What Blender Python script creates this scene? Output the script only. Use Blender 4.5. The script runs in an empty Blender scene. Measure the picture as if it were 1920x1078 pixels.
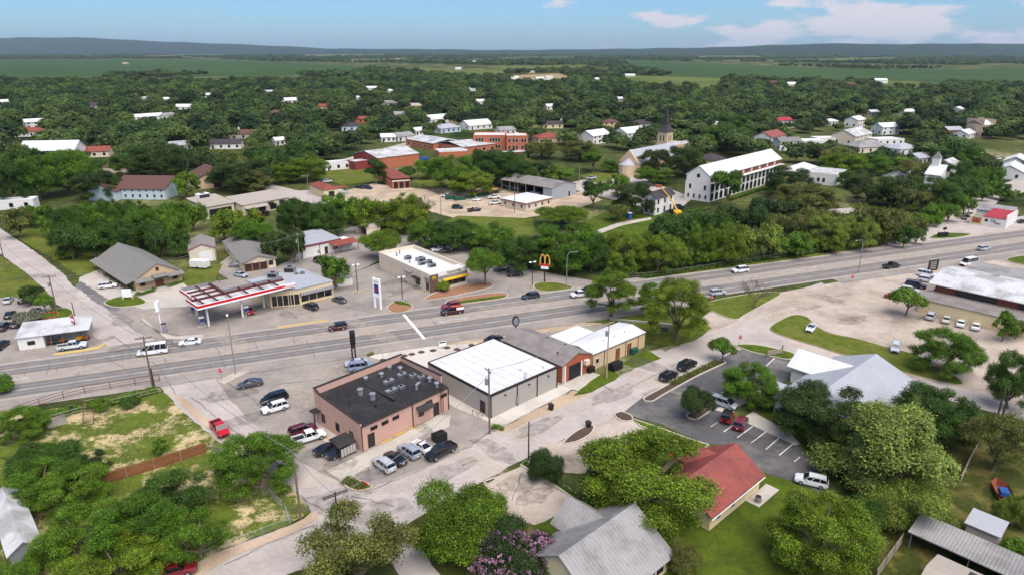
import bpy, bmesh, math, random
import numpy as np
from mathutils import Vector, Matrix
R = math.radians
SC = bpy.context.scene
COL = SC.collection
rnd = random.Random(7)

# ---------------------------------------------------------------- camera, sky, sun, exposure
CAM_H, FPX, HORIZON = 55.0, 1280.0, 95.0
TH = math.atan((539 - HORIZON) / FPX)
cam_d = bpy.data.cameras.new('camera'); cam = bpy.data.objects.new('camera', cam_d); COL.objects.link(cam)
cam_d.lens = 24.0; cam_d.sensor_width = 36.0; cam_d.clip_start = 1.0; cam_d.clip_end = 60000.0
cam.location = (0, 0, CAM_H); cam.rotation_euler = (R(90) - TH, 0, 0)
SC.camera = cam

SUN_EL, SUN_AZ = 62.0, 148.0          # elevation; compass direction the light comes from (0 = +Y, 90 = +X)
world = bpy.data.worlds.new('World'); SC.world = world; world.use_nodes = True
SKY_STR, SUN_STR, SUN_ANGLE, EXPO = 0.032, 1.5, 70.0, 1.98
def build_world():
    nt = world.node_tree; N = nt.nodes; K = nt.links; N.clear()
    out = N.new('ShaderNodeOutputWorld'); bg = N.new('ShaderNodeBackground'); K.new(bg.outputs[0], out.inputs[0])
    sky = N.new('ShaderNodeTexSky'); sky.sky_type = 'NISHITA'; sky.sun_disc = False
    sky.sun_elevation = R(SUN_EL); sky.sun_rotation = R(SUN_AZ); sky.altitude = 0; sky.air_density = 1.0; sky.dust_density = 0.6; sky.ozone_density = 2.2
    bg.inputs[1].default_value = SKY_STR
    tint = N.new('ShaderNodeMixRGB'); tint.blend_type = 'MULTIPLY'; tint.inputs[0].default_value = 1; tint.inputs[2].default_value = SKY_TINT; K.new(sky.outputs[0], tint.inputs[1])
    # cumulus banks standing all round the sky: noise over compass angle and elevation
    tc = N.new('ShaderNodeTexCoord'); sep = N.new('ShaderNodeSeparateXYZ'); K.new(tc.outputs['Generated'], sep.inputs[0])
    def m(op, a, b=None, c=None):
        n = N.new('ShaderNodeMath'); n.operation = op
        for i, v in enumerate((a, b, c)):
            if v is None: continue
            if isinstance(v, (int, float)): n.inputs[i].default_value = v
            else: K.new(v, n.inputs[i])
        return n.outputs[0]
    x, y, z = sep.outputs
    az = m('ARCTAN2', x, y); el = m('ARCSINE', z)
    cb = N.new('ShaderNodeCombineXYZ'); K.new(m('MULTIPLY', az, 8.0), cb.inputs[0]); K.new(m('MULTIPLY', el, 26.0), cb.inputs[1])
    mp = N.new('ShaderNodeMapping'); mp.inputs['Location'].default_value = CLOUD_OFF; K.new(cb.outputs[0], mp.inputs[0])
    n1 = N.new('ShaderNodeTexNoise'); n1.inputs['Scale'].default_value = 1.0; n1.inputs['Detail'].default_value = 8; n1.inputs['Roughness'].default_value = 0.55; K.new(mp.outputs[0], n1.inputs['Vector'])
    bank = m('MULTIPLY', m('COSINE', m('MULTIPLY', m('SUBTRACT', az, 0.62), 3.0)), 0.145)
    ramp = N.new('ShaderNodeValToRGB'); K.new(m('ADD', n1.outputs[0], bank), ramp.inputs[0])
    ramp.color_ramp.elements[0].position = 0.585; ramp.color_ramp.elements[1].position = 0.655
    mix = N.new('ShaderNodeMixRGB'); K.new(m('MULTIPLY', ramp.outputs[0], 0.88), mix.inputs[0])
    K.new(tint.outputs[0], mix.inputs[1]); mix.inputs[2].default_value = (6.6, 6.1, 6.5, 1)
    K.new(mix.outputs[0], bg.inputs[0])
SKY_TINT = (0.55, 0.84, 1.2, 1)
HAZE = 3.4e-5
CLOUD_OFF = (3.1, 1.7, 0)
build_world()
sun_d = bpy.data.lights.new('sun', 'SUN'); sun_d.energy = SUN_STR; sun_d.angle = R(SUN_ANGLE); sun_d.color = (1.0, 0.93, 0.84)
sun = bpy.data.objects.new('sun', sun_d); COL.objects.link(sun)
_az = R(SUN_AZ); _el = R(SUN_EL)
sdir = Vector((math.sin(_az) * math.cos(_el), math.cos(_az) * math.cos(_el), math.sin(_el)))
sun.rotation_euler = sdir.to_track_quat('Z', 'Y').to_euler(); sun.location = (60, -60, 300)
vs = SC.view_settings; vs.view_transform = 'Standard'; vs.look = 'None'; vs.exposure = EXPO; vs.gamma = 1.0; vs.use_curve_mapping = False
SC.cycles.use_denoising = True; SC.cycles.max_bounces = 7; SC.cycles.diffuse_bounces = 4; SC.cycles.transmission_bounces = 4; SC.cycles.transparent_max_bounces = 6
SC.cycles.volume_bounces = 0; SC.cycles.caustics_reflective = False; SC.cycles.caustics_refractive = False

# ---------------------------------------------------------------- survey: photograph measurements -> metres on the ground
CT, ST = math.cos(TH), math.sin(TH)
def P(px, py, z=0.0):
    a, b = (px - 960) / FPX, (539 - py) / FPX
    t = (z - CAM_H) / (-ST + b * CT)
    return Vector((a * t, (CT + b * ST) * t, z))
def proj(X, Y, Z):
    dz = Z - CAM_H; f = Y * CT - dz * ST; u = Y * ST + dz * CT
    return 960 + FPX * X / f, 539 - FPX * u / f
def ppm(py): return 0.945 * (py - HORIZON) / CAM_H         # picture pixels per metre at a ground row
def height_to(p, ytop):                                     # height above ground point p that reaches picture row ytop
    k = (539 - ytop) / FPX                                  # u = k f
    Y = p[1]                                                # Y ST + dz CT = k (Y CT - dz ST)
    return CAM_H + (k * Y * CT - Y * ST) / (CT + k * ST)
def length_to(o, ang, ax, z=0.0):                           # how far from o along ang until picture column ax
    c, s = math.cos(R(ang)), math.sin(R(ang)); q = (ax - 960) / FPX
    f0 = o[1] * CT - (z - CAM_H) * ST
    return (q * f0 - o[0]) / (c - q * s * CT)

# ---------------------------------------------------------------- materials
def S(r, g, b):
    f = lambda c: (c / 255 / 12.92) if c <= 10 else ((c / 255 + .055) / 1.055) ** 2.4
    return (f(r), f(g), f(b))
MATS = {}
GREENS = ('grass','lawn','dry_grass','scrub','sign_white','worn_white','white_paint')
def _nodes(name):
    m = bpy.data.materials.new(name); m.use_nodes = True
    nt = m.node_tree; return m, nt, nt.nodes, nt.links, nt.nodes['Principled BSDF']
def mat(name, c, rough=.8, var=.15, sc=.5, spec=.3, metal=0., bump=0., c2=None, sc2=.15, lo=.45, hi=.6, coat=0., fine=6., nr=.62):
    if name in MATS: return MATS[name]
    if name not in GREENS: c = tuple(v*.88 for v in c); c2 = tuple(v*.88 for v in c2) if c2 else None
    m, nt, N, K, b = _nodes(name)
    geo = N.new('ShaderNodeNewGeometry')
    def noise(s, d=4, nr_=.62):
        n = N.new('ShaderNodeTexNoise'); n.inputs['Scale'].default_value = s; n.inputs['Detail'].default_value = d; n.inputs['Roughness'].default_value = nr_
        K.new(geo.outputs['Position'], n.inputs['Vector']); return n.outputs[0]
    n1, n2 = noise(sc), noise(sc * fine, 3)
    ad = N.new('ShaderNodeMath'); ad.operation = 'ADD'; K.new(n1, ad.inputs[0]); K.new(n2, ad.inputs[1])
    mr = N.new('ShaderNodeMapRange'); mr.inputs[1].default_value = .7; mr.inputs[2].default_value = 1.3; mr.inputs[3].default_value = 1 - var; mr.inputs[4].default_value = 1 + var
    K.new(ad.outputs[0], mr.inputs[0])
    src = None
    if c2 is not None:
        n3 = noise(sc2, 9, nr); rp = N.new('ShaderNodeValToRGB'); rp.color_ramp.elements[0].position = lo; rp.color_ramp.elements[1].position = hi
        rp.color_ramp.elements[0].color = (*c, 1); rp.color_ramp.elements[1].color = (*c2, 1); K.new(n3, rp.inputs[0]); src = rp.outputs[0]
    vm = N.new('ShaderNodeVectorMath'); vm.operation = 'SCALE'; vm.inputs[0].default_value = c
    if src is not None: K.new(src, vm.inputs[0])
    K.new(mr.outputs[0], vm.inputs['Scale']); K.new(vm.outputs[0], b.inputs['Base Color'])
    b.inputs['Roughness'].default_value = rough; b.inputs['Specular IOR Level'].default_value = spec; b.inputs['Metallic'].default_value = metal
    if coat: b.inputs['Coat Weight'].default_value = coat; b.inputs['Coat Roughness'].default_value = .08
    if bump:
        bp = N.new('ShaderNodeBump'); bp.inputs['Strength'].default_value = bump; bp.inputs['Distance'].default_value = .05; K.new(n2, bp.inputs['Height']); K.new(bp.outputs[0], b.inputs['Normal'])
    MATS[name] = m; return m
def foliage(name, ca, cb, trans=.38, lo=.5, hi=1.45):
    m, nt, N, K, b = _nodes(name)
    oi = N.new('ShaderNodeObjectInfo'); geo = N.new('ShaderNodeNewGeometry')
    mx = N.new('ShaderNodeMixRGB'); mx.inputs[1].default_value = (*ca, 1); mx.inputs[2].default_value = (*cb, 1); K.new(oi.outputs['Random'], mx.inputs[0])
    mr = N.new('ShaderNodeMapRange'); mr.inputs[3].default_value = lo; mr.inputs[4].default_value = hi; K.new(geo.outputs['Random Per Island'], mr.inputs[0])
    at = N.new('ShaderNodeAttribute'); at.attribute_name = 'tone'; mu = N.new('ShaderNodeMath'); mu.operation = 'MULTIPLY'; K.new(mr.outputs[0], mu.inputs[0]); K.new(at.outputs['Fac'], mu.inputs[1])
    vm = N.new('ShaderNodeVectorMath'); vm.operation = 'SCALE'; K.new(mx.outputs[0], vm.inputs[0]); K.new(mu.outputs[0], vm.inputs['Scale'])
    K.new(vm.outputs[0], b.inputs['Base Color']); b.inputs['Roughness'].default_value = .55; b.inputs['Specular IOR Level'].default_value = .25
    tr = N.new('ShaderNodeBsdfTranslucent'); K.new(vm.outputs[0], tr.inputs[0])
    ms = N.new('ShaderNodeMixShader'); ms.inputs[0].default_value = trans; K.new(b.outputs[0], ms.inputs[1]); K.new(tr.outputs[0], ms.inputs[2])
    K.new(ms.outputs[0], N['Material Output'].inputs[0]); MATS[name] = m; return m
def emis(name, c, s):
    m, nt, N, K, b = _nodes(name); b.inputs['Emission Color'].default_value = (*c, 1); b.inputs['Emission Strength'].default_value = s; MATS[name] = m; return m

M = MATS
mat('asphalt', S(104, 102, 101), .9, .2, .25, c2=S(126, 121, 115), sc2=.07, bump=.3)
mat('dark_asphalt', S(86, 85, 86), .9, .2, .3, c2=S(122, 117, 112), sc2=.09, lo=.48, hi=.68, nr=.7, bump=.3)
mat('street', S(180, 170, 163), .9, .14, .3, c2=S(158, 149, 142), sc2=.1, lo=.4, hi=.7, nr=.7, bump=.3)
mat('lot', S(154, 145, 136), .9, .16, .3, c2=S(130, 122, 115), sc2=.12, lo=.4, hi=.68, nr=.7, bump=.3)
mat('gravel', S(182, 168, 155), .95, .14, .35, c2=S(152, 138, 124), sc2=.07, nr=.72, bump=.4)
mat('dirt', S(184, 165, 142), .95, .14, .4, c2=S(160, 142, 120), sc2=.12, bump=.4)
mat('tan_dirt', S(190, 168, 144), .95, .14, .4, c2=S(164, 142, 118), sc2=.1, bump=.4)
mat('concrete', S(186, 178, 166), .85, .1, .4, c2=S(168, 160, 150), sc2=.2)
mat('new_concrete', S(200, 193, 183), .8, .06, .4, c2=S(184, 176, 165), sc2=.2)
mat('kerb', S(190, 180, 165), .85, .12, .8)
mat('kerb_yellow', S(196, 170, 108), .8, .15, 1.0)
mat('grass', S(76, 90, 28), .95, .3, .5, c2=S(98, 100, 44), sc2=.16, lo=.42, hi=.6, nr=.75, spec=.1, bump=.5)
mat('lawn', S(76, 92, 24), .95, .25, .5, c2=S(62, 74, 24), sc2=.2, nr=.75, spec=.1, bump=.5)
mat('dry_grass', S(84, 96, 34), .95, .35, .7, c2=S(176, 158, 120), sc2=.16, lo=.5, hi=.57, nr=.72, spec=.1, bump=.6)
mat('scrub', S(62, 68, 28), .95, .35, .6, c2=S(92, 86, 46), sc2=.3, spec=.1, bump=.6)
mat('mulch', S(82, 68, 58), .95, .3, 2.0, bump=.6)
mat('mulch_orange', S(146, 108, 82), .95, .2, 1.5, bump=.4)
mat('white_paint', S(224, 221, 214), .7, .08, 1.5)
mat('worn_white', S(172, 166, 159), .8, .14, 1.5)
mat('worn_yellow', S(190, 162, 116), .8, .16, 1.2)
mat('yellow_paint', S(222, 178, 40), .7, .12, 1.2)
mat('tar', S(100, 94, 90), .8, .15, 1.0)
mat('pink_stucco', S(207, 166, 149), .9, .06, .5)
mat('grey_metal_wall', S(172, 166, 158), .6, .05, .4)
mat('white_roof', S(212, 212, 213), .6, .06, .3, c2=S(190, 189, 187), sc2=.12, lo=.5, hi=.75, nr=.75)
mat('aged_white_roof', S(196, 196, 197), .6, .1, .25, c2=S(160, 158, 155), sc2=.2)
mat('black_roof', S(46, 44, 45), .6, .16, .4, c2=S(58, 55, 54), sc2=.3)
mat('dark_trim', S(52, 46, 44), .6, .1)
mat('brick', S(168, 92, 66), .9, .16, 1.2)
mat('orange_brick', S(188, 112, 82), .9, .1, .6)
mat('maroon_metal', S(138, 62, 62), .6, .08, .4)
mat('grey_metal_roof', S(138, 131, 126), .55, .12, .4, c2=S(122, 115, 110), sc2=.3)
mat('silver_roof', S(150, 147, 145), .5, .1, .35, c2=S(128, 125, 123), sc2=.25)
mat('galvalume', S(166, 168, 174), .5, .07, .35)
mat('red_roof', S(146, 76, 68), .55, .14, .5, c2=S(128, 70, 64), sc2=.35, nr=.75)
mat('bright_red_roof', S(160, 48, 58), .55, .1, .5)
mat('rust_roof', S(134, 70, 56), .7, .16, .6)
mat('brown_roof', S(96, 68, 61), .8, .12, .6)
mat('grey_shingle', S(124, 121, 117), .85, .1, .6)
mat('dark_shingle', S(66, 59, 61), .85, .12, .6)
mat('tan_roof', S(166, 156, 144), .7, .07, .3)
mat('tan_wall', S(214, 186, 148), .85, .07, .5)
mat('cream_wall', S(226, 206, 164), .85, .06, .5)
mat('beige_wall', S(222, 207, 184), .85, .06, .5)
mat('white_wall', S(232, 228, 220), .8, .06, .5)
mat('blue_wall', S(196, 210, 216), .8, .06, .5)
mat('stone_wall', S(212, 186, 156), .9, .14, 1.2)
mat('grey_wall', S(178, 170, 160), .85, .08, .5)
mat('grey_panel', S(140, 138, 142), .6, .06, .5)
mat('wood_panel', S(104, 80, 68), .7, .15, 1.5)
mat('glass', S(30, 33, 38), .12, .1, .5, spec=.6)
mat('car_glass', S(22, 24, 29), .08, .05, .5, spec=.7)
mat('window_frame', S(208, 204, 196), .6, .05)
mat('black_metal', S(34, 34, 36), .5, .1)
mat('grey_steel', S(150, 152, 155), .45, .1, 1.0, metal=.3)
mat('galvanised', S(150, 153, 157), .5, .1, 1.2, metal=.35)
mat('rust_steel', S(112, 74, 58), .75, .2, 1.0)
mat('beam_red', S(96, 44, 42), .7, .2, .8)
mat('sign_red', S(206, 32, 40), .5, .03)
mat('sign_yellow', S(250, 196, 50), .5, .03)
mat('sign_white', S(240, 240, 238), .5, .03)
mat('sign_blue', S(46, 62, 128), .5, .05)
mat('pole_wood', S(122, 104, 88), .9, .2, 2.0)
mat('pole_dark', S(66, 58, 54), .9, .2, 2.0)
mat('pole_pale', S(176, 152, 122), .9, .15, 2.0)
mat('fence_wood', S(142, 92, 60), .9, .22, 1.5)
mat('fence_grey', S(150, 140, 126), .9, .2, 1.5)
mat('rubber', S(28, 28, 29), .85, .1)
mat('rim', S(172, 174, 178), .35, .05, metal=.5)
mat('headlight', S(226, 228, 230), .2, .02)
mat('taillight', S(150, 22, 24), .3, .05)
mat('door_brown', S(142, 82, 58), .7, .1)
mat('door_dark', S(58, 48, 46), .6, .1)
mat('white_door', S(236, 234, 230), .6, .04)
mat('green_plastic', S(30, 86, 66), .6, .1)
mat('blue_plastic', S(40, 84, 150), .6, .08)
mat('orange_plastic', S(176, 84, 52), .6, .08)
mat('plywood', S(220, 184, 140), .8, .1, 1.0)
mat('bark', S(112, 98, 84), .95, .25, 3.0)
mat('pale_bark', S(168, 156, 142), .95, .2, 3.0)
mat('terracotta', S(180, 96, 72), .8, .1)
mat('crane_yellow', S(236, 178, 40), .5, .06)
def stain_mat(name, c, a):
    m, nt, N, K, b = _nodes(name); b.inputs['Base Color'].default_value = (*c, 1); b.inputs['Roughness'].default_value = .8
    geo = N.new('ShaderNodeNewGeometry'); n = N.new('ShaderNodeTexNoise'); n.inputs['Scale'].default_value = .9; n.inputs['Detail'].default_value = 7; n.inputs['Roughness'].default_value = .7; K.new(geo.outputs['Position'], n.inputs['Vector'])
    mr = N.new('ShaderNodeMapRange'); mr.inputs[1].default_value = .36; mr.inputs[2].default_value = .7; mr.inputs[3].default_value = 0; mr.inputs[4].default_value = a; K.new(n.outputs[0], mr.inputs[0])
    K.new(mr.outputs[0], b.inputs['Alpha']); MATS[name] = m
stain_mat('oil_stain', S(84, 78, 74), .42); stain_mat('dust_stain', S(206, 190, 168), .4); stain_mat('patch_tar', S(104, 99, 96), .5)
def paint(c, rough=.28):
    n = 'paint_%d_%d_%d' % c
    return M.get(n) or mat(n, S(*c), rough, .03, .5, coat=.6, spec=.5)

# ---------------------------------------------------------------- mesh helpers
class MB:
    def __init__(s): s.v = []; s.f = []; s.m = []
    def add(s, vs_, fs, mi=0):
        n = len(s.v); s.v.extend(vs_); s.f.extend([tuple(i + n for i in f) for f in fs]); s.m.extend([mi] * len(fs)); return s
    def box(s, x0, x1, y0, y1, z0, z1, mi=0):
        return s.add([(x0,y0,z0),(x1,y0,z0),(x1,y1,z0),(x0,y1,z0),(x0,y0,z1),(x1,y0,z1),(x1,y1,z1),(x0,y1,z1)],
                     [(0,3,2,1),(4,5,6,7),(0,1,5,4),(1,2,6,5),(2,3,7,6),(3,0,4,7)], mi)
    def prism(s, pts, z0, z1, mi=0):
        a = sum(p[0]*q[1]-q[0]*p[1] for p, q in zip(pts, list(pts[1:])+[pts[0]]))
        pts = list(pts) if a > 0 else list(pts)[::-1]; n = len(pts)
        return s.add([(p[0],p[1],z0) for p in pts]+[(p[0],p[1],z1) for p in pts],
                     [tuple(range(n))[::-1], tuple(range(n, 2*n))]+[(i,(i+1)%n,n+(i+1)%n,n+i) for i in range(n)], mi)
    def sheet(s, pts, z, mi=0):
        a = sum(p[0]*q[1]-q[0]*p[1] for p, q in zip(pts, list(pts[1:])+[pts[0]]))
        pts = list(pts) if a > 0 else list(pts)[::-1]
        return s.add([(p[0],p[1],z) for p in pts], [tuple(range(len(pts)))], mi)
    def tube(s, pts, rad, n=8, cap=True, mi=0):
        pts = [Vector(p) for p in pts]; rad = rad if isinstance(rad, (list, tuple)) else [rad]*len(pts)
        vs_, fs = [], []
        for i, p in enumerate(pts):
            d = (pts[min(i+1,len(pts)-1)] - pts[max(i-1,0)]).normalized()
            q = d.orthogonal().normalized() if abs(d.z) < .95 else (Vector((1,0,0)) - d*d.x).normalized(); r = d.cross(q)
            for k in range(n):
                a = 2*math.pi*k/n; vs_.append(tuple(p + (q*math.cos(a)+r*math.sin(a))*rad[i]))
        for i in range(len(pts)-1):
            for k in range(n): fs.append((i*n+k, i*n+(k+1)%n, (i+1)*n+(k+1)%n, (i+1)*n+k))
        if cap: fs.append(tuple(range(n))[::-1]); fs.append(tuple(range((len(pts)-1)*n, len(pts)*n)))
        return s.add(vs_, fs, mi)
    def extrude(s, prof, axis, a0, a1, mi=0):                # closed profile in the plane across axis ('x': (y,z), 'y': (x,z))
        mk = (lambda t, p: (t, p[0], p[1])) if axis == 'x' else (lambda t, p: (p[0], t, p[1]))
        n = len(prof)
        return s.add([mk(a0,p) for p in prof]+[mk(a1,p) for p in prof],
                     [tuple(range(n)), tuple(range(n,2*n))[::-1]]+[(i,n+i,n+(i+1)%n,(i+1)%n) for i in range(n)], mi)
    def mesh(s, name, mats, smooth=False):
        me = bpy.data.meshes.new(name); me.from_pydata(s.v, [], s.f)
        for m_ in (mats if isinstance(mats, (list, tuple)) else [mats]): me.materials.append(M[m_] if isinstance(m_, str) else m_)
        if any(s.m): me.polygons.foreach_set('material_index', s.m)
        bm = bmesh.new(); bm.from_mesh(me); bmesh.ops.recalc_face_normals(bm, faces=bm.faces); bm.to_mesh(me); bm.free()
        if smooth: me.shade_smooth(); me.set_sharp_from_angle(angle=R(35))
        me.update(); return me
    def build(s, name, mats, parent=None, smooth=False, kind=None):
        return link(name, s.mesh(name, mats, smooth), parent, kind)
def link(name, data, parent=None, kind=None):
    o = bpy.data.objects.new(name, data); COL.objects.link(o)
    if parent is not None: o.parent = parent
    if kind: o['kind'] = kind
    return o
def tag(o, label, cat, group=None):
    o['label'] = label; o['category'] = cat
    if group: o['group'] = group
    return o
def thing(name, label, cat, loc=(0,0,0), rz=0., group=None):
    o = bpy.data.objects.new(name, None); COL.objects.link(o); o.location = loc; o.rotation_euler = (0,0,R(rz))
    o.empty_display_size = .5
    return tag(o, label, cat, group)
def copy_tree(o, parent=None):
    c = o.copy(); COL.objects.link(c); c.parent = parent
    for ch in o.children: copy_tree(ch, c)
    return c
def sheet_obj(name, pts, z, m, kind='structure', parent=None):
    return MB().sheet(pts, z).build(name, m, parent, kind=kind if parent is None else None)
def smooth_ring(pts, step=1.2, jit=0., seed=1):
    rr = random.Random(seed); out = []; n = len(pts)
    for i in range(n):
        p0, p1, p2, p3 = (Vector(pts[(i+k-1) % n][:2]) for k in range(4))
        L = (p2-p1).length; k = max(1, min(24, int(L/step)))
        for j in range(k):
            t = j/k
            q = .5*((2*p1)+(-p0+p2)*t+(2*p0-5*p1+4*p2-p3)*t*t+(-p0+3*p1-3*p2+p3)*t**3)
            out.append((q.x+rr.uniform(-jit,jit), q.y+rr.uniform(-jit,jit)))
    return out
def rough_ring(pts, step=1.5, jit=.2, seed=1):
    rr = random.Random(seed); out = []; n = len(pts)
    for i in range(n):
        a, b = Vector(pts[i][:2]), Vector(pts[(i+1) % n][:2]); k = max(1, min(60, int((b-a).length/step)))
        for j in range(k):
            q = a.lerp(b, j/k); w = jit if j else 0
            out.append((q.x+rr.uniform(-w,w), q.y+rr.uniform(-w,w)))
    return out
def inset_ring(pts, d):
    n = len(pts); a = sum(p[0]*q[1]-q[0]*p[1] for p, q in zip(pts, list(pts[1:])+[pts[0]])); sg = 1 if a > 0 else -1
    out = []
    for i in range(n):
        p0, p1, p2 = Vector(pts[i-1][:2]), Vector(pts[i][:2]), Vector(pts[(i+1) % n][:2])
        t = (p2-p0); t = t.normalized() if t.length > 1e-6 else Vector((1,0)); out.append(tuple(p1 + Vector((-t.y, t.x))*d*sg))
    return out
# ---------------------------------------------------------------- ground, fields, hills
def far_ground_mat():
    m, nt, N, K, b = _nodes('far_ground'); geo = N.new('ShaderNodeNewGeometry')
    def noise(s, d=5):
        n = N.new('ShaderNodeTexNoise'); n.inputs['Scale'].default_value = s; n.inputs['Detail'].default_value = d; n.inputs['Roughness'].default_value = .65
        K.new(geo.outputs['Position'], n.inputs['Vector']); return n.outputs[0]
    rp = N.new('ShaderNodeValToRGB'); e = rp.color_ramp.elements
    e[0].position = .38; e[0].color = (*S(38, 50, 24), 1); e[1].position = .56; e[1].color = (*S(84, 90, 50), 1)
    x = e.new(.66); x.color = (*S(140, 130, 98), 1)
    K.new(noise(.012, 9), rp.inputs[0])
    mr = N.new('ShaderNodeMapRange'); mr.inputs[1].default_value = .35; mr.inputs[2].default_value = .65; mr.inputs[3].default_value = .6; mr.inputs[4].default_value = 1.3; K.new(noise(.4, 6), mr.inputs[0])
    vm = N.new('ShaderNodeVectorMath'); vm.operation = 'SCALE'; K.new(rp.outputs[0], vm.inputs[0]); K.new(mr.outputs[0], vm.inputs['Scale'])
    K.new(vm.outputs[0], b.inputs['Base Color']); b.inputs['Roughness'].default_value = 1; b.inputs['Specular IOR Level'].default_value = .05
    MATS['far_ground'] = m
far_ground_mat()
mat('hill_wood', S(28, 50, 30), 1, .65, .016, c2=S(70, 84, 52), sc2=.0022, lo=.56, hi=.64, nr=.8, spec=.03, fine=5)
mat('field_green', S(58, 80, 46), 1, .1, .004, c2=S(66, 86, 50), sc2=.003, spec=.03, fine=5)
mat('field_pale', S(98, 106, 58), 1, .1, .006, c2=S(84, 96, 48), sc2=.01, spec=.03)
mat('field_tan', S(150, 134, 98), 1, .1, .006, spec=.03)

g = MB().sheet([(-26000,-300),(26000,-300),(40000,27000),(-40000,27000)], 0).build('ground', 'far_ground', kind='structure')

def hills():
    prof = [(-900,62),(-300,64),(0,68),(220,68),(330,73),(480,80),(650,88),(900,91),(1100,90),(1300,86),(1420,82),(1520,78),(1580,80),(1920,79),(2300,76),(2900,74)]
    xs = list(range(-900, 2901, 25)); ds = [8600,9000,9500,10100,10700,11300,12000,13500]
    v, f = [], []; rr = random.Random(3)
    for xp in xs:
        for (a, ya), (b_, yb) in zip(prof, prof[1:]):
            if a <= xp <= b_: yt = ya + (yb-ya)*(xp-a)/(b_-a)
        yt += 3.2 + .5*math.sin(xp*.021) + .5*math.sin(xp*.07+1) + rr.uniform(-.25,.25)
        fr_ = 1.3 if xp < 350 else (1.3-(xp-350)/700*.15 if xp < 1050 else (1.15-(min(xp,1450)-1050)/400*.3)); ht = height_to((0,12000*fr_), yt)
        for k, d0 in enumerate(ds):
            d = d0*fr_
            t = k/6; hz = ht*(t*t*(3-2*t)) if k <= 6 else ht*.5
            v.append(((xp-960)/FPX*d*1.04, d, hz*(1+.05*math.sin(xp*.045+k*1.7)*(0 < k < 6)) - (2 if k == 0 else 0)))
    n = len(ds)
    for i in range(len(xs)-1):
        for k in range(n-1): f.append((i*n+k, (i+1)*n+k, (i+1)*n+k+1, i*n+k+1))
    MB().add(v, f).build('hills', 'hill_wood', smooth=True, kind='structure')
hills()
FIELDS = {
 'field_green': [[(-150,112),(0,112),(330,111),(600,120),(690,128),(660,142),(440,143),(280,141),(0,150),(-150,152)],
                 [(1165,113),(1300,118),(1480,126),(1640,131),(1920,130),(2100,130),(2100,168),(1920,165),(1700,160),(1560,159),(1420,154),(1280,147),(1190,130)],
                 [(930,108),(1075,106),(1085,111),(935,113)]],
 'field_pale': [[(785,127),(870,130),(950,131),(945,145),(860,147),(800,140)],[(1150,141),(1230,143),(1360,147),(1350,170),(1260,174),(1180,162)],
                [(250,105),(500,101),(508,105),(270,108)],[(1625,152),(1700,152),(1780,158),(1760,176),(1640,172)],[(0,160),(45,159),(48,168),(0,170)],[(560,104),(720,101),(730,106),(570,109)],[(1300,107),(1420,104),(1430,109),(1310,111)],[(40,106),(200,104),(205,106),(45,108)],[(650,112),(760,110),(770,114),(660,116)],[(1020,102),(1120,101),(1125,104),(1025,105)],[(1560,110),(1680,109),(1690,112),(1570,113)],[(1760,104),(1900,103),(1905,105),(1765,106)],[(935,124),(1090,123),(1100,128),(940,130)],[(950,150),(1060,150),(1075,160),(955,163)]],
 'field_tan': [[(0,102),(75,102),(70,104),(0,105)],[(955,142),(1050,138),(1085,151),(960,154)]]}
ZL = [.010]
def nz(): ZL[0] += .001; return ZL[0]
for mname, polys in FIELDS.items():
    for poly in polys:
        sheet_obj('field', [P(*q)[:2] for q in poly], nz(), mname)

# ---------------------------------------------------------------- lots, streets, highway
def W2(px): return [tuple(P(*q)[:2]) for q in px]
def patch(name, px, m, jit=.0, rounded=False, z=None, seed=1):
    w = W2(px)
    w = smooth_ring(w, 1.2, jit, seed) if rounded else (rough_ring(w, 1.5, jit, seed) if jit else w)
    return sheet_obj(name, w, nz() if z is None else z, m)
HANG = 21.06; HC, HS = math.cos(R(HANG)), math.sin(R(HANG))
def HW(s, t): return (s*HC - t*HS, 142.65 + s*HS + t*HC)

patch('pavement', [(300,716),(560,680),(960,622),(1150,590),(1180,640),(1060,740),(930,806),(880,850),(690,925),(640,1000),(560,930),(400,815)], 'lot', .1)
patch('pavement', [(1300,610),(1340,575),(1465,548),(1700,505),(1960,466),(1960,795),(1800,740),(1700,718),(1560,688),(1460,672),(1390,652),(1320,640)], 'gravel', .1)
# wide pavement under the town's business strip
patch('parking_lot', [(-60,660),(0,600),(140,575),(190,560),(270,575),(350,560),(380,530),(640,500),(650,530),(780,575),(500,640),(300,662),(-60,712)], 'lot', .1)
patch('street', [(-200,330),(0,428),(40,455),(83,485),(120,515),(135,535),(190,572),(260,625),(420,690),(330,705),(230,660),(198,647),(165,620),(142,595),(100,565),(83,543),(50,513),(0,476),(-220,380)], 'street', .15)
patch('street', [(300,725),(330,700),(420,690),(425,740),(470,790),(560,865),(640,905),(700,930),(760,975),(850,1090),(790,1120),(690,1010),(640,1042),(530,1080),(440,1130),(300,1130),(330,1075),(420,1030),(545,985),(585,965),(570,930),(520,890),(440,850),(380,805),(320,755)], 'street', .2)
patch('street', [(640,905),(690,915),(790,875),(870,842),(920,812),(1010,775),(1100,738),(1240,662),(1330,622),(1400,598),(1470,553),(1540,530),(1600,560),(1490,590),(1445,618),(1400,650),(1360,668),(1215,747),(1170,772),(1000,850),(900,905),(760,985),(690,1010),(640,980)], 'street', .2)
patch('street', [(1385,650),(1450,610),(1480,645),(1560,672),(1660,700),(1800,725),(1960,770),(1960,800),(1870,775),(1760,745),(1640,712),(1560,690),(1480,672),(1430,662)], 'street', .15)
patch('gravel_lot', [(1462,551),(1560,532),(1700,506),(1960,466),(1960,770),(1860,742),(1800,722),(1740,690),(1690,665),(1640,640),(1590,612),(1540,598),(1490,586),(1450,600),(1420,592)], 'gravel', .3)
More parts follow.
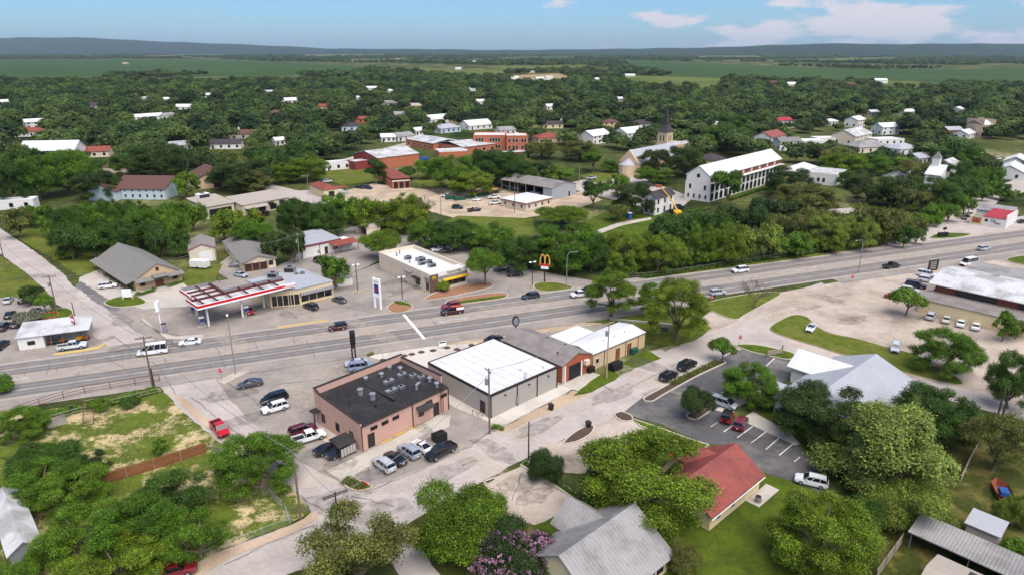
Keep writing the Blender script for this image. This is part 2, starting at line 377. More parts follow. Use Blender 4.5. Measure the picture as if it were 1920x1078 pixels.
patch('parking_lot', [(405,708),(640,672),(700,662),(760,700),(690,760),(640,800),(596,795),(560,830),(560,865),(470,790),(425,740)], 'lot', .15)
patch('parking_lot', [(560,820),(600,795),(682,850),(842,775),(900,765),(930,800),(870,842),(790,878),(690,917),(640,905),(585,865)], 'lot', .15)
patch('concrete_apron', [(560,805),(596,790),(620,802),(650,832),(640,842),(600,822),(580,826)], 'concrete')
patch('concrete_apron', [(612,882),(650,905),(680,880),(842,800),(846,778),(820,778),(740,822)], 'concrete', .1)
patch('concrete_apron', [(690,668),(760,650),(900,630),(960,628),(925,645),(815,690),(840,730),(765,690)], 'new_concrete', .05)
patch('concrete_apron', [(842,722),(810,690),(800,690),(845,760),(930,796),(950,795),(1072,730),(1066,722),(1044,722),(918,786)], 'new_concrete', .05)
patch('dirt_verge', [(950,797),(1072,732),(1108,738),(1010,782),(945,812),(925,806)], 'tan_dirt', .3)
patch('gravel_verge', [(690,667),(760,650),(930,627),(1080,604),(1135,600),(1120,612),(1000,626),(930,640),(820,648),(760,652)], 'tan_dirt', .25)
patch('parking_lot', [(1000,628),(1120,607),(1150,618),(1110,640),(1060,655),(1010,640)], 'lot', .1)
patch('parking_lot', [(1165,775),(1205,745),(1290,706),(1360,668),(1395,652),(1480,680),(1520,690),(1470,715),(1400,745),(1350,790),(1395,785),(1500,835),(1560,905),(1545,925),(1480,900),(1430,885),(1385,835),(1320,832),(1240,795)], 'dark_asphalt', .1)
patch('driveway', [(985,870),(1000,850),(1170,772),(1165,780),(1240,800),(1200,812),(1160,850),(1110,890),(1050,885),(1040,905),(1085,945),(1020,990),(960,975),(930,960),(905,905)], 'gravel', .25)
patch('driveway', [(1205,660),(1240,655),(1262,668),(1240,672),(1215,664)], 'street', .1)
patch('concrete_apron', [(1052,722),(1085,705),(1110,698),(1135,705),(1105,738),(1072,730)], 'concrete', .1)
patch('forecourt', [(640,520),(720,490),(700,470),(760,460),(860,455),(900,480),(960,500),(1070,520),(1160,534),(950,562),(780,582),(700,590),(640,560),(645,530)], 'lot', .1)
patch('parking_lot', [(560,470),(660,425),(720,440),(790,442),(860,455),(760,462),(690,500),(640,520),(560,500)], 'lot', .1)
patch('parking_lot', [(140,570),(150,520),(188,505),(252,545),(345,530),(385,552),(350,575),(270,580),(200,560)], 'concrete', .1)
patch('parking_lot', [(400,505),(430,480),(520,500),(560,480),(600,520),(480,540),(430,525)], 'lot', .1)
patch('parking_lot', [(-80,560),(20,555),(90,560),(100,590),(50,640),(-80,640)], 'lot', .1)
patch('dirt_yard', [(640,360),(700,345),(790,355),(870,355),(960,350),(1030,365),(1090,360),(1130,375),(1075,395),(980,410),(860,412),(800,395),(790,370),(700,390),(640,375)], 'dirt', .4)
patch('street', [(430,330),(560,358),(640,355),(660,365),(600,385),(540,372),(480,348)], 'street', .2)
patch('street', [(985,335),(1060,345),(1130,330),(1170,318),(1230,345),(1300,372),(1270,395),(1190,385),(1130,370),(1050,350)], 'street', .2)
patch('street', [(1690,445),(1730,430),(1790,395),(1820,372),(1840,362),(1920,330),(1960,330),(1960,350),(1880,372),(1850,395),(1815,420),(1960,400),(1960,430),(1800,450),(1700,468),(1640,466)], 'street', .2)
patch('street', [(640,300),(760,268),(900,262),(900,268),(770,275),(660,310)], 'street', .2)
patch('street', [(1420,420),(1520,395),(1600,390),(1720,372),(1720,380),(1600,400),(1520,410),(1440,430)], 'street', .2)
patch('lawn', [(1320,420),(1390,395),(1480,372),(1560,392),(1480,415),(1400,430)], 'lawn', .3)
patch('lawn', [(1590,385),(1660,378),(1790,372),(1700,400),(1620,402)], 'lawn', .3)
patch('lawn', [(1085,420),(1130,400),(1290,405),(1260,430),(1180,480),(1190,520),(1130,522),(1100,470)], 'lawn', .3)
patch('footpath', [(1110,436),(1160,418),(1220,408),(1222,412),(1165,424),(1116,442)], 'concrete', .15)
patch('lawn', [(20,440),(90,480),(150,520),(185,505),(240,440),(140,400)], 'grass', .3)
patch('lawn', [(-120,470),(0,478),(50,515),(85,545),(95,558),(20,558),(-120,566)], 'grass', .3)
patch('lawn', [(340,520),(360,500),(420,495),(400,530),(350,540)], 'grass', .3)
patch('lawn', [(800,430),(860,405),(1000,410),(1000,440),(830,455)], 'grass', .3)
patch('lawn', [(600,330),(640,310),(700,315),(720,340),(640,348)], 'grass', .3)
patch('lawn', [(770,335),(815,325),(830,350),(790,352)], 'grass', .3)
patch('lawn', [(1085,330),(1150,315),(1190,325),(1120,345)], 'grass', .3)
patch('weedy_lot', [(-60,760),(60,772),(200,752),(300,728),(335,765),(390,812),(440,850),(395,838),(190,902),(20,860),(-60,830)], 'dry_grass', .3)
patch('weedy_lot', [(190,905),(392,842),(440,858),(520,895),(565,932),(580,962),(540,985),(420,1028),(340,1070),(200,1120),(-80,1120),(-80,840),(30,868)], 'dry_grass', .3)
patch('dirt_verge', [(330,1075),(420,1030),(545,985),(590,955),(598,972),(548,1000),(432,1045),(350,1092)], 'tan_dirt', .3)
patch('dirt_verge', [(320,735),(340,760),(400,812),(450,850),(470,852),(440,830),(395,790),(350,750)], 'tan_dirt', .3)
patch('weedy_lot', [(760,985),(905,905),(960,975),(1020,992),(1000,1120),(850,1120),(800,1040)], 'scrub', .3)
patch('lawn', [(1000,985),(1090,945),(1160,850),(1200,812),(1240,800),(1320,832),(1430,886),(1545,926),(1640,940),(1640,1120),(1000,1120)], 'lawn', .3)
patch('lawn', [(1640,880),(1700,830),(1850,780),(1960,800),(1960,1130),(1640,1130),(1600,950)], 'scrub', .3)
patch('lawn', [(1395,785),(1440,770),(1500,768),(1560,800),(1640,850),(1640,960),(1560,905),(1500,835)], 'lawn', .2)
patch('lawn', [(1075,742),(1110,735),(1190,690),(1240,672),(1215,655),(1130,700),(1105,716)], 'lawn', .2)
patch('grass_verge', [(1085,605),(1160,590),(1240,582),(1310,600),(1335,615),(1300,640),(1262,650),(1210,640),(1190,620),(1150,618),(1130,606)], 'grass', .3)
patch('grass_verge', [(1125,530),(1200,521),(1350,500),(1500,480),(1620,464),(1660,462),(1640,470),(1520,486),(1330,511),(1190,531),(1130,538)], 'grass', .2)
patch('patched_asphalt', [(140,535),(152,528),(200,560),(226,580),(212,585),(180,568)], 'asphalt', .3)
patch('concrete_walk', [(1395,782),(1412,772),(1480,810),(1500,832),(1492,836),(1400,793)], 'concrete')
patch('concrete_walk', [(1338,768),(1362,775),(1408,750),(1396,744)], 'concrete')
patch('concrete_walk', [(1350,736),(1372,728),(1398,742),(1378,750)], 'concrete')
patch('concrete_walk', [(1430,688),(1450,672),(1530,690),(1500,702)], 'asphalt')

def highway():
    m, nt, N, K, b = _nodes('highway'); geo = N.new('ShaderNodeNewGeometry'); uv = N.new('ShaderNodeUVMap'); sp = N.new('ShaderNodeSeparateXYZ'); K.new(uv.outputs[0], sp.inputs[0])
    rp = N.new('ShaderNodeValToRGB'); K.new(sp.outputs[0], rp.inputs[0]); cr = rp.color_ramp
    pale, mid, dark = S(146, 137, 129), S(124, 118, 113), S(98, 95, 93)
    stops = [(0,pale),(.05,pale),(.09,dark),(.14,mid),(.17,dark),(.215,pale),(.26,dark),(.3,mid),(.345,dark),(.39,pale),(.5,pale),(.61,pale),(.655,dark),(.7,mid),(.745,dark),(.785,pale),(.83,dark),(.86,mid),(.915,dark),(.955,pale),(1,pale)]
    cr.elements[0].position = 0; cr.elements[0].color = (*pale,1); cr.elements[1].position = 1; cr.elements[1].color = (*pale,1)
    for p_, c in stops[1:-1]: e = cr.elements.new(p_); e.color = (*c, 1)
    def noise(s, d=5, v=None):
        n = N.new('ShaderNodeTexNoise'); n.inputs['Scale'].default_value = s; n.inputs['Detail'].default_value = d; n.inputs['Roughness'].default_value = .65
        K.new(v if v else geo.outputs['Position'], n.inputs['Vector']); return n.outputs[0]
    mp = N.new('ShaderNodeMapping'); mp.inputs['Scale'].default_value = (14, .35, 1); K.new(uv.outputs[0], mp.inputs[0])
    mr = N.new('ShaderNodeMapRange'); mr.inputs[1].default_value = .3; mr.inputs[2].default_value = .7; mr.inputs[3].default_value = .86; mr.inputs[4].default_value = 1.14; K.new(noise(1.0, 6, mp.outputs[0]), mr.inputs[0])
    m2 = N.new('ShaderNodeMapRange'); m2.inputs[1].default_value = .3; m2.inputs[2].default_value = .7; m2.inputs[3].default_value = .88; m2.inputs[4].default_value = 1.12; K.new(noise(.5, 7), m2.inputs[0])
    mu = N.new('ShaderNodeMath'); mu.operation = 'MULTIPLY'; K.new(mr.outputs[0], mu.inputs[0]); K.new(m2.outputs[0], mu.inputs[1])
    vm = N.new('ShaderNodeVectorMath'); vm.operation = 'SCALE'; K.new(rp.outputs[0], vm.inputs[0]); K.new(mu.outputs[0], vm.inputs['Scale'])
    K.new(vm.outputs[0], b.inputs['Base Color']); b.inputs['Roughness'].default_value = .9; MATS['highway'] = m
    zh = nz() + .006; ss = np.linspace(-420, 900, 90); mb = MB(); fs = []
    for s in ss: mb.v += [(*HW(s, 8.6), zh), (*HW(s, -8.6), zh)]
    mb.f = [(2*i, 2*i+1, 2*i+3, 2*i+2) for i in range(len(ss)-1)]; mb.m = [0]*len(mb.f)
    o = mb.build('road', 'highway', kind='structure')
    ul = o.data.uv_layers.new(name='uv')
    for p in o.data.polygons:
        for li in p.loop_indices:
            vi = o.data.loops[li].vertex_index; ul.data[li].uv = (vi % 2, ss[vi//2])
    zm = zh + .004
    def strip(s0, s1, t0, t1, m_, nm):
        MB().sheet([HW(s0,t0),HW(s1,t0),HW(s1,t1),HW(s0,t1)], zm).build(nm, m_, o)
    for t in (8.15, -8.2): strip(-400, 880, t, t+.13, 'worn_white', 'edge_line')
    for t in (1.75, -1.9): strip(-400, 880, t, t+.14, 'worn_yellow', 'centre_line')
    for t in (5.05, -5.1):
        for s in np.arange(-130, 330, 12.2):
            if abs(s + 19) < 7: continue
            strip(s, s+3.1, t, t+.13, 'worn_white', 'lane_dash')
    # stop bar and turn arrows
    a, b_ = P(757,590), P(796,636); d = (b_-a).normalized(); nn = Vector((-d.y, d.x, 0))*.3
    MB().sheet([(a+nn)[:2],(b_+nn)[:2],(b_-nn)[:2],(a-nn)[:2]], zm+.004).build('stop_bar', 'white_paint', o)
    for (px, py, fl) in ((38,711,1),(834,603,-1),(866,598,1),(1500,508,-1),(1525,503,1)):
        c = P(px, py); 
        def L(u, v): return (c.x + u*HC*fl - v*HS, c.y + u*HS*fl + v*HC)
        MB().add([(*L(*q), zm+.002) for q in ((-1.6,-.15),(.4,-.15),(.4,-.55),(1.5,.1),(.6,.75),(.5,.25),(-1.6,.15))], [(0,1,2,3,4,5,6)]).build('turn_arrow', 'worn_white', o)
    # tar-sealed cracks
    cr = [((15,703),(8,712),(2,722)),((50,695),(46,706)),((92,685),(86,705)),((111,683),(106,696)),((166,668),(162,680),(157,692)),((200,670),(215,680),(232,690),(246,702)),((148,697),(146,706),(139,715),(135,724)),
          ((228,663),(230,678)),((245,662),(241,676)),((312,672),(308,682),(318,688)),((438,627),(434,640)),((405,653),(415,668),(422,690)),((478,640),(482,655),(492,665)),((502,620),(506,632)),((552,627),(550,640),(555,646)),((573,637),(585,655),(590,672)),
          ((395,672),(393,690)),((424,620),(421,645)),((900,563),(908,572)),((930,574),(942,582)),((805,594),(818,612)),((1052,583),(1058,592)),((870,612),(867,622)),((700,627),(710,640)),((1365,522),(1380,530))]
    for pts in cr:
        w = [P(*q) for q in pts]; vv, ff = [], []; rr = random.Random(int(pts[0][0]))
        w2 = []
        for a, b_ in zip(w, w[1:]):
            for k in range(5): q = a.lerp(b_, k/5); w2.append(Vector((q.x+rr.uniform(-.18,.18), q.y+rr.uniform(-.18,.18), 0)))
        w2.append(w[-1])
        for i, q in enumerate(w2):
            d = (w2[min(i+1,len(w2)-1)]-w2[max(i-1,0)]).normalized(); n_ = Vector((-d.y,d.x,0))*.05
            vv += [(*(q+n_)[:2], zm+.003), (*(q-n_)[:2], zm+.003)]
        MB().add(vv, [(2*i,2*i+1,2*i+3,2*i+2) for i in range(len(w2)-1)]).build('crack', 'tar', o)
    return o
ZR = nz() + .001; ZL[0] += .008
SHZ = [ZR]
ROAD = highway()
for nm, m_, s0, s1, t0, t1 in (('shoulder','lot',-130,42,-12.2,-8.4),('shoulder','lot',84,300,-12.0,-8.4),('shoulder','lot',-130,40,8.4,10.4),('shoulder','gravel',100,300,8.4,9.8)):
    sheet_obj(nm, rough_ring([HW(s0,t0),HW(s1,t0),HW(s1,t1),HW(s0,t1)],2,.15,3), SHZ[0], m_); SHZ[0] += .002
    

# raised islands: kerb ring + fill
def island(name, px, fill, kerb='kerb', kw=.22, hgt=.22, rounded=True, inner=None):
    w = W2(px); w = smooth_ring(w, .8) if rounded else w
    k = MB(); inn = inset_ring(w, kw); n = len(w)
    v = [(x,y,0) for x,y in w]+[(x,y,hgt) for x,y in w]+[(x,y,hgt) for x,y in inn]+[(x,y,0) for x,y in inn]
    f = []
    for i in range(n):
        j = (i+1) % n; f += [(i,j,n+j,n+i),(n+i,n+j,2*n+j,2*n+i),(2*n+i,2*n+j,3*n+j,3*n+i),(3*n+i,3*n+j,j,i)]
    o = k.add(v, f).build(name, kerb, kind='structure')
    MB().sheet(inset_ring(w, kw*.5), hgt-.03).build('planting_bed' if 'mulch' in fill else 'turf', fill, o)
    if inner: MB().sheet(inset_ring(smooth_ring(W2(inner), .8), .02), hgt-.015).build('turf', 'lawn', o)
    return o
island('kerb_island', [(835,571),(842,563),(880,556),(930,550),(952,552),(945,560),(900,567),(850,573)], 'mulch_orange', inner=[(845,569),(880,563),(945,555),(940,560),(890,567),(850,572)])
island('kerb_island', [(1000,540),(1005,532),(1040,530),(1072,538),(1070,543),(1030,548),(1010,546)], 'grass')
island('kerb_island', [(725,578),(745,565),(768,570),(775,577),(760,586),(738,588)], 'mulch_orange', inner=[(740,567),(756,564),(771,571),(750,573)])
island('kerb_island', [(795,562),(830,545),(900,530),(925,533),(920,540),(880,550),(820,562)], 'mulch_orange')
island('kerb_island', [(1320,571),(1380,556),(1440,549),(1465,552),(1440,568),(1400,590),(1380,600),(1345,590)], 'grass')
island('kerb_island', [(1378,648),(1405,646),(1440,651),(1490,664),(1480,675),(1440,668),(1400,658)], 'lawn')
island('kerb_island', [(1205,748),(1240,728),(1300,695),(1355,675),(1362,680),(1310,705),(1250,738),(1222,754)], 'mulch')
island('kerb_island', [(1285,778),(1310,768),(1335,768),(1320,780),(1305,788),(1290,785)], 'mulch')
island('kerb_island', [(1055,832),(1075,812),(1105,797),(1115,800),(1108,815),(1080,830)], 'mulch')
island('kerb_island', [(1150,778),(1165,772),(1185,780),(1186,790),(1165,790)], 'mulch')
island('kerb_island', [(1185,785),(1230,800),(1290,822),(1330,835),(1320,842),(1260,825),(1200,800)], 'lawn', rounded=False)
island('kerb_island', [(1742,447),(1765,438),(1820,440),(1800,446),(1760,449)], 'lawn')
island('kerb_island', [(1888,486),(1930,480),(1960,490),(1940,500),(1900,494)], 'lawn')
island('kerb_island', [(195,568),(225,557),(255,556),(275,568),(250,575),(215,577)], 'lawn')
island('kerb_island', [(50,605),(90,583),(125,578),(138,588),(120,600),(70,613),(52,612)], 'lawn')
island('kerb_island', [(975,873),(985,865),(1040,898),(1088,930),(1080,940),(1030,905)], 'lawn', rounded=False)
island('kerb_island', [(300,625),(330,632),(380,628),(384,632),(340,637),(312,636),(265,600),(268,597)], 'concrete', rounded=False)
island('kerb_island', [(905,905),(925,897),(932,900),(915,910)], 'mulch')
island('kerb_island', [(408,715),(440,700),(468,697),(450,706),(420,722)], 'gravel', rounded=False)
island('grass_bank', [(1446,612),(1476,595),(1493,591),(1513,595),(1531,612),(1560,626),(1609,636),(1664,652),(1719,666),(1760,690),(1800,712),(1795,722),(1708,702),(1653,685),(1588,668),(1531,650),(1481,635),(1448,622)], 'grass', kerb='dirt', kw=.1, hgt=.17)
island('grass_bank', [(640,905),(655,898),(690,905),(700,915),(680,922),(655,918)], 'scrub', kerb='dirt', kw=.3, hgt=.2)
# yellow kerb strips by the shops
for pts in ([(100,664),(150,657),(185,650),(197,643),(199,646),(187,654),(150,661),(101,667)],[(520,614),(565,607),(615,600),(616,602),(566,609),(521,617)]):
    MB().prism(W2(pts), 0, .2).build('kerb', 'kerb_yellow', kind='structure')
# white bay lines in the asphalt lot, yellow bay lines by the pink building
bays = bpy.data.objects.new('bay_markings', None); COL.objects.link(bays); bays['kind'] = 'structure'
zb = nz() + .004
def line(a, b, w, m, nm='bay_line', par=None):
    a, b = P(*a), P(*b); d = (b-a).normalized(); n = Vector((-d.y,d.x,0))*w/2
    return MB().sheet([(a+n)[:2],(b+n)[:2],(b-n)[:2],(a-n)[:2]], zb).build(nm, m, par or bays)
for a, b in (((1333,800),(1347,791)),((1357,810),(1375,797)),((1382,821),(1411,800)),((1408,831),(1437,809)),((1436,843),(1462,820)),((1461,854),(1490,830)),((1489,866),(1500,857)),((1436,687),(1452,672)),((1392,745),(1370,735))):
    line(a, b, .14, 'white_paint')
for a, b in (((715,832),(735,822)),((740,818),(762,808)),((768,805),(783,798)),((636,845),(680,833)),((600,812),(615,822))): line(a, b, .28, 'yellow_paint')
for a, b in (((510,577),(540,574)),((590,566),(612,562)),((660,549),(690,542)),((770,547),(800,545))): line(a, b, .5, 'worn_yellow')

# wear: oil stains, dust, tar patches and long cracks on the lots and streets
wear = bpy.data.objects.new('pavement_wear', None); COL.objects.link(wear); wear['kind'] = 'structure'
zw = [ZL[0] + .004]; rw = random.Random(11)
def blot(px, py, r, m, sx=1.0, ang=0., nm='stain'):
    c = P(px, py); pts = []
    for k in range(14):
        a = 2*math.pi*k/14; q = r*rw.uniform(.7,1.25); x, y = q*math.cos(a)*sx, q*math.sin(a); ca, sa = math.cos(R(ang)), math.sin(R(ang)); pts.append((c.x+x*ca-y*sa, c.y+x*sa+y*ca))
    zw[0] += .0004; MB().sheet(smooth_ring(pts, .5), zw[0]).build(nm, m, wear)
for (x, y, r_, sx) in ((400,598,2.0,1.5),(450,590,2.2,1.4),(480,575,2.0,1.2),(540,590,1.5,2),(735,870,1.2,1.4),(760,860,1.2,1.4),(700,890,1.6,1.5),(800,825,1.5,1.5),(795,805,1.2,2.2),(600,850,1.6,1.5),(640,870,1.6,2),(520,765,1.6,1.4),(680,700,2.2,1.5),(655,690,1.8,1.4),(760,545,2.0,2.5),(740,530,1.8,2.5),(830,565,2.0,2),(1240,735,1.8,2),(1290,760,1.6,2),(1340,800,1.4,2),(1420,830,1.6,2),(1330,540,1.6,3),(1515,577,1.4,2.5),(1600,600,2.0,2),(1700,600,2.2,2),(1800,640,2.4,2),(1550,560,2.0,2.4),(970,905,2.0,1.6),(1000,930,1.8,1.6),(1080,860,1.6,2),(620,940,2.4,2),(700,960,2.2,2),(850,880,2.0,2.4),(930,845,1.8,2.6),(1010,800,1.8,2.6),(1150,740,2,2.6),(1230,690,2,2.6),(330,640,2,2.6),(260,650,2.4,2.2),(230,600,2.2,2.4),(180,640,1.6,2),(60,520,2,3),(430,740,2.2,2),(450,790,2,2),(500,840,2,2)):
    blot(x, y, r_, 'oil_stain' if rw.random() < .62 else 'patch_tar', sx, rw.choice((-45,43,21)))
for (x, y, r_, sx) in ((470,850,2.2,3),(560,900,2.4,3),(880,860,2.0,4),(980,815,2.0,4),(1200,705,2.2,4),(1300,650,2.2,4),(1500,560,3,2.5),(1620,560,4,2),(1720,620,4,2),(1850,660,4,2),(1450,600,2.5,3),(240,560,2.5,2.5),(120,560,2,3),(300,590,2.5,2.5),(600,600,2,4),(430,640,2,4),(700,620,2,5),(960,575,2,5),(620,700,2.5,2),(560,740,2.5,2)):
    blot(x, y, r_, 'dust_stain', sx, rw.choice((-45,43,21)))
def crack(px, w=.045, m='tar'):
    w3 = [P(*q) for q in px]; pts = []
    for a, b_ in zip(w3, w3[1:]):
        n = max(2, int((b_-a).length/1.1))
        for k in range(n): q = a.lerp(b_, k/n); pts.append(Vector((q.x+rw.uniform(-.16,.16), q.y+rw.uniform(-.16,.16), 0)))
    pts.append(w3[-1]); zw[0] += .0004; vv = []
    for i, q in enumerate(pts):
        d = (pts[min(i+1,len(pts)-1)]-pts[max(i-1,0)]).normalized(); n_ = Vector((-d.y,d.x,0))*w*rw.uniform(.4,1.2); vv += [(*(q+n_)[:2], zw[0]), (*(q-n_)[:2], zw[0])]
    MB().add(vv, [(2*i,2*i+1,2*i+3,2*i+2) for i in range(len(pts)-1)]).build('crack', m, wear)
for c in ([(930,800),(880,838),(830,862),(780,885),(700,918)],[(360,745),(420,795),(480,838),(540,885)],[(640,735),(600,760),(560,775)],[(590,985),(500,1020),(420,1060)],[(560,930),(620,965)],[(605,880),(640,905)],[(1170,735),(1210,712),(1290,672)],[(1120,715),(1150,735)],[(1230,620),(1300,640)],[(1020,905),(1060,925)],[(980,885),(960,940)],[(700,585),(640,575),(560,590)],[(660,590),(720,583)],[(105,548),(150,545)],[(210,630),(240,650),(300,690)],[(1100,845),(1140,860)],[(1290,830),(1380,850)],[(1620,690),(1740,722)],[(1520,560),(1600,552)],[(420,715),(470,745),(500,775)],[(520,720),(600,712)],[(640,700),(700,715)],[(880,640),(990,622)],[(1060,612),(1120,606)],[(660,930),(740,950)],[(300,690),(330,740)]): crack(c)
for c in ([(395,730),(480,800),(560,860)],[(410,742),(470,792),(545,850)],[(760,900),(900,840),(1060,765),(1200,698)],[(770,915),(910,855),(1070,778),(1210,710)],[(610,985),(700,945),(760,915)],[(90,520),(150,570),(210,620)],[(1500,660),(1600,690),(1750,727)],[(1280,650),(1380,610),(1450,575)]): crack(c, .22, 'dust_stain')
# joints in the new concrete and the apron slabs
for a, b_ in (((775,660),(830,715)),((815,652),(850,690)),((860,645),(880,660)),((720,668),(900,634)),((740,682),(830,664)),((960,790),(930,780)),((1000,768),(968,752)),((1040,745),(1005,735)),((690,880),(660,868)),((740,856),(706,842)),((790,830),(755,818)),((640,897),(820,792))):
    line(a, b_, .05, 'patch_tar', 'slab_joint', wear).location.z = zw[0]-zb+.002
# ---------------------------------------------------------------- buildings
class Bld:
    def __init__(s, name, label, O, ang, ax=None, bx=None, L=None, W=None, cat='building', group=None, z=0):
        s.o = P(*O); s.ang = ang
        s.L = L if L else length_to(s.o, ang, ax); s.W = W if W else length_to(s.o, ang+90, bx)
        s.t = thing(name, label, cat, s.o, ang, group); s.h = 3
        FOOT.append((s.o, ang, s.L, s.W))
    def walls(s, h, m, ridge=None, rh=0, name='wall'):
        s.h = h; L, W = s.L, s.W; mb = MB()
        if ridge == 'x': mb.extrude([(0,0),(W,0),(W,h),(W/2,h+rh),(0,h)], 'x', 0, L)
        elif ridge == 'y': mb.extrude([(0,0),(L,0),(L,h),(L/2,h+rh),(0,h)], 'y', 0, W)
        else: mb.box(0, L, 0, W, 0, h)
        s.wall = mb.build(name, m, s.t); return s
    def gable(s, m, ridge='x', rh=1.5, o=.4, th=.14, ribs=0, ribm=None, x0=None, x1=None, h=None, name='roof'):
        L, W = s.L, s.W; h = s.h if h is None else h; D = W if ridge == 'x' else L; E = L if ridge == 'x' else W
        sl = rh/(D/2); e0 = h - o*sl + .02; top = h + rh + .02
        a0 = -o if x0 is None else x0; a1 = E+o if x1 is None else x1
        prof = [(-o,e0),(D/2,top),(D+o,e0),(D+o,e0+th),(D/2,top+th*1.1),(-o,e0+th)]
        r = MB().extrude(prof, ridge, a0, a1).build(name, m, s.t); s.rf = r
        if ribs:
            mb = MB(); mk = (lambda a,d,z: (a,d,z)) if ridge == 'x' else (lambda a,d,z: (d,a,z)); w = .03
            for k in range(int((a1-a0)/ribs)+1):
                a = a0 + k*ribs
                for d0, z0, d1, z1 in ((-o,e0+th,D/2,top+th*1.1),(D+o,e0+th,D/2,top+th*1.1)):
                    mb.add([mk(a-w,d0,z0),mk(a+w,d0,z0),mk(a+w,d1,z1),mk(a-w,d1,z1),mk(a,d0,z0+.05),mk(a,d1,z1+.05)],[(0,1,4),(1,2,5,4),(2,3,5),(3,0,4,5)])
            mb.build('roof_ribs', ribm or m, r, kind='stuff')
        return s
    def hip(s, m, rh=1.8, o=.5, inset=None, h=None):
        L, W = s.L, s.W; h = s.h if h is None else h; i = inset if inset is not None else min(L, W)/2
        if L >= W: a, b = (i, W/2), (L-i, W/2)
        else: a, b = (L/2, i), (L/2, W-i)
        v = [(-o,-o,h),(L+o,-o,h),(L+o,W+o,h),(-o,W+o,h),(-o,-o,h+.14),(L+o,-o,h+.14),(L+o,W+o,h+.14),(-o,W+o,h+.14),(*a,h+rh),(*b,h+rh)]
        f = [(0,3,2,1),(0,1,5,4),(1,2,6,5),(2,3,7,6),(3,0,4,7)]
        f += [(4,5,9,8),(5,6,9),(6,7,8,9),(7,4,8)] if L >= W else [(4,5,8),(5,6,9,8),(6,7,9),(7,4,8,9)]
        s.rf = MB().add(v, f).build('roof', m, s.t); return s
    def flat(s, m, par=.5, pm=None, pw=.25, cap=None, sides='flrb', drop=0.):
        L, W, h = s.L, s.W, s.h
        s.rf = MB().add([(.02,.02,h-drop+.03),(L-.02,.02,h-drop+.03),(L-.02,W-.02,h+.03),(.02,W-.02,h+.03),(.02,.02,h-drop-.1),(L-.02,.02,h-drop-.1),(L-.02,W-.02,h-.1),(.02,W-.02,h-.1)],
                      [(0,1,2,3),(4,7,6,5),(0,4,5,1),(1,5,6,2),(2,6,7,3),(3,7,4,0)]).build('roof', m, s.t)
        if par:
            seg = {'f': (-.03,L+.03,-.03,pw), 'l': (-.03,pw,pw,W-pw), 'r': (L-pw,L+.03,pw,W-pw), 'b': (-.03,L+.03,W-pw,W+.03)}
            for c in sides:
                x0,x1,y0,y1 = seg[c]; MB().box(x0,x1,y0,y1,h-.3,h+par).build('parapet', pm, s.t)
                if cap: MB().box(x0-.05,x1+.05,y0-.05,y1+.05,h+par,h+par+.1).build('coping', cap, s.t)
        return s
    def shed(s, m, z0, z1, o=.3, low='f', ribs=0, name='roof', x0=0, x1=None, y0=0, y1=None, th=.12):
        x1 = s.L if x1 is None else x1; y1 = s.W if y1 is None else y1
        zz = {'f': (z0,z0,z1,z1), 'b': (z1,z1,z0,z0), 'l': (z0,z1,z1,z0), 'r': (z1,z0,z0,z1)}[low]
        xy = [(x0-o,y0-o),(x1+o,y0-o),(x1+o,y1+o),(x0-o,y1+o)]
        r = MB().add([(*p,q) for p,q in zip(xy,zz)]+[(*p,q+th) for p,q in zip(xy,zz)],[(0,3,2,1),(4,5,6,7),(0,1,5,4),(1,2,6,5),(2,3,7,6),(3,0,4,7)]).build(name, m, s.t)
        if ribs:
            mb = MB(); w = .035
            if low in 'fb':
                for k in range(int((x1-x0+2*o)/ribs)+1):
                    x = x0-o+k*ribs; a, b = zz[0]+th, zz[3]+th
                    mb.add([(x-w,y0-o,a),(x+w,y0-o,a),(x+w,y1+o,b),(x-w,y1+o,b),(x,y0-o,a+.06),(x,y1+o,b+.06)],[(0,1,4),(1,2,5,4),(2,3,5),(3,0,4,5)])
            else:
                for k in range(int((y1-y0+2*o)/ribs)+1):
                    y = y0-o+k*ribs; a, b = zz[0]+th, zz[1]+th
                    mb.add([(x0-o,y-w,a),(x0-o,y+w,a),(x1+o,y+w,b),(x1+o,y-w,b),(x0-o,y,a+.06),(x1+o,y,b+.06)],[(0,1,4),(1,2,5,4),(2,3,5),(3,0,4,5)])
            mb.build('roof_ribs', m, r, kind='stuff')
        return r
    def fp(s, face, a, d, z):
        return {'f': (a,-d,z), 'l': (-d,a,z), 'r': (s.L+d,a,z), 'b': (a,s.W+d,z)}[face]
    def fbox(s, face, a0, a1, z0, z1, d0, d1, mb=None, mi=0):
        mb = mb or MB(); p, q = s.fp(face,a0,d0,z0), s.fp(face,a1,d1,z1)
        return mb.box(min(p[0],q[0]),max(p[0],q[0]),min(p[1],q[1]),max(p[1],q[1]),z0,z1,mi)
    def window(s, face, a, z, w, h, fm='window_frame', gm='glass', fw=.09, name='window'):
        mb = MB(); 
        p = [(a-w/2-fw,z-fw),(a+w/2+fw,z-fw),(a+w/2+fw,z+h+fw),(a-w/2-fw,z+h+fw)]; q = [(a-w/2,z),(a+w/2,z),(a+w/2,z+h),(a-w/2,z+h)]
        v = [s.fp(face,x,-.03,y) for x,y in p]+[s.fp(face,x,.07,y) for x,y in p]+[s.fp(face,x,.07,y) for x,y in q]+[s.fp(face,x,-.03,y) for x,y in q]
        f = []
        for i in range(4):
            j = (i+1)%4; f += [(i,j,4+j,4+i),(4+i,4+j,8+j,8+i),(8+i,8+j,12+j,12+i),(12+i,12+j,j,i)]
        o = mb.add(v, f).build(name, fm, s.t)
        s.fbox(face, a-w/2+.004, a+w/2-.004, z+.004, z+h-.004, -.02, .018).build('pane', gm, o); return o
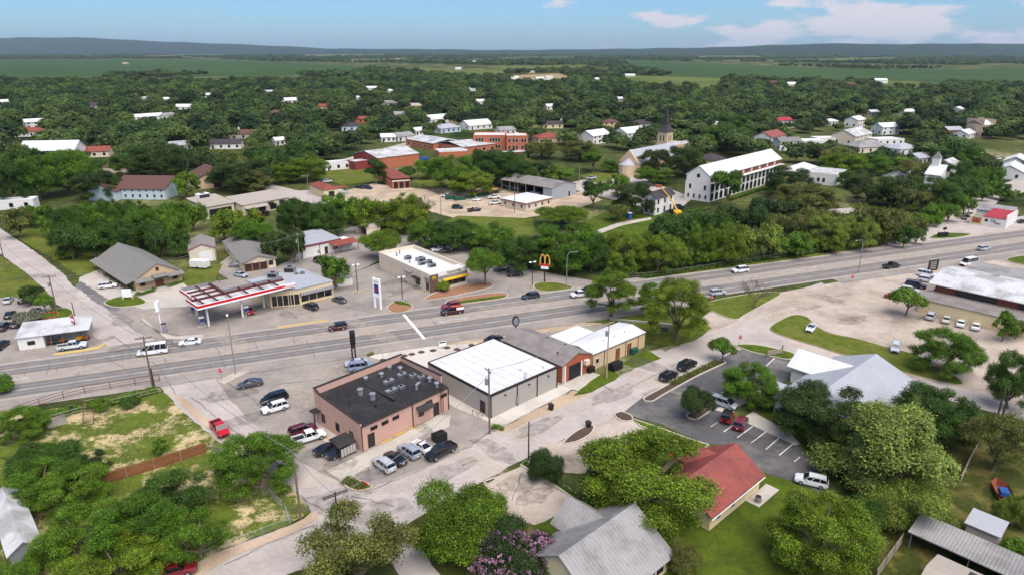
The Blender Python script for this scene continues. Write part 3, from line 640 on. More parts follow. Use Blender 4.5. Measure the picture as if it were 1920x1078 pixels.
    def windows(s, face, n, z, w, h, a0=0, a1=None, **k):
        a1 = a1 if a1 is not None else (s.L if face in 'fb' else s.W)
        for i in range(n): s.window(face, a0+(a1-a0)*(i+.5)/n, z, w, h, **k)
    def door(s, face, a, w=.95, h=2.1, m='door_brown', fm='window_frame', name='door'):
        o = s.fbox(face, a-w/2, a+w/2, .03, h, -.02, .05).build(name, m, s.t)
        mb = MB(); s.fbox(face,a-w/2-.08,a-w/2-.005,.03,h+.08,-.02,.08,mb); s.fbox(face,a+w/2+.005,a+w/2+.08,.03,h+.08,-.02,.08,mb); s.fbox(face,a-w/2-.005,a+w/2+.005,h+.005,h+.08,-.02,.08,mb)
        mb.build('door_frame', fm, o); return o
    def part(s, name, m, mb, smooth=False, kind=None): return mb.build(name, m, s.t, smooth, kind)
FOOT = []
def text(name, s, size, m, parent, loc, rot, ext=.02, align='CENTER'):
    c = bpy.data.curves.new(name, 'FONT'); c.body = s; c.size = size; c.extrude = ext; c.align_x = align; c.align_y = 'CENTER'; c.resolution_u = 3
    c.materials.append(M[m]); tmp = bpy.data.objects.new(name, c); me = bpy.data.meshes.new_from_object(tmp); bpy.data.objects.remove(tmp)
    if not me.materials: me.materials.append(M[m])
    o = link(name, me, parent); o.location = loc; o.rotation_euler = rot; return o
def ac_unit(parent, x, y, z, w=1.2, d=1.0, h=.9, m='galvanised', name='rooftop_unit'):
    u = MB().box(x-w/2,x+w/2,y-d/2,y+d/2,z,z+h).build(name, m, parent)
    MB().tube([(x,y,z+h-.02),(x,y,z+h+.08)], min(w,d)*.33, 12).build('fan_grille', 'black_metal', u)
    MB().box(x-w/2+.1,x+w/2-.1,y-d/2-.015,y-d/2+.05,z+.15,z+h-.2).build('louvre', 'dark_trim', u)
    return u
def vent(parent, x, y, z, r=.28, h=.8, m='galvanised', top=True):
    u = MB().tube([(x,y,z),(x,y,z+h)], r, 12).build('roof_vent', m, parent)
    if top: MB().tube([(x,y,z+h-.02),(x,y,z+h+.02),(x,y,z+h+.16)], [r*1.35,r*1.5,r*1.2], 12).build('vent_cap', 'galvanised', u)
    return u

# --- pink restaurant
b = Bld('restaurant', 'pink stucco restaurant with ribbed black roof and rooftop vents', (679,846), 47, 842, 594)
b.walls(4.15, 'pink_stucco')
L, W = b.L, b.W
b.shed('black_roof', 4.2, 4.75, 0.0, 'f', ribs=.42, x0=.26, x1=L-.26, y0=-.15, y1=W-.26)
for nm, x0, x1, y0, y1, z1 in (('parapet',0,L,W-.24,W,6.0),('parapet',L-.24,L,1.5,W-.245,5.6)):
    MB().box(x0,x1,y0,y1,4.1,z1).build(nm, 'pink_stucco', b.t); MB().box(x0-.06,x1+.06,y0-.06,y1+.06 if y1==W else y1-.07,z1,z1+.12).build('coping','dark_trim',b.t)
MB().extrude([(0,4.13),(W-.25,4.13),(W-.25,5.9),(W-1.2,5.4),(0,4.5)], 'x', 0, .24).build('parapet','pink_stucco',b.t)
MB().extrude([(0,4.5),(W-1.2,5.4),(W-.25,5.9),(W-.25,6.02),(W-1.2,5.52),(0,4.62)], 'x', -.06, .3).build('coping','dark_trim',b.t)
for a in (0.12, L*.56, L-.12): b.fbox('f',a-.06,a+.06,0.02,4.1,.0,.12).build('downpipe','dark_trim',b.t)
b.fbox('f',.2,L-.2,4.0,4.15,.16,.3).build('gutter','dark_trim',b.t)
for k,(a) in enumerate((W*.2, W*.5, W*.82)): b.window('l', a, 1.0, .75, 1.25, 'dark_trim')
b.door('f', 1.7, 1.0, 2.2, 'door_dark', 'dark_trim'); b.door('f', L*.84, 1.0, 2.2, 'door_dark', 'dark_trim')
for a in (2.3,4.3,6.3,L*.67+1.5,L*.75,L*.94): b.window('f', a, 2.75, 1.05, .4, 'dark_trim')
for a in (L*.66,): b.window('f', a, 1.3, .8, .6, 'dark_trim')
MB().add([(L*.6,-.02,3.0),(L*.78,-.02,3.0),(L*.78,-1.1,2.5),(L*.6,-1.1,2.5),(L*.6,-.02,3.1),(L*.78,-.02,3.1),(L*.78,-1.1,2.6),(L*.6,-1.1,2.6)],[(0,3,2,1),(4,5,6,7),(0,1,5,4),(1,2,6,5),(2,3,7,6),(3,0,4,7)]).build('awning','black_roof',b.t)
mb = MB()
for x in (L*.885,L*.885+.5): mb.box(x,x+.06,-.3,-.24,.3,5.6)
for k in range(16): mb.box(L*.885+.03,L*.885+.53,-.29,-.25,.5+k*.32,.54+k*.32)
b.part('ladder','dark_trim',mb)
for x,y in ((5.2,7.2),(5.6,4.6)):
    u = vent(b.t, x, y, 4.45, .42, 1.1, 'grey_steel', False); MB().box(x-.7,x+.7,y-.5,y+.5,4.3,4.62).build('vent_base','black_roof',u)
    MB().tube([(x,y,5.5),(x,y,5.62)],.5,12).build('vent_rim','galvanised',u)
for x,y,h_ in ((8.6,10.6,.8),(11.0,9.6,1.0),(13.6,10.9,.9),(15.3,.9,.7),(14.6,9.3,.9),(15.6,3.0,.8)): vent(b.t, x, y, 4.35, .3, h_)
for x,y,w_ in ((10.6,7.2,1.8),(9.0,4.4,2.0),(13.6,7.6,1.5),(14.6,6.0,1.1),(15.2,4.6,1.1),(10.8,4.2,.9)): ac_unit(b.t, x, y, 4.62, w_, .8, .5)
for x,y in ((2.0,5.5),(3.6,8.2),(4.6,2.5),(2.6,9.6),(7.2,8.6)): vent(b.t, x, y, 4.4, .12, .45, 'black_metal', False)
MB().tube([(12.4,2.4,4.5),(12.4,2.4,5.2),(12.9,2.5,5.35),(13.6,2.9,5.1)],[.25,.25,.2,.16],10).build('exhaust_duct','galvanised',b.t)
MB().box(7.4,8.0,2.0,9.6,4.66,4.86).build('duct','black_roof',b.t)
# porch on the street side and menu shelter
MB().box(-1.3,-.05,W-1.7,W-.2,2.6,2.72).build('porch_roof','dark_trim',b.t); MB().box(-1.3,-1.15,W-1.7,W-1.55,.02,2.6).build('porch_post','dark_trim',b.t)
b2 = thing('trash_shelter','black metal roofed trash shelter beside the pink restaurant wall','shelter', b.o + Matrix.Rotation(R(47),3,'Z') @ Vector((-3.6,.2,0)), 47)
MB().add([(0,0,2.0),(2.9,0,2.0),(2.9,2.6,2.35),(0,2.6,2.35),(0,0,2.12),(2.9,0,2.12),(2.9,2.6,2.47),(0,2.6,2.47)],[(0,3,2,1),(4,5,6,7),(0,1,5,4),(1,2,6,5),(2,3,7,6),(3,0,4,7)]).build('roof','black_roof',b2)
for x,y in ((.1,.1),(2.7,.1),(.1,2.4),(2.7,2.4)): MB().box(x,x+.1,y,y+.1,0,2.05).build('post','dark_trim',b2)
for k in range(5): MB().box(.3+k*.5,.3+k*.5+.4,-.02,.05,.5,1.7).build('panel','worn_white',b2)
# --- white-roofed metal building
b = Bld('metal_building', 'grey metal building with bright white flat roof and black trim', (920,783), 43, 1044, 804)
b.walls(3.95,'grey_metal_wall'); L, W = b.L, b.W
b.flat('white_roof', .16, 'dark_trim', .12)
for k in range(1,8): MB().box(k*L/8-.04,k*L/8+.04,.3,W-.3,3.985,4.0).build('roof_seam','concrete',b.t)
for y_ in (W*.33,W*.66): MB().box(.3,L-.3,y_-.03,y_+.03,3.984,3.998).build('roof_seam','concrete',b.t)
for a in (.06,L*.38,L*.68,L-.06): b.fbox('f',a-.07,a+.07,.03,3.9,0,.12).build('downpipe','dark_trim',b.t)
b.door('l', 1.9, 1.0, 2.2, 'door_dark','dark_trim')
for a in (L*.2,L*.55,L*.85): b.fbox('f',a-.12,a+.12,3.0,3.12,0,.35).build('wall_lamp','dark_trim',b.t)
b.fbox('f',L*.36,L*.36+.5,.6,1.8,0,.25).build('meter_box','grey_steel',b.t)
mb = MB(); mb.box(-1.6,-1.55,1.2,1.25,0,1.0); mb.box(-1.6,-1.55,2.6,2.65,0,1.0); mb.box(-.6,-.55,1.2,1.25,0,1.0); mb.box(-1.6,-1.55,1.25,2.6,.95,1.0); mb.box(-1.55,-.55,1.2,1.25,.95,1.0)
b.part('step_rail','black_metal',mb); MB().box(-1.7,-.05,1.1,2.7,.0,.16).build('step','concrete',b.t)
for x,y in ((9.5,3.2),(13,1.2)): vent(b.t,x,y,4.0,.08,.3,'grey_steel',False)
MB().tube([(7.9,.4,4.0),(7.9,.4,5.2)],.04,6).build('mast','grey_steel',b.t)
mb = MB(); mb.box(7.6,7.65,.3,.35,4.3,5.1); mb.box(8.15,8.2,.3,.35,4.3,5.1); mb.box(7.65,8.15,.3,.35,4.3,4.35); mb.box(7.65,8.15,.3,.35,5.05,5.1); b.part('antenna_frame','grey_steel',mb)
# --- brick gable workshop
b = Bld('workshop', 'red brick workshop with grey metal gable roof and open garage door', (1054,719), 43, 1108, L=None, W=15.5)
b.walls(3.3,'brick','y',1.35); L, W = b.L, b.W
b.gable('grey_metal_roof','y',1.35,.15,ribs=.9)
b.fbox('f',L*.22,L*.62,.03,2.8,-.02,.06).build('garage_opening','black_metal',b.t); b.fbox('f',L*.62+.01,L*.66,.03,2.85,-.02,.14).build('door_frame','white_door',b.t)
b.fbox('f',L*.06,L*.1,.03,3.2,0,.12).build('downpipe','white_door',b.t); b.fbox('f',.02,.14,.03,3.2,0,.12).build('downpipe','white_door',b.t)
b.fbox('f',L*.72,L*.85,1.9,2.8,.02,.7).build('cooler_unit','beige_wall',b.t)
for x,y in ((L*.7,9),(L*.72,4.5),(L*.25,3)): vent(b.t,x,y,4.0,.14,.5,'dark_trim',False)
# --- tan strip with white roof
b = Bld('shop_strip', 'long tan metal building with white roof and two brown doors', (1109,694), 42, 1208, W=6.6)
b.walls(3.1,'tan_wall'); L, W = b.L, b.W
b.gable('white_roof','x',.55,.12,h=3.08)
MB().box(.2,L*.5,W-.5,W+4.2,.02,3.0).build('rear_wing','tan_wall',b.t); MB().box(.05,L*.5+.1,W-.2,W+4.3,3.2,3.35).build('rear_roof','white_roof',b.t)
b.fbox('f',0,L,2.95,3.08,.02,.14).build('gutter','dark_trim',b.t)
for a in (.15,L*.22,L*.62,L*.86): b.fbox('f',a-.05,a+.05,.03,2.95,.01,.1).build('downpipe','rust_steel',b.t)
for a in (L*.47,L*.69): b.door('f',a,.95,2.1,'door_brown','dark_trim')
b.window('f',1.5,1.0,.8,.9)
for a in (L*.55,L*.35,L*.75): vent(b.t,a,2.0,3.2,.07,.7,'grey_steel',False)
mb = MB(); mb.box(0,.03,0,.03,0,.03)
# --- gray metal roof clinic on the right
o = P(1450,771); d = Vector((math.cos(R(132)), math.sin(R(132)),0)); on = o - d*12.6; opx = proj(*on)
b = Bld('clinic', 'pale clinic under a broad grey metal gable roof with white front gable', opx, 42, L=22, W=12.6)
b.walls(2.7,'white_wall','x',2.6); b.gable('galvalume','x',2.6,.5,ribs=.6)
b.window('l',10.5,.9,.9,1.3,'dark_trim'); b.window('l',7.0,3.2,.6,.7,'dark_trim'); b.window('l',4.0,.9,1.1,1.2,'dark_trim')
mb = MB().extrude([(11.4,2.9),(15.2,5.1),(19.0,2.9),(19.0,3.02),(15.2,5.24),(11.4,3.02)],'y',7.2,16.6); b.part('porch_roof','white_roof',mb)
MB().extrude([(12,0.02),(18.4,.02),(18.4,2.9),(15.2,4.9),(12,2.9)],'y',12.3,15.9).build('porch_wall','white_wall',b.t)
MB().box(-.45,5.5,12.0,15.5,2.45,2.58).build('side_roof','galvalume',b.t)
for x in (0,5.2): MB().box(x,x+.15,15.1,15.25,0.02,2.45).build('post','white_wall',b.t)
# --- red-roofed cottage
b = Bld('cottage', 'cream cottage with ribbed red metal gable roof beside the asphalt lot', (1329,996), 43, 1422, W=8.2)
b.walls(2.5,'cream_wall','x',2.5); b.gable('red_roof','x',2.5,.45,ribs=.45); L = b.L
b.fbox('f',-.4,L+.4,2.0,2.12,.42,.52).build('fascia','white_door',b.t)
for a in (L*.16,L*.44): b.window('f',a,.9,.85,1.1)
b.window('f',L*.68,1.2,.6,.6)
MB().box(L*.72,L+2.0,-1.9,-.05,.05,.12).build('patio','concrete',b.t)
mb = MB().extrude([(L*.55,2.7),(L*.75,4.6),(L*.95,2.7),(L*.95,2.82),(L*.75,4.74),(L*.55,2.82)],'y',4.6,10.5); b.part('porch_roof','red_roof',mb)
u = thing('condenser','round grey condenser unit on the red-roofed cottage patio','condenser', b.o + Matrix.Rotation(R(43),3,'Z') @ Vector((L*.8,-1.2,.12)), 43)
MB().tube([(0,0,0),(0,0,.75)],.42,16).build('casing','grey_panel',u); MB().tube([(0,0,.74),(0,0,.8)],.34,16).build('fan_guard','black_metal',u)
# --- silver-roofed house in front
far = P(1258,1032,2.6); dx = Vector((math.cos(R(43)),math.sin(R(43)),0)); on = far - dx*12.1; on.z = 0
b = Bld('metal_roof_house', 'house with weathered silver standing-seam roof beside the big pecan', proj(*on), 43, L=11.6, W=10.5)
b.walls(2.6,'cream_wall','x',3.3); b.gable('silver_roof','x',3.3,.6,ribs=.5)
mb = MB().extrude([(5.4,2.7),(8.4,5.0),(11.4,2.7),(11.4,2.82),(8.4,5.14),(5.4,2.82)],'y',5.6,12.2); b.part('porch_roof','silver_roof',mb)
mb = MB()
for k in range(13):
    y = 5.8+k*.5
    for x0,x1 in ((5.4,8.4),(11.4,8.4)): mb.add([(x0,y-.03,2.82),(x0,y+.03,2.82),(x1,y+.03,5.14),(x1,y-.03,5.14),(x0,y,2.9),(x1,y,5.22)],[(0,1,4),(1,2,5,4),(2,3,5),(3,0,4,5)])
b.part('porch_ribs','silver_roof',mb,kind='stuff')
MB().extrude([(6.0,.02),(10.8,.02),(10.8,2.7),(8.4,4.7),(6.0,2.7)],'y',10.4,11.6).build('porch_wall','cream_wall',b.t)
b.window('f',10.2,.8,1.0,1.4,'dark_trim'); b.window('f',8.6,.8,1.0,1.4,'dark_trim')
b.shed('silver_roof',2.1,2.6,.1,'f',ribs=.5,name='lean_roof',x0=2.5,x1=7.4,y0=-2.6,y1=-.5)
MB().tube([(11.7,-.4,2.3),(11.7,-.4,2.75)],.32,12).build('turbine_vent','grey_panel',b.t)
# --- yard carport, shed and neighbour roof bottom right
o = P(1705,996,2.4); o.z = 0
b = Bld('carport', 'long ribbed white metal carport roof along the back yard', proj(*o), -47, L=34, W=4.2)
b.shed('silver_roof',2.3,2.6,.1,'f',ribs=.35)
for x in (.2,6,12,18,24,30): 
    for y in (.2,4.0): MB().box(x,x+.1,y,y+.1,0,2.35).build('post','grey_steel',b.t)
b.fbox('b',3,30,0.02,2.2,-.1,0.).build('wall','grey_wall',b.t)
o = P(1752,1032,3.); o.z = 0
b = Bld('neighbour_house','pale low metal roof with dark solar panels beside the carport',proj(*o),-47,L=20,W=8); b.t.location += Vector((-5.4,-5.9,0))
b.walls(2.5,'grey_wall','x',1.0); b.gable('tan_roof','x',1.0,.3)
MB().add([(3,4.9,3.42),(12,4.9,3.42),(12,7.6,2.75),(3,7.6,2.75),(3,4.9,3.47),(12,4.9,3.47),(12,7.6,2.8),(3,7.6,2.8)],[(0,3,2,1),(4,5,6,7),(0,1,5,4),(1,2,6,5),(2,3,7,6),(3,0,4,7)]).build('solar_panel','dark_shingle',b.rf)
b = Bld('garden_shed','small rusty-topped metal shed at the end of the carport',(1806,1008),-47,L=3.2,W=3.0,cat='shed'); b.walls(2.1,'grey_wall'); b.shed('galvalume',2.1,2.4,.25,'f')
# --- bottom-left house
o = P(-30,1055); b = Bld('white_roof_house','low house with white shingle roof half hidden by foreground trees',proj(P(17,1040,2.6).x,P(17,1040,2.6).y,0),43,ax=84,W=13); b.walls(2.6,'grey_panel','y',1.0); b.gable('aged_white_roof','y',1.0,.3,ribs=.4)
# --- fuel store: angled plan
fp = [P(*q,4.0) for q in ((464,526),(563,504),(623,527),(560,541),(505,546))]; c0 = P(545,560)
t = thing('fuel_store','cream filling station store with pale roof and striped awning','building',c0,0); pts = [(q.x-c0.x,q.y-c0.y) for q in fp]; FOOT.append((P(480,560),30,20,14))
MB().prism(pts,0,3.9).build('wall','cream_wall',t); MB().prism([(x*1.0,y*1.0) for x,y in inset_ring(pts,-.25)],3.9,4.08).build('roof','galvalume',t)
A, Bq = Vector(pts[3]), Vector(pts[2]); dd = (Bq-A); ln = dd.length; dd.normalize(); an = math.atan2(dd.y,dd.x)
def front(nm, u0,u1,z0,z1,d0,d1,m,A=A,dd=dd):
    n = Vector((dd.y,-dd.x)); q = [A+dd*u0+n*d0, A+dd*u1+n*d0, A+dd*u1+n*d1, A+dd*u0+n*d1]
    return MB().prism([tuple(v) for v in q],z0,z1).build(nm,m,t)
for k in range(4): front('window',.4+k*1.9,.4+k*1.9+1.75,.7,2.3,-.02,.05,'glass')
aw = front('awning',.1,8.2,2.45,3.0,.03,.8,'grey_panel')
for k in range(12): front('awning_stripe',.2+k*.66,.2+k*.66+.3,2.44,3.01,.79,.815,'worn_white')
A2 = Vector(pts[4]); d2 = Vector(pts[3])-A2; l2 = d2.length; d2.normalize()
for k in range(5): front('window',.3+k*l2/5.2,.3+k*l2/5.2+l2/6,.3,2.7,-.02,.05,'glass',A2,d2)
for (px,py,w_) in ((512,518,2.2),(544,508,2.4),(567,512,1.0),(556,513,.8)):
    q = P(px,py,4.3)-c0; ac_unit(t,q.x,q.y,4.08,w_,w_*.8,w_*.55)
# canopy
Z = 4.7; oc = P(371,581,Z); t = thing('fuel_canopy','red and white filling station canopy with open beams on top','canopy',(oc.x,oc.y,0),43.5); FOOT.append((P(371,590),43.5,22,13))
CL, CW = 21.5, 6.3
# deck panels between beams
def deck(x0,x1,y0,y1,nx,ny):
    for i in range(nx):
        for j in range(ny):
            a,b_ = x0+(x1-x0)*i/nx, x0+(x1-x0)*(i+1)/nx; c_,d_ = y0+(y1-y0)*j/ny, y0+(y1-y0)*(j+1)/ny
            MB().box(a+.02,b_-.02,c_+.02,d_-.02,Z+.05,Z+.1).build('deck_panel','aged_white_roof',t)
deck(.15,CL-.15,.15,CW-.15,6,2); deck(1.2,7.6,CW+.15,CW+7.2,2,2)
for y in (.9,CW-.9): MB().box(.2,CL-.2,y-.14,y+.14,Z+.1,Z+.55).build('beam','beam_red',t)
for x in (1.6,4.5,7.4,11,14.5,18): MB().box(x-.11,x+.11,.2,(CW+7.1 if 2 < x < 8 or x == 1.6 and False else CW-.2),Z+.56,Z+.86).build('beam','beam_red',t)
for y in (CW+2.2,CW+4.8): MB().box(1.3,7.5,y-.1,y+.1,Z+.1,Z+.5).build('beam','beam_red',t)
def fascia(x0,x1,y0,y1,m1='sign_white',band=True):
    f = MB().box(x0,x1,y0,y1,Z-.05,Z+.95).build('fascia',m1,t)
    if band: MB().box(x0-.02,x1+.02,y0-.02,y1+.02,Z+.3,Z+.84).build('fascia_band','sign_red',f)
fascia(0,CL-2.7,-.12,0); fascia(-.12,0,0,CW); fascia(CL-2.69,CL,-.12,0,band=False)
fascia(-.1+1.1,1.12,CW,CW+7.2); 
MB().box(.0,1.0,CW,CW+.1,Z-.05,Z+.95).build('fascia','grey_panel',t); MB().box(1.12,7.7,CW+7.2,CW+7.3,Z-.05,Z+.95).build('fascia','grey_panel',t)
MB().box(7.6,7.7,CW+.1,CW+7.19,Z-.05,Z+.95).build('fascia','grey_panel',t); MB().box(7.71,CL,CW,CW+.1,Z-.05,Z+.95).build('fascia','grey_panel',t)
text('lettering','Exxon',1.05,'sign_red',t,(CL-1.35,-.14,Z+.42),(R(90),0,0))
for x,y in ((2.2,1.6),(9.5,1.6),(2.6,9.4),(15.6,4.4),(20.6,1.0)):
    MB().box(x-.17,x+.17,y-.17,y+.17,.0,Z).build('column','white_wall',t)
PUMPS = []
for i,(x,y) in enumerate(((1.2,2.6),(10.6,2.2),(2.4,11.0))):
    q = Matrix.Rotation(R(43.5),3,'Z') @ Vector((x,y,0)) + Vector((oc.x,oc.y,0)); pu = thing('fuel_pump',('grey fuel pump by the canopy corner column','grey fuel pump beside the parked red car','grey fuel pump under the canopy wing at the back')[i],'fuel pump',q,43.5)
    MB().box(-.9,.9,-.5,.5,0,.18).build('pump_island','concrete',pu); MB().box(-.45,.45,-.28,.28,.18,1.9).build('cabinet','grey_panel',pu); MB().box(-.4,.4,-.3,-.281,1.1,1.75).build('display','sign_blue',pu); MB().box(-.5,.5,-.32,.32,1.9,2.1).build('top_panel','sign_white',pu)
# --- burger restaurant
b = Bld('burger_restaurant','white fast-food restaurant with grey band and yellow awning','' or (807,549),39,876,712)
b.walls(3.6,'beige_wall'); L, W = b.L, b.W
b.flat('white_roof',1.0,'beige_wall',.3,sides='lrb',drop=0)
MB().box(-.04,L+.04,-.06,.32,3.3,4.6).build('parapet','white_wall',b.t); MB().box(.3,L-.3,.35,3.4,3.64,4.35).build('front_roof','white_roof',b.t)
b.fbox('f',2.6,L+.02,2.75,3.55,.06,.16).build('grey_band','grey_panel',b.t); b.fbox('f',3.6,L+.1,2.3,2.7,.06,.75).build('awning','sign_yellow',b.t)
for k in range(3): b.fbox('f',4.6+k*(L-5)/3,4.6+k*(L-5)/3+(L-5)/3-.1,.8,2.25,-.02,.05).build('window','glass',b.t)
b.fbox('f',-.15,2.2,0.03,4.3,.07,.3).build('sign_panel','wood_panel',b.t)
text('emblem','M',1.3,'sign_yellow',b.t,(1.0,-.33,3.5),(R(90),0,0),.03)
text('lettering','Castroville',.95,'black_metal',b.t,(L*.64,-.09,4.05),(R(90),0,0),.03)
b.fbox('l',.5,1.8,.4,2.2,-.02,.05).build('window','glass',b.t); b.fbox('l',.3,2.2,2.3,3.5,.02,.1).build('grey_band','grey_panel',b.t)
b.fbox('l',4.2,7.2,2.35,2.6,.02,1.0).build('drive_canopy','dark_trim',b.t); b.fbox('l',4.6,5.8,.9,2.2,.02,.5).build('service_window','glass',b.t); b.fbox('l',8.0,11.2,3.2,3.35,.02,.9).build('drive_canopy','grey_panel',b.t)
for x,y,w_ in ((L*.5,W*.3,1.8),(L*.4,W*.42,1.6),(L*.55,W*.55,2.2),(L*.38,W*.68,1.6),(L*.6,W*.42,1.4)): ac_unit(b.t,x,y,3.64,w_,w_*.7,.9,'grey_steel')
for x,y in ((L*.3,W*.85),(L*.45,W*.9),(L*.25,W*.55)): vent(b.t,x,y,3.64,.18,.9)
# --- tan gabled hall with porch roof
b = Bld('gabled_hall','tan hall with wide grey gable roof and lower porch roof','' or (256,545),46,342,188)
b.walls(2.6,'tan_wall','y',3.0); L, W = b.L, b.W; b.gable('grey_shingle','y',3.0,.35)
b.shed('grey_shingle',2.1,2.65,.0,'l',name='porch_roof',x0=-2.2,x1=-.4,y0=-.5,y1=W+.3); b.shed('grey_shingle',2.2,2.75,0,'f',name='porch_roof',x0=-.3,x1=L+.2,y0=-2.0,y1=-.38); b.shed('grey_shingle',2.75,3.1,0,'f',name='entrance_roof',x0=L*.34,x1=L*.66,y0=-2.6,y1=-.38)
for k in range(7): MB().box(-2.0,-1.85,k*W/6.3,k*W/6.3+.15,.02,2.1).build('porch_post','door_brown',b.t); 
b.windows('l',6,.9,1.2,1.2,fm='door_brown'); b.door('f',L*.5,1.8,2.2,'door_brown','door_brown'); b.window('f',L*.15,.9,1.0,1.0,'door_brown'); b.window('f',L*.85,.9,1.0,1.0,'door_brown'); b.window('f',L*.5,3.9,.6,.8,'door_brown')
# --- beige metal shed with red trim
b = Bld('storage_shed','beige metal shed with red-trimmed gable and white roller door','' or (357,494),24,407,W=11)
b.walls(3.6,'beige_wall','y',1.4); b.gable('grey_metal_roof','y',1.4,.15,ribs=.8); L = b.L
b.fbox('f',L*.35,L*.85,.03,2.9,0,.06).build('roller_door','white_door',b.t); MB().extrude([(0,3.5),(L/2,4.9),(L,3.5),(L,3.65),(L/2,5.06),(0,3.65)],'y',-.2,-.16).build('trim','maroon_metal',b.t)
# --- small beige house with arched porch
b = Bld('porch_house','small beige bungalow with grey roof and arched brick porch','' or (457,511),32,518,422)
b.walls(2.5,'beige_wall','y',1.4); b.gable('grey_shingle','y',1.4,.5); L, W = b.L, b.W
b.windows('l',2,1.0,.9,1.1,fm='dark_trim'); b.window('f',L*.85,1.0,1.0,1.1,'dark_trim')
for k in range(3): b.fbox('f',.5+k*1.9,2.1+k*1.9,.05,2.1,0,.05).build('porch_opening','door_dark',b.t)
for k in range(4): b.fbox('f',.2+k*1.9,.5+k*1.9,.03,2.3,.05,.3).build('porch_pillar','brick',b.t)
# --- white shop with red trim
b = Bld('white_shop','white shop with pale blue roof, red fascia and red porch','' or (569,486),44,640,W=12)
b.walls(3.6,'white_wall'); L, W = b.L, b.W; b.shed('galvalume',3.65,4.3,.2,'f'); b.fbox('f',-.2,L+.2,3.3,3.75,.22,.3).build('fascia','maroon_metal',b.t)
b.shed('rust_roof',2.6,3.3,0,'f',name='porch_roof',x0=L*.68,x1=L+4,y0=-3.2,y1=-.32)
for x in (L*.7,L+3.8): MB().box(x,x+.12,-3.1,-2.98,.02,2.65).build('post','rust_steel',b.t)
b.door('f',L*.6,1.0,2.2,'door_dark'); b.window('f',L*.85,1.0,1.2,1.0,'dark_trim'); MB().box(L+.05,L+3.6,-.3,4,.02,2.9).build('side_wall','white_wall',b.t)
# --- arched carport
b = Bld('arched_carport','arched tan metal carport open at one end','' or (688,444),44,714,669,cat='carport')
L, W = b.L, b.W; n = 10; arc = [(W/2-W/2*math.cos(math.pi*k/n), 2.2+1.2*math.sin(math.pi*k/n)) for k in range(n+1)]
b.part('roof','tan_roof',MB().extrude(arc+[(y_*1.0+(.0),z_-.1) for y_,z_ in arc[::-1]],'x',0,L)); MB().box(0,L,0,.08,0,2.2).build('wall','beige_wall',b.t); MB().box(0,L,W-.08,W,0,2.2).build('wall','beige_wall',b.t); MB().box(L-.08,L,.09,W-.09,0,2.9).build('end_wall','beige_wall',b.t)
b.part('stored_timber','pole_wood',MB().box(1,4,1,2,0,.9))
# --- strip building pair
b = Bld('strip_centre','long tan shop building with broad pale roof and arched awnings','' or (457,405),50,541,428)
b.walls(3.6,'beige_wall'); L, W = b.L, b.W; b.shed('tan_roof',3.65,5.2,.4,'f'); MB().extrude([(0,3.6),(W,3.6),(W,5.1)],'x',.05,L-.05).build('gable_wall','beige_wall',b.t)
for k in range(4): b.fbox('f',1.5+k*4.5,4.2+k*4.5,.4,2.4,0,.06).build('window','glass',b.t)
for a in (L*.6,L*.85): b.fbox('f',a-.9,a+.9,2.5,3.2,.02,1.1).build('awning','dark_trim',b.t)
b.fbox('f',.5,L*.5,2.5,2.65,.05,2.2).build('canopy','worn_white',b.t)
b = Bld('strip_wing','tan shop wing with pale roof and dark carport opening','' or (389,412),50,441,355)
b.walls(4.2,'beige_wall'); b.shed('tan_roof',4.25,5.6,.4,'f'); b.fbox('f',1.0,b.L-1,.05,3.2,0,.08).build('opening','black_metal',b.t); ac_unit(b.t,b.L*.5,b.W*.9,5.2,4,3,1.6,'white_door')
# --- brown-roofed school hall with blue wall
b = Bld('brown_roof_hall','long hall with brown shingle roof and pale blue wall','' or (217,374),-3,311,W=17)
b.walls(4.2,'blue_wall','x',3.6); b.gable('brown_roof','x',3.6,.5); b.windows('f',7,.9,.8,1.1); b.windows('f',7,3.2,.7,.5)
MB().extrude([(-9,3.6),(-3,6.4),(3,3.6),(3,3.75),(-3,6.55),(-9,3.75)],'y',-4,11).build('wing_roof','brown_roof',b.t); MB().extrude([(-8.5,0.02),(2.5,.02),(2.5,3.7),(-3,6.3),(-8.5,3.7)],'y',-3.4,10.5).build('wing_wall','blue_wall',b.t)
b = Bld('brown_roof_chapel','stone-fronted building with steep brown roof among dark oaks','' or (372,356),40,L=16,W=14); b.walls(4.5,'stone_wall','y',3.6); b.gable('brown_roof','y',3.6,.6); b.fbox('f',b.L*.4,b.L*.6,.05,3,0,.05).build('entrance','door_dark',b.t)
b = Bld('brown_roof_house','low house with brown roof beside a small lawn','' or (195,325),10,L=16,W=12); b.walls(2.8,'beige_wall'); b.hip('brown_roof',2.6)
# --- office with maroon trim and long truck shed
b = Bld('yard_office','beige office with white flat roof and maroon fascia','' or (986,397),46,1034,940)
b.walls(3.0,'beige_wall'); L, W = b.L, b.W; b.hip('white_roof',.7,.5); b.fbox('f',-.5,L+.5,2.75,3.02,.5,.56).build('fascia','maroon_metal',b.t); b.fbox('l',-.5,W+.5,2.75,3.02,.5,.56).build('fascia','maroon_metal',b.t)
b.windows('f',4,1.0,.9,1.1); b.windows('l',3,1.0,.9,1.1); b.door('f',L*.52,1,2.1,'white_door')
b = Bld('truck_shed','long grey metal shed with trucks parked in its open bays','' or (1034,376),46,1080,940)
L, W = b.L, b.W; b.h = 4.6
MB().extrude([(0,0),(L,0),(L,4.6),(L/2,6.3),(0,4.6)],'y',0,W*.16).build('wall','galvalume',b.t); MB().box(L-.15,L,W*.16+.01,W,0,4.6).build('wall','galvalume',b.t); b.gable('grey_metal_roof','y',1.7,.3)
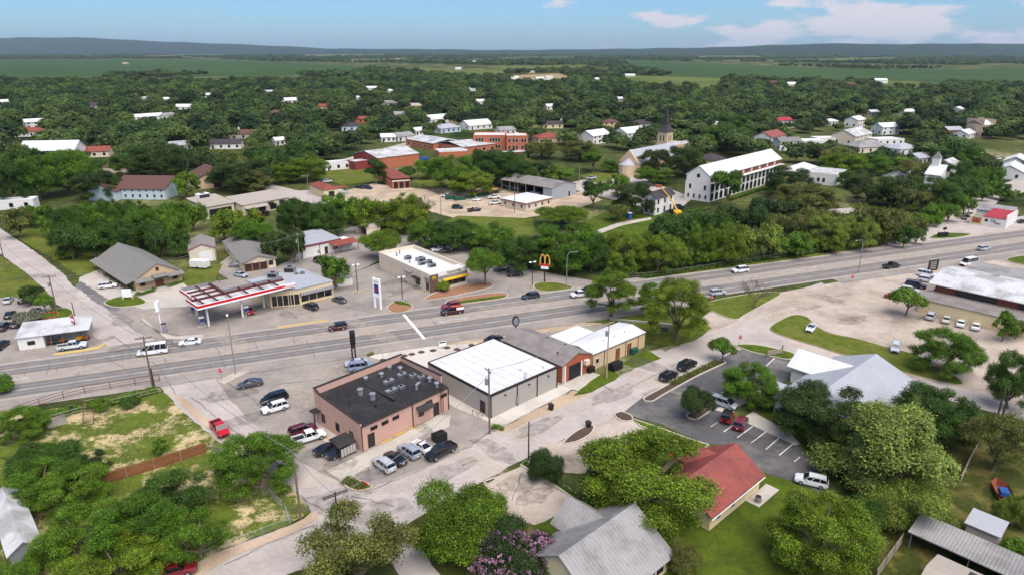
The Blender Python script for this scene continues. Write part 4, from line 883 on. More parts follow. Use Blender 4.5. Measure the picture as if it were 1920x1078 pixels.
for k in range(5): MB().box(0,.25,W*(.33+.165*k),W*(.33+.165*k)+.25,0,4.6).build('post','grey_steel',b.t)
b.fbox('f',L*.68,L*.68+.9,.03,2.1,0,.06).build('door','door_dark',b.t)
# --- small garages with red roofs
b = Bld('garage','brick garage with rust-red roof and three open bays','' or (736,355),22,769,708)
b.walls(3.4,'orange_brick'); b.shed('rust_roof',3.45,4.2,.3,'b'); L = b.L; b.fbox('f',0,L,3.0,3.6,.02,.12).build('fascia','beige_wall',b.t)
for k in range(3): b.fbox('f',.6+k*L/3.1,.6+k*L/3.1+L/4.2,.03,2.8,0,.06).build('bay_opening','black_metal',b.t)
b = Bld('pump_house','cream shed with rust-red hip roof by the street corner','' or (608,372),36,634,582); b.walls(3.2,'cream_wall'); b.hip('rust_roof',1.4,.4); MB().box(b.L,b.L+5,1,5,3.0,3.2).build('canopy_roof','rust_roof',b.t); MB().box(b.L+4.6,b.L+4.8,1.2,1.4,.02,3.0).build('post','grey_steel',b.t)
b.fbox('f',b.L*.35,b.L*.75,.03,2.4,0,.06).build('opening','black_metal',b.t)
# --- school campus
b = Bld('gymnasium','orange brick gymnasium with white roof and maroon gable end','' or (709,319),44,786,664)
b.walls(5.6,'orange_brick'); L, W = b.L, b.W; b.gable('aged_white_roof','x',2.4,.3); MB().extrude([(0,5.6),(W,5.6),(W/2,7.95)],'x',-.02,.6).build('gable_panel','maroon_metal',b.t); b.fbox('l',0.05,W-.05,.03,5.55,.01,.06).build('end_panel','maroon_metal',b.t)
for k in range(5): b.fbox('f',(k+.5)*L/5-.1,(k+.5)*L/5+.1,.03,5.4,0,.08).build('pilaster','orange_brick',b.t)
b = Bld('gym_annex','maroon metal annex with flat white roof beside the gymnasium','' or (667,320),44,694,652); b.walls(4.0,'maroon_metal'); b.flat('aged_white_roof',.2,'maroon_metal',.15)
b = Bld('class_block','low orange brick classroom block with white roof','' or (813,283),40,L=20,W=30); b.walls(4,'orange_brick'); b.gable('aged_white_roof','y',1.6,.4); b.windows('l',5,1,2,1.6)
b = Bld('cafeteria','orange brick hall with wide white roof beside the school','' or (868,290),40,L=24,W=26); b.walls(4,'orange_brick'); b.gable('aged_white_roof','x',1.8,.4); b.windows('l',4,1,2,1.6); b.windows('f',4,1,2,1.6)
b = Bld('school_link','low flat-roofed brick link building with blue tarp below','' or (824,297),20,L=16,W=10); b.walls(3.4,'orange_brick'); b.flat('aged_white_roof',.3,'white_wall',.2)
tag(MB().box(-2.5,2.5,-1.5,1.5,0,1.2).build('blue_bin','blue_plastic'),'row of blue recycling bins beside the school','bin').location = P(795,300)
tag(MB().box(-2.2,2.2,-1.3,1.3,0,1.2).build('blue_bin','blue_plastic'),'blue recycling bins under the school trees','bin').location = P(815,303)
b = Bld('school','two-storey orange brick school with white flat roof','' or (888,283),0,948,W=16); b.walls(8.4,'orange_brick'); b.flat('white_roof',.5,'orange_brick',.3)
for z in (1.4,5.2):
    for a in (2,3.6,5.2,10,11.6,13.2,14.8): b.window('f',a,z,1.2,2.0)
b = Bld('school_wing','two-storey brick school wing with rooftop white dome','' or (950,285),4,990,W=14); b.walls(8.6,'orange_brick'); b.flat('white_roof',.5,'orange_brick',.3)
for z in (1.4,5.2):
    for a in (1.6,4.0,5.8,9.0,10.6): b.window('f',a,z,1.1,2.0)
u = MB(); nn = 12
u.add([(b.L*.5+1.6*math.cos(2*math.pi*k/nn)*math.cos(j*.35),5+1.6*math.sin(2*math.pi*k/nn)*math.cos(j*.35),8.65+1.6*math.sin(j*.35)) for j in range(5) for k in range(nn)],[(j*nn+k,j*nn+(k+1)%nn,(j+1)*nn+(k+1)%nn,(j+1)*nn+k) for j in range(4) for k in range(nn)]+[tuple(range(4*nn,5*nn))]); b.part('roof_dome','white_wall',u,True)
b = Bld('covered_walk','low white covered walkway in front of the brick school','' or (905,297),10,L=26,W=3); b.walls(3,'maroon_metal'); b.flat('white_roof',.1,'white_wall',.1)
# --- church with tower
b = Bld('church','pale stone church with blue-grey metal roof and low apse','' or (1197,332),47,L=38,bx=1160)
b.walls(6.0,'stone_wall'); L, W = b.L, b.W
b.shed('galvalume',6.05,7.4,.3,'f',name='aisle_roof',y1=W*.27); b.shed('galvalume',6.05,7.4,.3,'b',name='aisle_roof',y0=W*.73)
MB().extrude([(W*.25,6),(W*.75,6),(W*.75,8.6),(W*.5,11.4),(W*.25,8.6)],'x',0,L).build('nave_wall','stone_wall',b.t); 
MB().extrude([(W*.22,8.5),(W*.5,11.5),(W*.78,8.5),(W*.78,8.7),(W*.5,11.75),(W*.22,8.7)],'x',.5,L).build('nave_roof','galvalume',b.t)
MB().extrude([(-.02,6),(W+.02,6),(W*.5,11.9)],'x',-.35,.45).build('gable_wall','stone_wall',b.t)
ap = [(0-5*math.sin(math.pi*k/6)-.05, W/2-W*.36*math.cos(math.pi*k/6)) for k in range(7)]
MB().prism(ap,0,5.2).build('apse_wall','stone_wall',b.t); MB().add([(x*1.05,y,5.2) for x,y in ap]+[(-.4,W/2,8.2)],[(k,k+1,7) for k in range(6)]+[(6,0,7),tuple(range(7))]).build('apse_roof','galvalume',b.t)
for k in range(7): b.window('f',3+k*4.6,1.6,.9,2.8,'stone_wall')
tp = P(1249,287); b = Bld('church_tower','square stone church tower with tall dark pointed spire','' or (1248,291),45,L=6,W=6,cat='tower')
b.walls(12.5,'stone_wall'); MB().add([(-.5,-.5,12.5),(6.5,-.5,12.5),(6.5,6.5,12.5),(-.5,6.5,12.5),(1.6,1.6,16),(4.4,1.6,16),(4.4,4.4,16),(1.6,4.4,16),(3,3,29)],[(0,3,2,1),(0,1,5,4),(1,2,6,5),(2,3,7,6),(3,0,4,7),(4,5,8),(5,6,8),(6,7,8),(7,4,8)]).build('spire','dark_shingle',b.t)
for fc in 'fl':
    for a in (2,4): b.window(fc,a,7.5,.7,3.0,'stone_wall')
b = Bld('stone_annex','low stone hall with flat pale roof behind the church tower','' or (1262,292),45,L=26,W=12); b.walls(5,'stone_wall'); b.flat('aged_white_roof',.4,'stone_wall',.3); b.windows('f',5,1.2,1.2,2)
# --- long arcaded convent
b = Bld('convent','long white three-storey arcaded building with white roof and red dormers','' or (1329,380),47,1460,1283)
b.walls(7.4,'white_wall'); L, W = b.L, b.W
MB().extrude([(0.3,7.4),(W-.3,7.4),(W-.3,9.6),(W/2,13.2),(.3,9.6)],'x',0,.6).build('gable_wall','white_wall',b.t); MB().extrude([(.3,7.42),(W-.3,7.42),(W-.3,9.6),(W/2,13.0),(.3,9.6)],'x',.61,L-.1).build('attic_wall','rust_roof',b.t)
MB().extrude([(-.3,9.35),(W/2,13.2),(W+.3,9.35),(W+.3,9.55),(W/2,13.45),(-.3,9.55)],'x',-.2,L+.2).build('roof','white_roof',b.t)
MB().box(-.1,L+.1,-1.6,-.05,7.2,7.42).build('gallery_roof','white_wall',b.t)
na = 17
for z in (0.3,3.8):
    for k in range(na):
        a = (k+.5)*L/na; w_ = L/na*.32
        prof = [(a-w_,z)]+[(a-w_*math.cos(math.pi*j/6),z+1.9+w_*math.sin(math.pi*j/6)) for j in range(7)]+[(a+w_,z)]
        MB().extrude(prof,'y',-.06,-.0).build('arch','glass',b.t)
for k in range(na): b.fbox('f',(k+.1)*L/na,(k+.55)*L/na,7.75,9.2,-.24,-.18).build('dormer_window' if k%2 else 'shutter','window_frame' if k%2 else 'maroon_metal',b.t)
for a in (W*.15,W*.38,W*.62,W*.85): b.window('l',a,1.0,.8,1.5)
for a in (W*.2,W*.8): b.window('l',a,4.4,.9,1.8)
b.fbox('l',W*.44,W*.56,9.0,10.4,0,.08).build('round_window','glass',b.t)
hd = thing('clipped_hedge','clipped green hedge along the arcaded white building','hedge',b.o,47); 
# hedge mesh is planted with the vegetation below
HEDGE = [(hd, L*.12, L*.9, -5.2, -3.8, 1.1)]
# --- house under repair with boom lift
b = Bld('repair_house','two-storey white house with half-stripped plywood roof','' or (1227,405),46,1262,1206); b.walls(6.2,'white_wall','x',1.8); L, W = b.L, b.W; b.gable('dark_shingle','x',1.8,.4)
MB().add([(.6,W*.55,8.0),(L-1.6,W*.55,8.0),(L-1.6,W+.3,6.5),(.6,W+.3,6.5),(.6,W*.55,8.2),(L-1.6,W*.55,8.2),(L-1.6,W+.3,6.7),(.6,W+.3,6.7)],[(0,3,2,1),(4,5,6,7),(0,1,5,4),(1,2,6,5),(2,3,7,6),(3,0,4,7)]).build('plywood_deck','plywood',b.rf)
for z in (.9,3.9): b.windows('f',3,z,.8,1.5,fm='dark_trim'); b.windows('l',2,z,.8,1.5,fm='dark_trim')
lf = thing('boom_lift','yellow boom lift reaching over the stripped roof','lift',P(1270,404),0)
MB().box(-1.2,1.2,-2,2,.4,1.5).build('chassis','crane_yellow',lf); MB().tube([(0,0,1.5),(-1.5,3,4.5),(-5.5,4.5,9.2)],[.25,.22,.16],8).build('boom','crane_yellow',lf); MB().box(-7.2,-5.3,4,5,9.0,9.9).build('basket','orange_plastic',lf)
for sx in (-1,1):
    for sy in (-1.3,1.3): MB().tube([(sx*1.0,sy,.45),(sx*1.35,sy,.45)],.45,12).build('wheel','rubber',lf)
tag(MB().prism(rough_ring([(-3,-2),(3,-2.4),(3.4,1.5),(-2,2)],1,.3),.05,.35).build('tarpaulin','blue_plastic'),'crumpled blue tarpaulin beside the house under repair','tarpaulin').location = P(1245,411)
tt = thing('portable_toilet','blue portable toilet on the lawn by the footpath','toilet',P(1180,411),20); MB().box(-.6,.6,-.6,.6,0,2.1).build('cabin','blue_plastic',tt); MB().box(-.65,.65,-.65,.65,2.1,2.35).build('roof','white_door',tt); MB().box(-.4,.4,-.63,-.6,.1,1.9).build('door','blue_plastic',tt)
# --- white flat shop, steeple hall, right-hand shops
b = Bld('flat_white_shop','low white flat-roofed building with small paired windows','' or (1566,350),52,1584,1501); b.walls(4.6,'white_wall'); b.flat('aged_white_roof',.5,'white_wall',.3)
for a in (5,7.2,13,15.2,22,24): b.window('l',a,1.4,.9,1.5,'dark_trim')
b.windows('f',2,1.4,.9,1.5,fm='dark_trim'); MB().box(b.L,b.L+9,2,10,3.2,3.4).build('lean_roof','silver_roof',b.t)
b = Bld('white_chapel','tall white chapel with stepped gable and small bell tower','' or (1755,370),45,1773,1727); b.walls(8.5,'white_wall','y',3.2); b.gable('white_roof','y',3.2,.3); L, W = b.L, b.W
MB().box(L*.5-1.3,L*.5+1.3,W-2.8,W-.2,9.5,14.5).build('bell_tower','white_wall',b.t); MB().add([(L*.5-1.5,W-3,14.5),(L*.5+1.5,W-3,14.5),(L*.5+1.5,W,14.5),(L*.5-1.5,W,14.5),(L*.5,W-1.5,17)],[(0,3,2,1),(0,1,4),(1,2,4),(2,3,4),(3,0,4)]).build('tower_roof','grey_shingle',b.t)
for a in (L*.25,L*.5,L*.75): b.window('f',a,2.5,.9,4)
b = Bld('red_roof_shop','white roadside shop with bright red roof and painted lettering','' or (1882,429),42,1898,1841); b.walls(2.9,'white_wall'); L, W = b.L, b.W
b.shed('bright_red_roof',2.95,4.2,.15,'l'); MB().box(.0,L,-.3,-.02,0.02,4.3).build('false_front','white_wall',b.t)
text('lettering','Ck',1.3,'black_metal',b.t,(-.08,W*.55,1.95),(R(90),0,R(-90)),.02); text('lettering','Plaza',.85,'black_metal',b.t,(-.08,W*.32,1.35),(R(90),0,R(-90)),.02)
b.window('l',W*.85,1.5,.7,.7,'dark_trim'); 
b3 = Bld('flat_annex','cream flat-roofed annex with orange window panels','' or (1840,423),42,L=5,bx=1816); b3.walls(2.5,'cream_wall'); b3.flat('grey_metal_roof',.2,'cream_wall',.2); b3.window('l',b3.W*.3,.8,1,1.6,'dark_trim','terracotta'); b3.window('l',b3.W*.6,.8,1,1.6,'dark_trim','terracotta')
q_ = P(1898,402,3.4); b3 = Bld('roadside_warehouse','silver metal roofed building behind the red-roofed shop',proj(q_.x,q_.y,0),42,L=8,W=10.3); b3.walls(3.4,'white_wall','y',1.6); b3.gable('silver_roof','y',1.6,.3)
# --- big warehouse with lean-to on the right
b = Bld('warehouse','large cream warehouse with long white metal roof and glazed clerestory','' or (1719,584),-47,L=75,W=36); L, W = b.L, b.W
b.h = 3.2
MB().box(0,L,0,W,0,3.0).build('wall','cream_wall',b.t)
b.shed('grey_metal_roof',3.05,3.5,.2,'f',name='lean_roof',y1=6.0)
MB().box(1,L-1,6.4,21.6,3.0,5.4).build('clerestory','rust_steel',b.t)
for k in range(18): MB().box(1.4+k*3.9,1.4+k*3.9+3.5,6.32,6.41,3.6,5.2).build('clerestory_pane','glass' if k%3 else 'door_brown',b.t)
prof = [(5.4,5.2),(14.5,6.9),(22.5,5.6),(22.5,5.75),(14.5,7.08),(5.4,5.35)]
MB().extrude(prof,'x',-.3,L).build('roof','aged_white_roof',b.t)
mb = MB()
for k in range(80):
    x = -.2+k*.93
    for a,b_ in (((5.4,5.35),(14.5,7.08)),((14.5,7.08),(22.5,5.75))): mb.add([(x-.04,a[0],a[1]),(x+.04,a[0],a[1]),(x+.04,b_[0],b_[1]),(x-.04,b_[0],b_[1]),(x,a[0],a[1]+.07),(x,b_[0],b_[1]+.07)],[(0,1,4),(1,2,5,4),(2,3,5),(3,0,4,5)])
b.part('roof_ribs','aged_white_roof',mb,kind='stuff')
MB().extrude([(22.6,4.6),(30,5.6),(36.4,4.3),(36.4,4.45),(30,5.75),(22.6,4.75)],'x',2,L).build('rear_roof','silver_roof',b.t); MB().box(2.2,L-.2,22.7,36,3.0,4.45).build('rear_wall','cream_wall',b.t)
for x in (9,17,25): MB().box(x,x+1.1,15.2,19.0,6.3,6.95).build('skylight','grey_panel',b.rf if hasattr(b,'rf') else b.t)
# --- low shop by the highway, left
b = Bld('porch_shop','low white shop with long pale roof overhanging a cluttered porch','' or (37,657),22,169,W=6.5); L, W = b.L, b.W
MB().box(0,L*.36,0,W,0,2.5).build('wall','white_wall',b.t); MB().box(L*.36,L-.3,2.6,W,0,2.6).build('back_wall','grey_wall',b.t)
b.shed('aged_white_roof',2.55,3.3,.3,'f'); b.window('f',L*.18,1.0,1.1,.6,'dark_trim')
for k in range(4): MB().box(L*(.45+.17*k),L*(.45+.17*k)+.12,.1,.22,0.02,2.6).build('porch_post','pole_wood',b.t)
tg = thing('shop_sign','red and white upright sign on the low shop roof','sign',b.o + Matrix.Rotation(R(22),3,'Z') @ Vector((L*.78,2.6,2.95)),-30); MB().box(-.06,.06,-.06,.06,0,2.4).build('post','black_metal',tg); MB().box(-.7,.7,-.16,-.06,.5,1.9).build('panel','sign_red',tg); MB().box(-.55,.55,-.18,-.161,.9,1.5).build('inner_panel','sign_white',tg)
for i,(a,m_) in enumerate(((.42,'rust_steel'),(.5,'green_plastic'),(.58,'terracotta'),(.84,'crane_yellow'),(.93,'orange_plastic'))):
    q = b.o + Matrix.Rotation(R(22),3,'Z') @ Vector((L*a,1.2,0)); mb = MB().box(-.5,.5,-.4,.4,.25,1.0).box(-.35,.1,-.3,.3,1.001,1.5); 
    tt = thing('yard_machine',('rusty','green','terracotta','yellow','orange')[i]+' machine under the low shop porch','machine',q,22+i*20); MB().box(-.5,.5,-.4,.4,.25,.9).build('body',m_,tt)
    for sx in (-.35,.35): MB().tube([(sx,-.45,.25),(sx,.45,.25)],.25,10).build('roller','rubber',tt)
    MB().tube([(.3,0,.9),(.7,0,1.5)],.04,6).build('handle','black_metal',tt)
# --- town houses seen between trees: (x, y of roof centre, length, depth, angle, walls, roof, form, label)
HOUSES = [
 (13,191,16,10,20,'white_wall','white_roof','gable','white house by the pale clearing at the town edge'),(181,197,18,12,10,'grey_wall','dark_shingle','gable','grey-roofed house standing alone among dark oaks'),(354,200,22,10,5,'white_wall','white_roof','gable','long white-roofed house in the oak wood'),
 (272,184,9,8,30,'white_wall','white_roof','gable','tiny white house far in the wood'),(312,186,14,9,40,'white_wall','white_roof','hip','white hip-roofed house far in the oak wood'),(390,178,14,9,15,'white_wall','white_roof','gable','narrow white roof at the far edge of the oaks'),
 (258,219,14,9,44,'white_wall','white_roof','gable','white gabled house beside the twin white cottages'),(288,217,16,9,50,'white_wall','white_roof','gable','white cottage with steep front gable'),(318,216,16,10,42,'white_wall','silver_roof','hip','white house with silver hip roof'),
 (505,172,12,9,30,'blue_wall','galvalume','gable','pale blue house near the far green field'),(545,188,22,12,40,'white_wall','white_roof','gable','white house with bright roof far up the wood'),(607,199,22,10,10,'tan_wall','rust_roof','hip','tan house with rust-coloured roof'),(520,211,16,10,35,'brown_roof','brown_roof','hip','small brown hip roof among round oaks'),
 (65,228,14,9,44,'white_wall','white_roof','gable','white house up the slope from the arched hall'),(62,246,20,12,10,'white_wall','rust_roof','hip','white house with reddish hip roof'),(184,282,16,10,15,'beige_wall','rust_roof','gable','rust-roofed house above the low white wall'),(337,271,13,9,48,'white_wall','galvalume','gable','small white cottage with metal roof'),
 (428,268,20,10,10,'white_wall','dark_shingle','gable','white house with dark grey roof'),(460,250,18,12,15,'grey_wall','brown_roof','hip','brown hip roof with a white chimney'),(632,304,14,9,30,'white_wall','aged_white_roof','flat','flat white clinic with dark openings near the gym lawn'),(526,262,9,7,40,'white_wall','white_roof','gable','little white house behind round oaks'),
 (697,165,22,10,5,'white_wall','white_roof','gable','white house on the skyline side of the wood'),(733,170,11,8,44,'white_wall','white_roof','gable','small white house near the pale field'),(672,183,10,8,20,'white_wall','white_roof','hip','compact white hip-roofed house'),(730,193,20,12,10,'grey_wall','grey_shingle','hip','grey hip-roofed house in a gap of oaks'),(780,198,22,10,5,'tan_wall','tan_roof','gable','tan long house with pale roof'),
 (752,214,20,10,30,'white_wall','silver_roof','gable','white house with blue-silver roof'),(678,223,16,10,10,'orange_brick','rust_roof','hip','orange brick house with low roof'),(820,222,24,14,44,'white_wall','white_roof','gable','white house with two steep gables'),(893,233,24,15,40,'white_wall','white_roof','gable','broad white-roofed house with a big front gable'),(838,239,20,12,44,'blue_wall','galvalume','hip','pale blue house with silver hip roof'),
 (782,244,9,8,50,'white_wall','white_roof','gable','slim white gable behind the school road'),(755,254,14,9,46,'white_wall','silver_roof','gable','white cottage with silver roof beside the school road'),(728,256,10,8,20,'white_wall','white_roof','gable','small white outhouse beside the school road'),(660,236,16,10,20,'blue_wall','dark_shingle','hip','blue house with dark roof'),(948,243,14,9,30,'white_wall','silver_roof','gable','silver-roofed house just behind the brick school'),
 (1037,232,17,9,8,'cream_wall','dark_shingle','gable','cream house with dark roof and twin chimneys'),(1028,257,18,12,20,'tan_wall','rust_roof','hip','low house with orange hip roof'),(1035,199,14,9,20,'white_wall','white_roof','gable','white house deep in the wood behind the brick school'),(900,190,12,9,40,'white_wall','white_roof','gable','white roof high in the wood above the school'),
 (1115,252,20,13,46,'white_wall','white_roof','gable','large white two-storey house with porch near the church'),(1182,247,22,14,40,'white_wall','white_roof','gable','white two-storey house beside the church tower'),(1145,229,14,10,10,'tan_wall','brown_roof','hip','tan house with brown roof behind the white two-storey houses'),(1204,231,18,12,12,'grey_wall','dark_shingle','hip','dark hip-roofed house behind the spire'),(1165,185,13,8,30,'white_wall','white_roof','gable','white house in the wood above the spire'),
 (1450,155,28,14,5,'brown_roof','brown_roof','hip','long brown-roofed farmhouse by the green field'),(1481,158,24,14,10,'white_wall','white_roof','gable','white farm building by the green field'),(1646,151,36,14,3,'white_wall','white_roof','gable','long white barn at the edge of the green field'),(1594,158,24,12,8,'brown_roof','brown_roof','hip','brown-roofed farmhouse near the white barn'),
 (1467,225,15,9,20,'white_wall','bright_red_roof','gable','white house with bright red roof'),(1347,233,16,10,30,'white_wall','white_roof','hip','white house behind the church oaks'),(1443,254,22,13,46,'white_wall','red_roof','gable','white hall with broad dark red roof'),(1478,264,15,9,10,'white_wall','grey_shingle','gable','white cottage with grey roof beside the red-roofed hall'),(1520,263,22,11,8,'white_wall','white_roof','flat','flat white carport building with dark shade'),
 (1562,258,26,10,5,'white_wall','white_roof','flat','cream flat-fronted shop with pale roof'),(1597,251,30,16,44,'beige_wall','aged_white_roof','gable','big pale barn with wide flared gable'),(1603,224,17,11,44,'white_wall','white_roof','gable','white gabled barn in the trees'),(1557,227,10,8,20,'white_wall','white_roof','hip','little white house in the dark oaks'),(1661,237,17,11,20,'white_wall','white_roof','gable','white metal barn beside tall poles'),(1661,260,21,12,12,'white_wall','white_roof','flat','plain white box building beside tall poles'),
 (1626,273,24,15,15,'beige_wall','silver_roof','hip','house with broad silver hip roof'),(1690,277,17,12,25,'white_wall','galvalume','hip','silver-roofed house hidden in big oaks'),(1720,294,12,9,30,'white_wall','galvalume','gable','small bluish metal roof in the oaks'),(1785,243,13,9,10,'orange_brick','galvalume','gable','brick house with blue-grey metal roof'),(1808,249,17,10,40,'white_wall','white_roof','gable','white house with steep bright roof'),
 (1700,209,14,9,20,'white_wall','white_roof','gable','white house at the top of the wood above the dirt road'),(1636,210,11,8,20,'white_wall','white_roof','gable','small white roof far up among oaks'),(1795,204,11,8,40,'white_wall','white_roof','gable','tiny white house above the stone hall'),(1500,317,20,14,48,'tan_wall','white_roof','hip','tan house with white hip roof behind the convent end'),(1693,327,20,12,44,'white_wall','aged_white_roof','gable','white-roofed cottage behind the white chapel'),
 (1893,318,20,14,50,'white_wall','white_roof','gable','white house with bright twin gables near the dirt road'),(1905,300,18,11,50,'white_wall','white_roof','gable','long white-roofed house behind the twin-gabled one'),(107,280,30,16,8,'white_wall','white_roof','arch','white hall with a big round arched front'),(1330,297,13,12,46,'cream_wall','dark_shingle','hip','cream two-storey house with dark hip roof'),(1297,310,12,9,46,'cream_wall','brown_roof','hip','low brown-roofed cottage beside the cream house'),
 (965,146,18,12,20,'white_wall','white_roof','gable','white farm shed in the pale yard'),(988,148,16,10,5,'grey_wall','dark_shingle','gable','dark-roofed farm shed in the pale yard'),(1012,147,20,10,30,'white_wall','white_roof','gable','white farm barn in the pale yard'),(1030,145,16,10,10,'white_wall','aged_white_roof','gable','grey-white farm barn in the pale yard'),(998,135,18,10,5,'tan_wall','tan_roof','gable','tan farm building behind the pale yard'),(1120,149,18,14,10,'white_wall','white_roof','hip','rounded white barn beside the farm track'),(1182,141,24,10,3,'white_wall','white_roof','gable','long white poultry shed by the green field'),
 (884,167,14,10,15,'white_wall','white_roof','gable','white roof at the wood edge below the pale field'),(236,119,26,18,5,'tan_wall','tan_roof','hip','lone tan pavilion in the green field'),(860,129,20,12,4,'white_wall','white_roof','gable','white farmhouse beside the pale field'),(745,111,30,14,5,'beige_wall','tan_roof','gable','far pale farmstead on the plain'),(890,116,30,14,5,'white_wall','white_roof','gable','far white farmstead on the plain'),(700,97,60,30,3,'beige_wall','tan_roof','gable','hazy pale buildings on the plain'),(760,97,60,30,3,'white_wall','white_roof','gable','hazy white buildings near the horizon'),(30,374,16,6,15,'white_wall','white_roof','flat','low white roof beside the street corner trees'),(1775,307,14,10,44,'white_wall','aged_white_roof','gable','white cottage in the oaks below the stone hall')]
CLEAR = [(884,246,992,279,395),(662,276,788,314,318),(765,252,872,284,345),(1158,276,1236,326,300),(1234,196,1264,270,330),(1312,286,1350,312,330),(1506,322,1582,346,290),(1286,320,1456,372,255),(1730,335,1772,362,270)]
for (hx,hy,hl,hw,ha,wm,rm,form,lab) in HOUSES:
    eh = 5.2 if 'two-storey' in lab or 'hall' in lab or 'barn' in lab else 3.2
    c = P(hx,hy,eh); c.z = 0; c += 0*c
    v0 = Vector((math.cos(R(ha)),math.sin(R(ha)),0)); v1 = Vector((-v0.y,v0.x,0)); oo = c - v0*hl/2 - v1*hw/2
    hl *= .9; hw *= .9
    b = Bld('house',lab,proj(*oo),ha,L=hl,W=hw,cat='house')
    rh = hw*.24
    if form == 'gable': b.walls(eh,wm,'x',rh); b.gable(rm,'x',rh,.4)
    elif form == 'hip': b.walls(eh,wm); b.hip(rm,rh,.4)
    elif form == 'arch': b.walls(5.5,wm,'x',4.2); b.gable(rm,'x',4.2,.4); pf = [(hl*.5+4.5*math.cos(math.pi*j/10), .05+5.6*math.sin(math.pi*j/10)) for j in range(11)]; MB().extrude(pf,'y',-.12,-.02).build('arched_front','glass',b.t)
    else: b.walls(eh,wm); b.flat(rm,.4,wm,.25)
    d = c.y
    if d < 900:
        nw = 3 if hl < 18 else 4
        b.windows('f',nw,1.0,1.1,1.3,fm='dark_trim'); b.windows('l',2,1.0,1.0,1.3,fm='dark_trim')
        if eh > 5: b.windows('f',nw,3.8,1.0,1.2,fm='dark_trim')
        b.door('f',hl*.12,1.0,2.1,'door_dark')
    if 'chimney' in lab:
        for x in ((.6,hl-1.2) if 'twin' in lab else (hl*.3,)): MB().box(x,x+.9,hw/2-.4,hw/2+.4,eh,eh+rh+1.4).build('chimney','white_wall',b.t)
    w_ = hl*ppm(max(hy,100)+6)*.5
    CLEAR.append((hx-w_*.36, hy-2.5, hx+w_*.36, hy+.6+eh*ppm(max(hy,100))*.1, d))
# stone town hall on the right
b = Bld('town_hall','two-storey pale stone hall with arched parapet ends','' or (1893,262),8,1915,W=14); b.t.location += Vector((-14,8,0)); b.walls(8.5,'stone_wall','x',2.4); b.gable('white_roof','x',2.4,.3)
for z in (1.2,5.0): b.windows('f',4,z,1.5,2.2,fm='dark_trim')
for x in (0,b.L-.5): MB().box(x,x+.5,-.4,14.4,8.4,11.8).build('gable_parapet','stone_wall',b.t)
CLEAR.append((1840,228,1915,285,450))
# ---------------------------------------------------------------- vehicles (front along +x)
def hull(st, name):
    # stations: (x, z_bottom, z_shoulder, z_top, half_width)
    v, f = [], []
    for (x, zb, zs, zt, w) in st:
        v += [(x,-w*.9,zb),(x,-w,zb+.12),(x,-w,zs),(x,-w*.86,zt),(x,w*.86,zt),(x,w,zs),(x,w,zb+.12),(x,w*.9,zb)]
    n = 8
    for i in range(len(st)-1):
        for k in range(n): f.append((i*n+k,i*n+(k+1)%n,(i+1)*n+(k+1)%n,(i+1)*n+k))
    f += [tuple(range(n)), tuple(range((len(st)-1)*n, len(st)*n))[::-1]]
    return MB().add(v, f).mesh(name, 'paint_base', True)
def cabin(base, roof, wb, wr, zb, zr, n_side=2):
    """cabin shell and its panes; base/roof are (x_rear, x_front) at the belt and the roof"""
    bm = bmesh.new()
    xb0, xb1 = base; xr0, xr1 = roof
    lo, hi = [], []
    for k in range(n_side+1):
        t = k/n_side; lo.append(xb0+(xb1-xb0)*t); hi.append(xr0+(xr1-xr0)*t)
    V = {}
    for s in (-1, 1):
        for k in range(n_side+1): V[s,k,0] = bm.verts.new((lo[k], s*wb, zb)); V[s,k,1] = bm.verts.new((hi[k], s*wr, zr - (.04 if k in (0,n_side) else 0)))
    panes = []
    for s in (-1, 1):
        for k in range(n_side): panes.append(('side_window', bm.faces.new((V[s,k,0],V[s,k+1,0],V[s,k+1,1],V[s,k,1]))))
    panes.append(('rear_window', bm.faces.new((V[-1,0,0],V[1,0,0],V[1,0,1],V[-1,0,1])))); panes.append(('windshield', bm.faces.new((V[-1,n_side,0],V[1,n_side,0],V[1,n_side,1],V[-1,n_side,1]))))
    for k in range(n_side): bm.faces.new((V[-1,k,1],V[-1,k+1,1],V[1,k+1,1],V[1,k,1]))
    bmesh.ops.recalc_face_normals(bm, faces=bm.faces)
    out = []
    for nm, fc in panes:
        bmesh.ops.inset_individual(bm, faces=[fc], thickness=.055)
        nrm = fc.normal.copy(); pts = [vv.co - nrm*.012 for vv in fc.verts]; c = sum(pts, Vector())/len(pts)
        out.append((nm, [tuple(c+(p-c)*1.02) for p in pts]))
    bm.faces.ensure_lookup_table(); bmesh.ops.delete(bm, geom=[fc for _, fc in panes], context='FACES_ONLY')
    me = bpy.data.meshes.new('cabin'); bm.to_mesh(me); bm.free(); me.materials.append(M['paint_base'])
    pm = []
    for nm, pts in out:
        m_ = MB().add(pts, [tuple(range(len(pts)))]).mesh(nm, 'car_glass'); pm.append((nm, m_))
    return me, pm
mat('paint_base', S(120,120,120), .3, .03, coat=.6)
TYRE = {}
def wheel_mesh(r, w):
    if (r,w) not in TYRE:
        TYRE[r,w] = (MB().tube([(0,-w/2,0),(0,-w/2+.03,0),(0,w/2-.03,0),(0,w/2,0)],[r*.9,r,r,r*.9],14).mesh('wheel','rubber',True), MB().tube([(0,-w/2-.012,0),(0,w/2+.012,0)],r*.58,12).mesh('rim','rim',True))
    return TYRE[r,w]
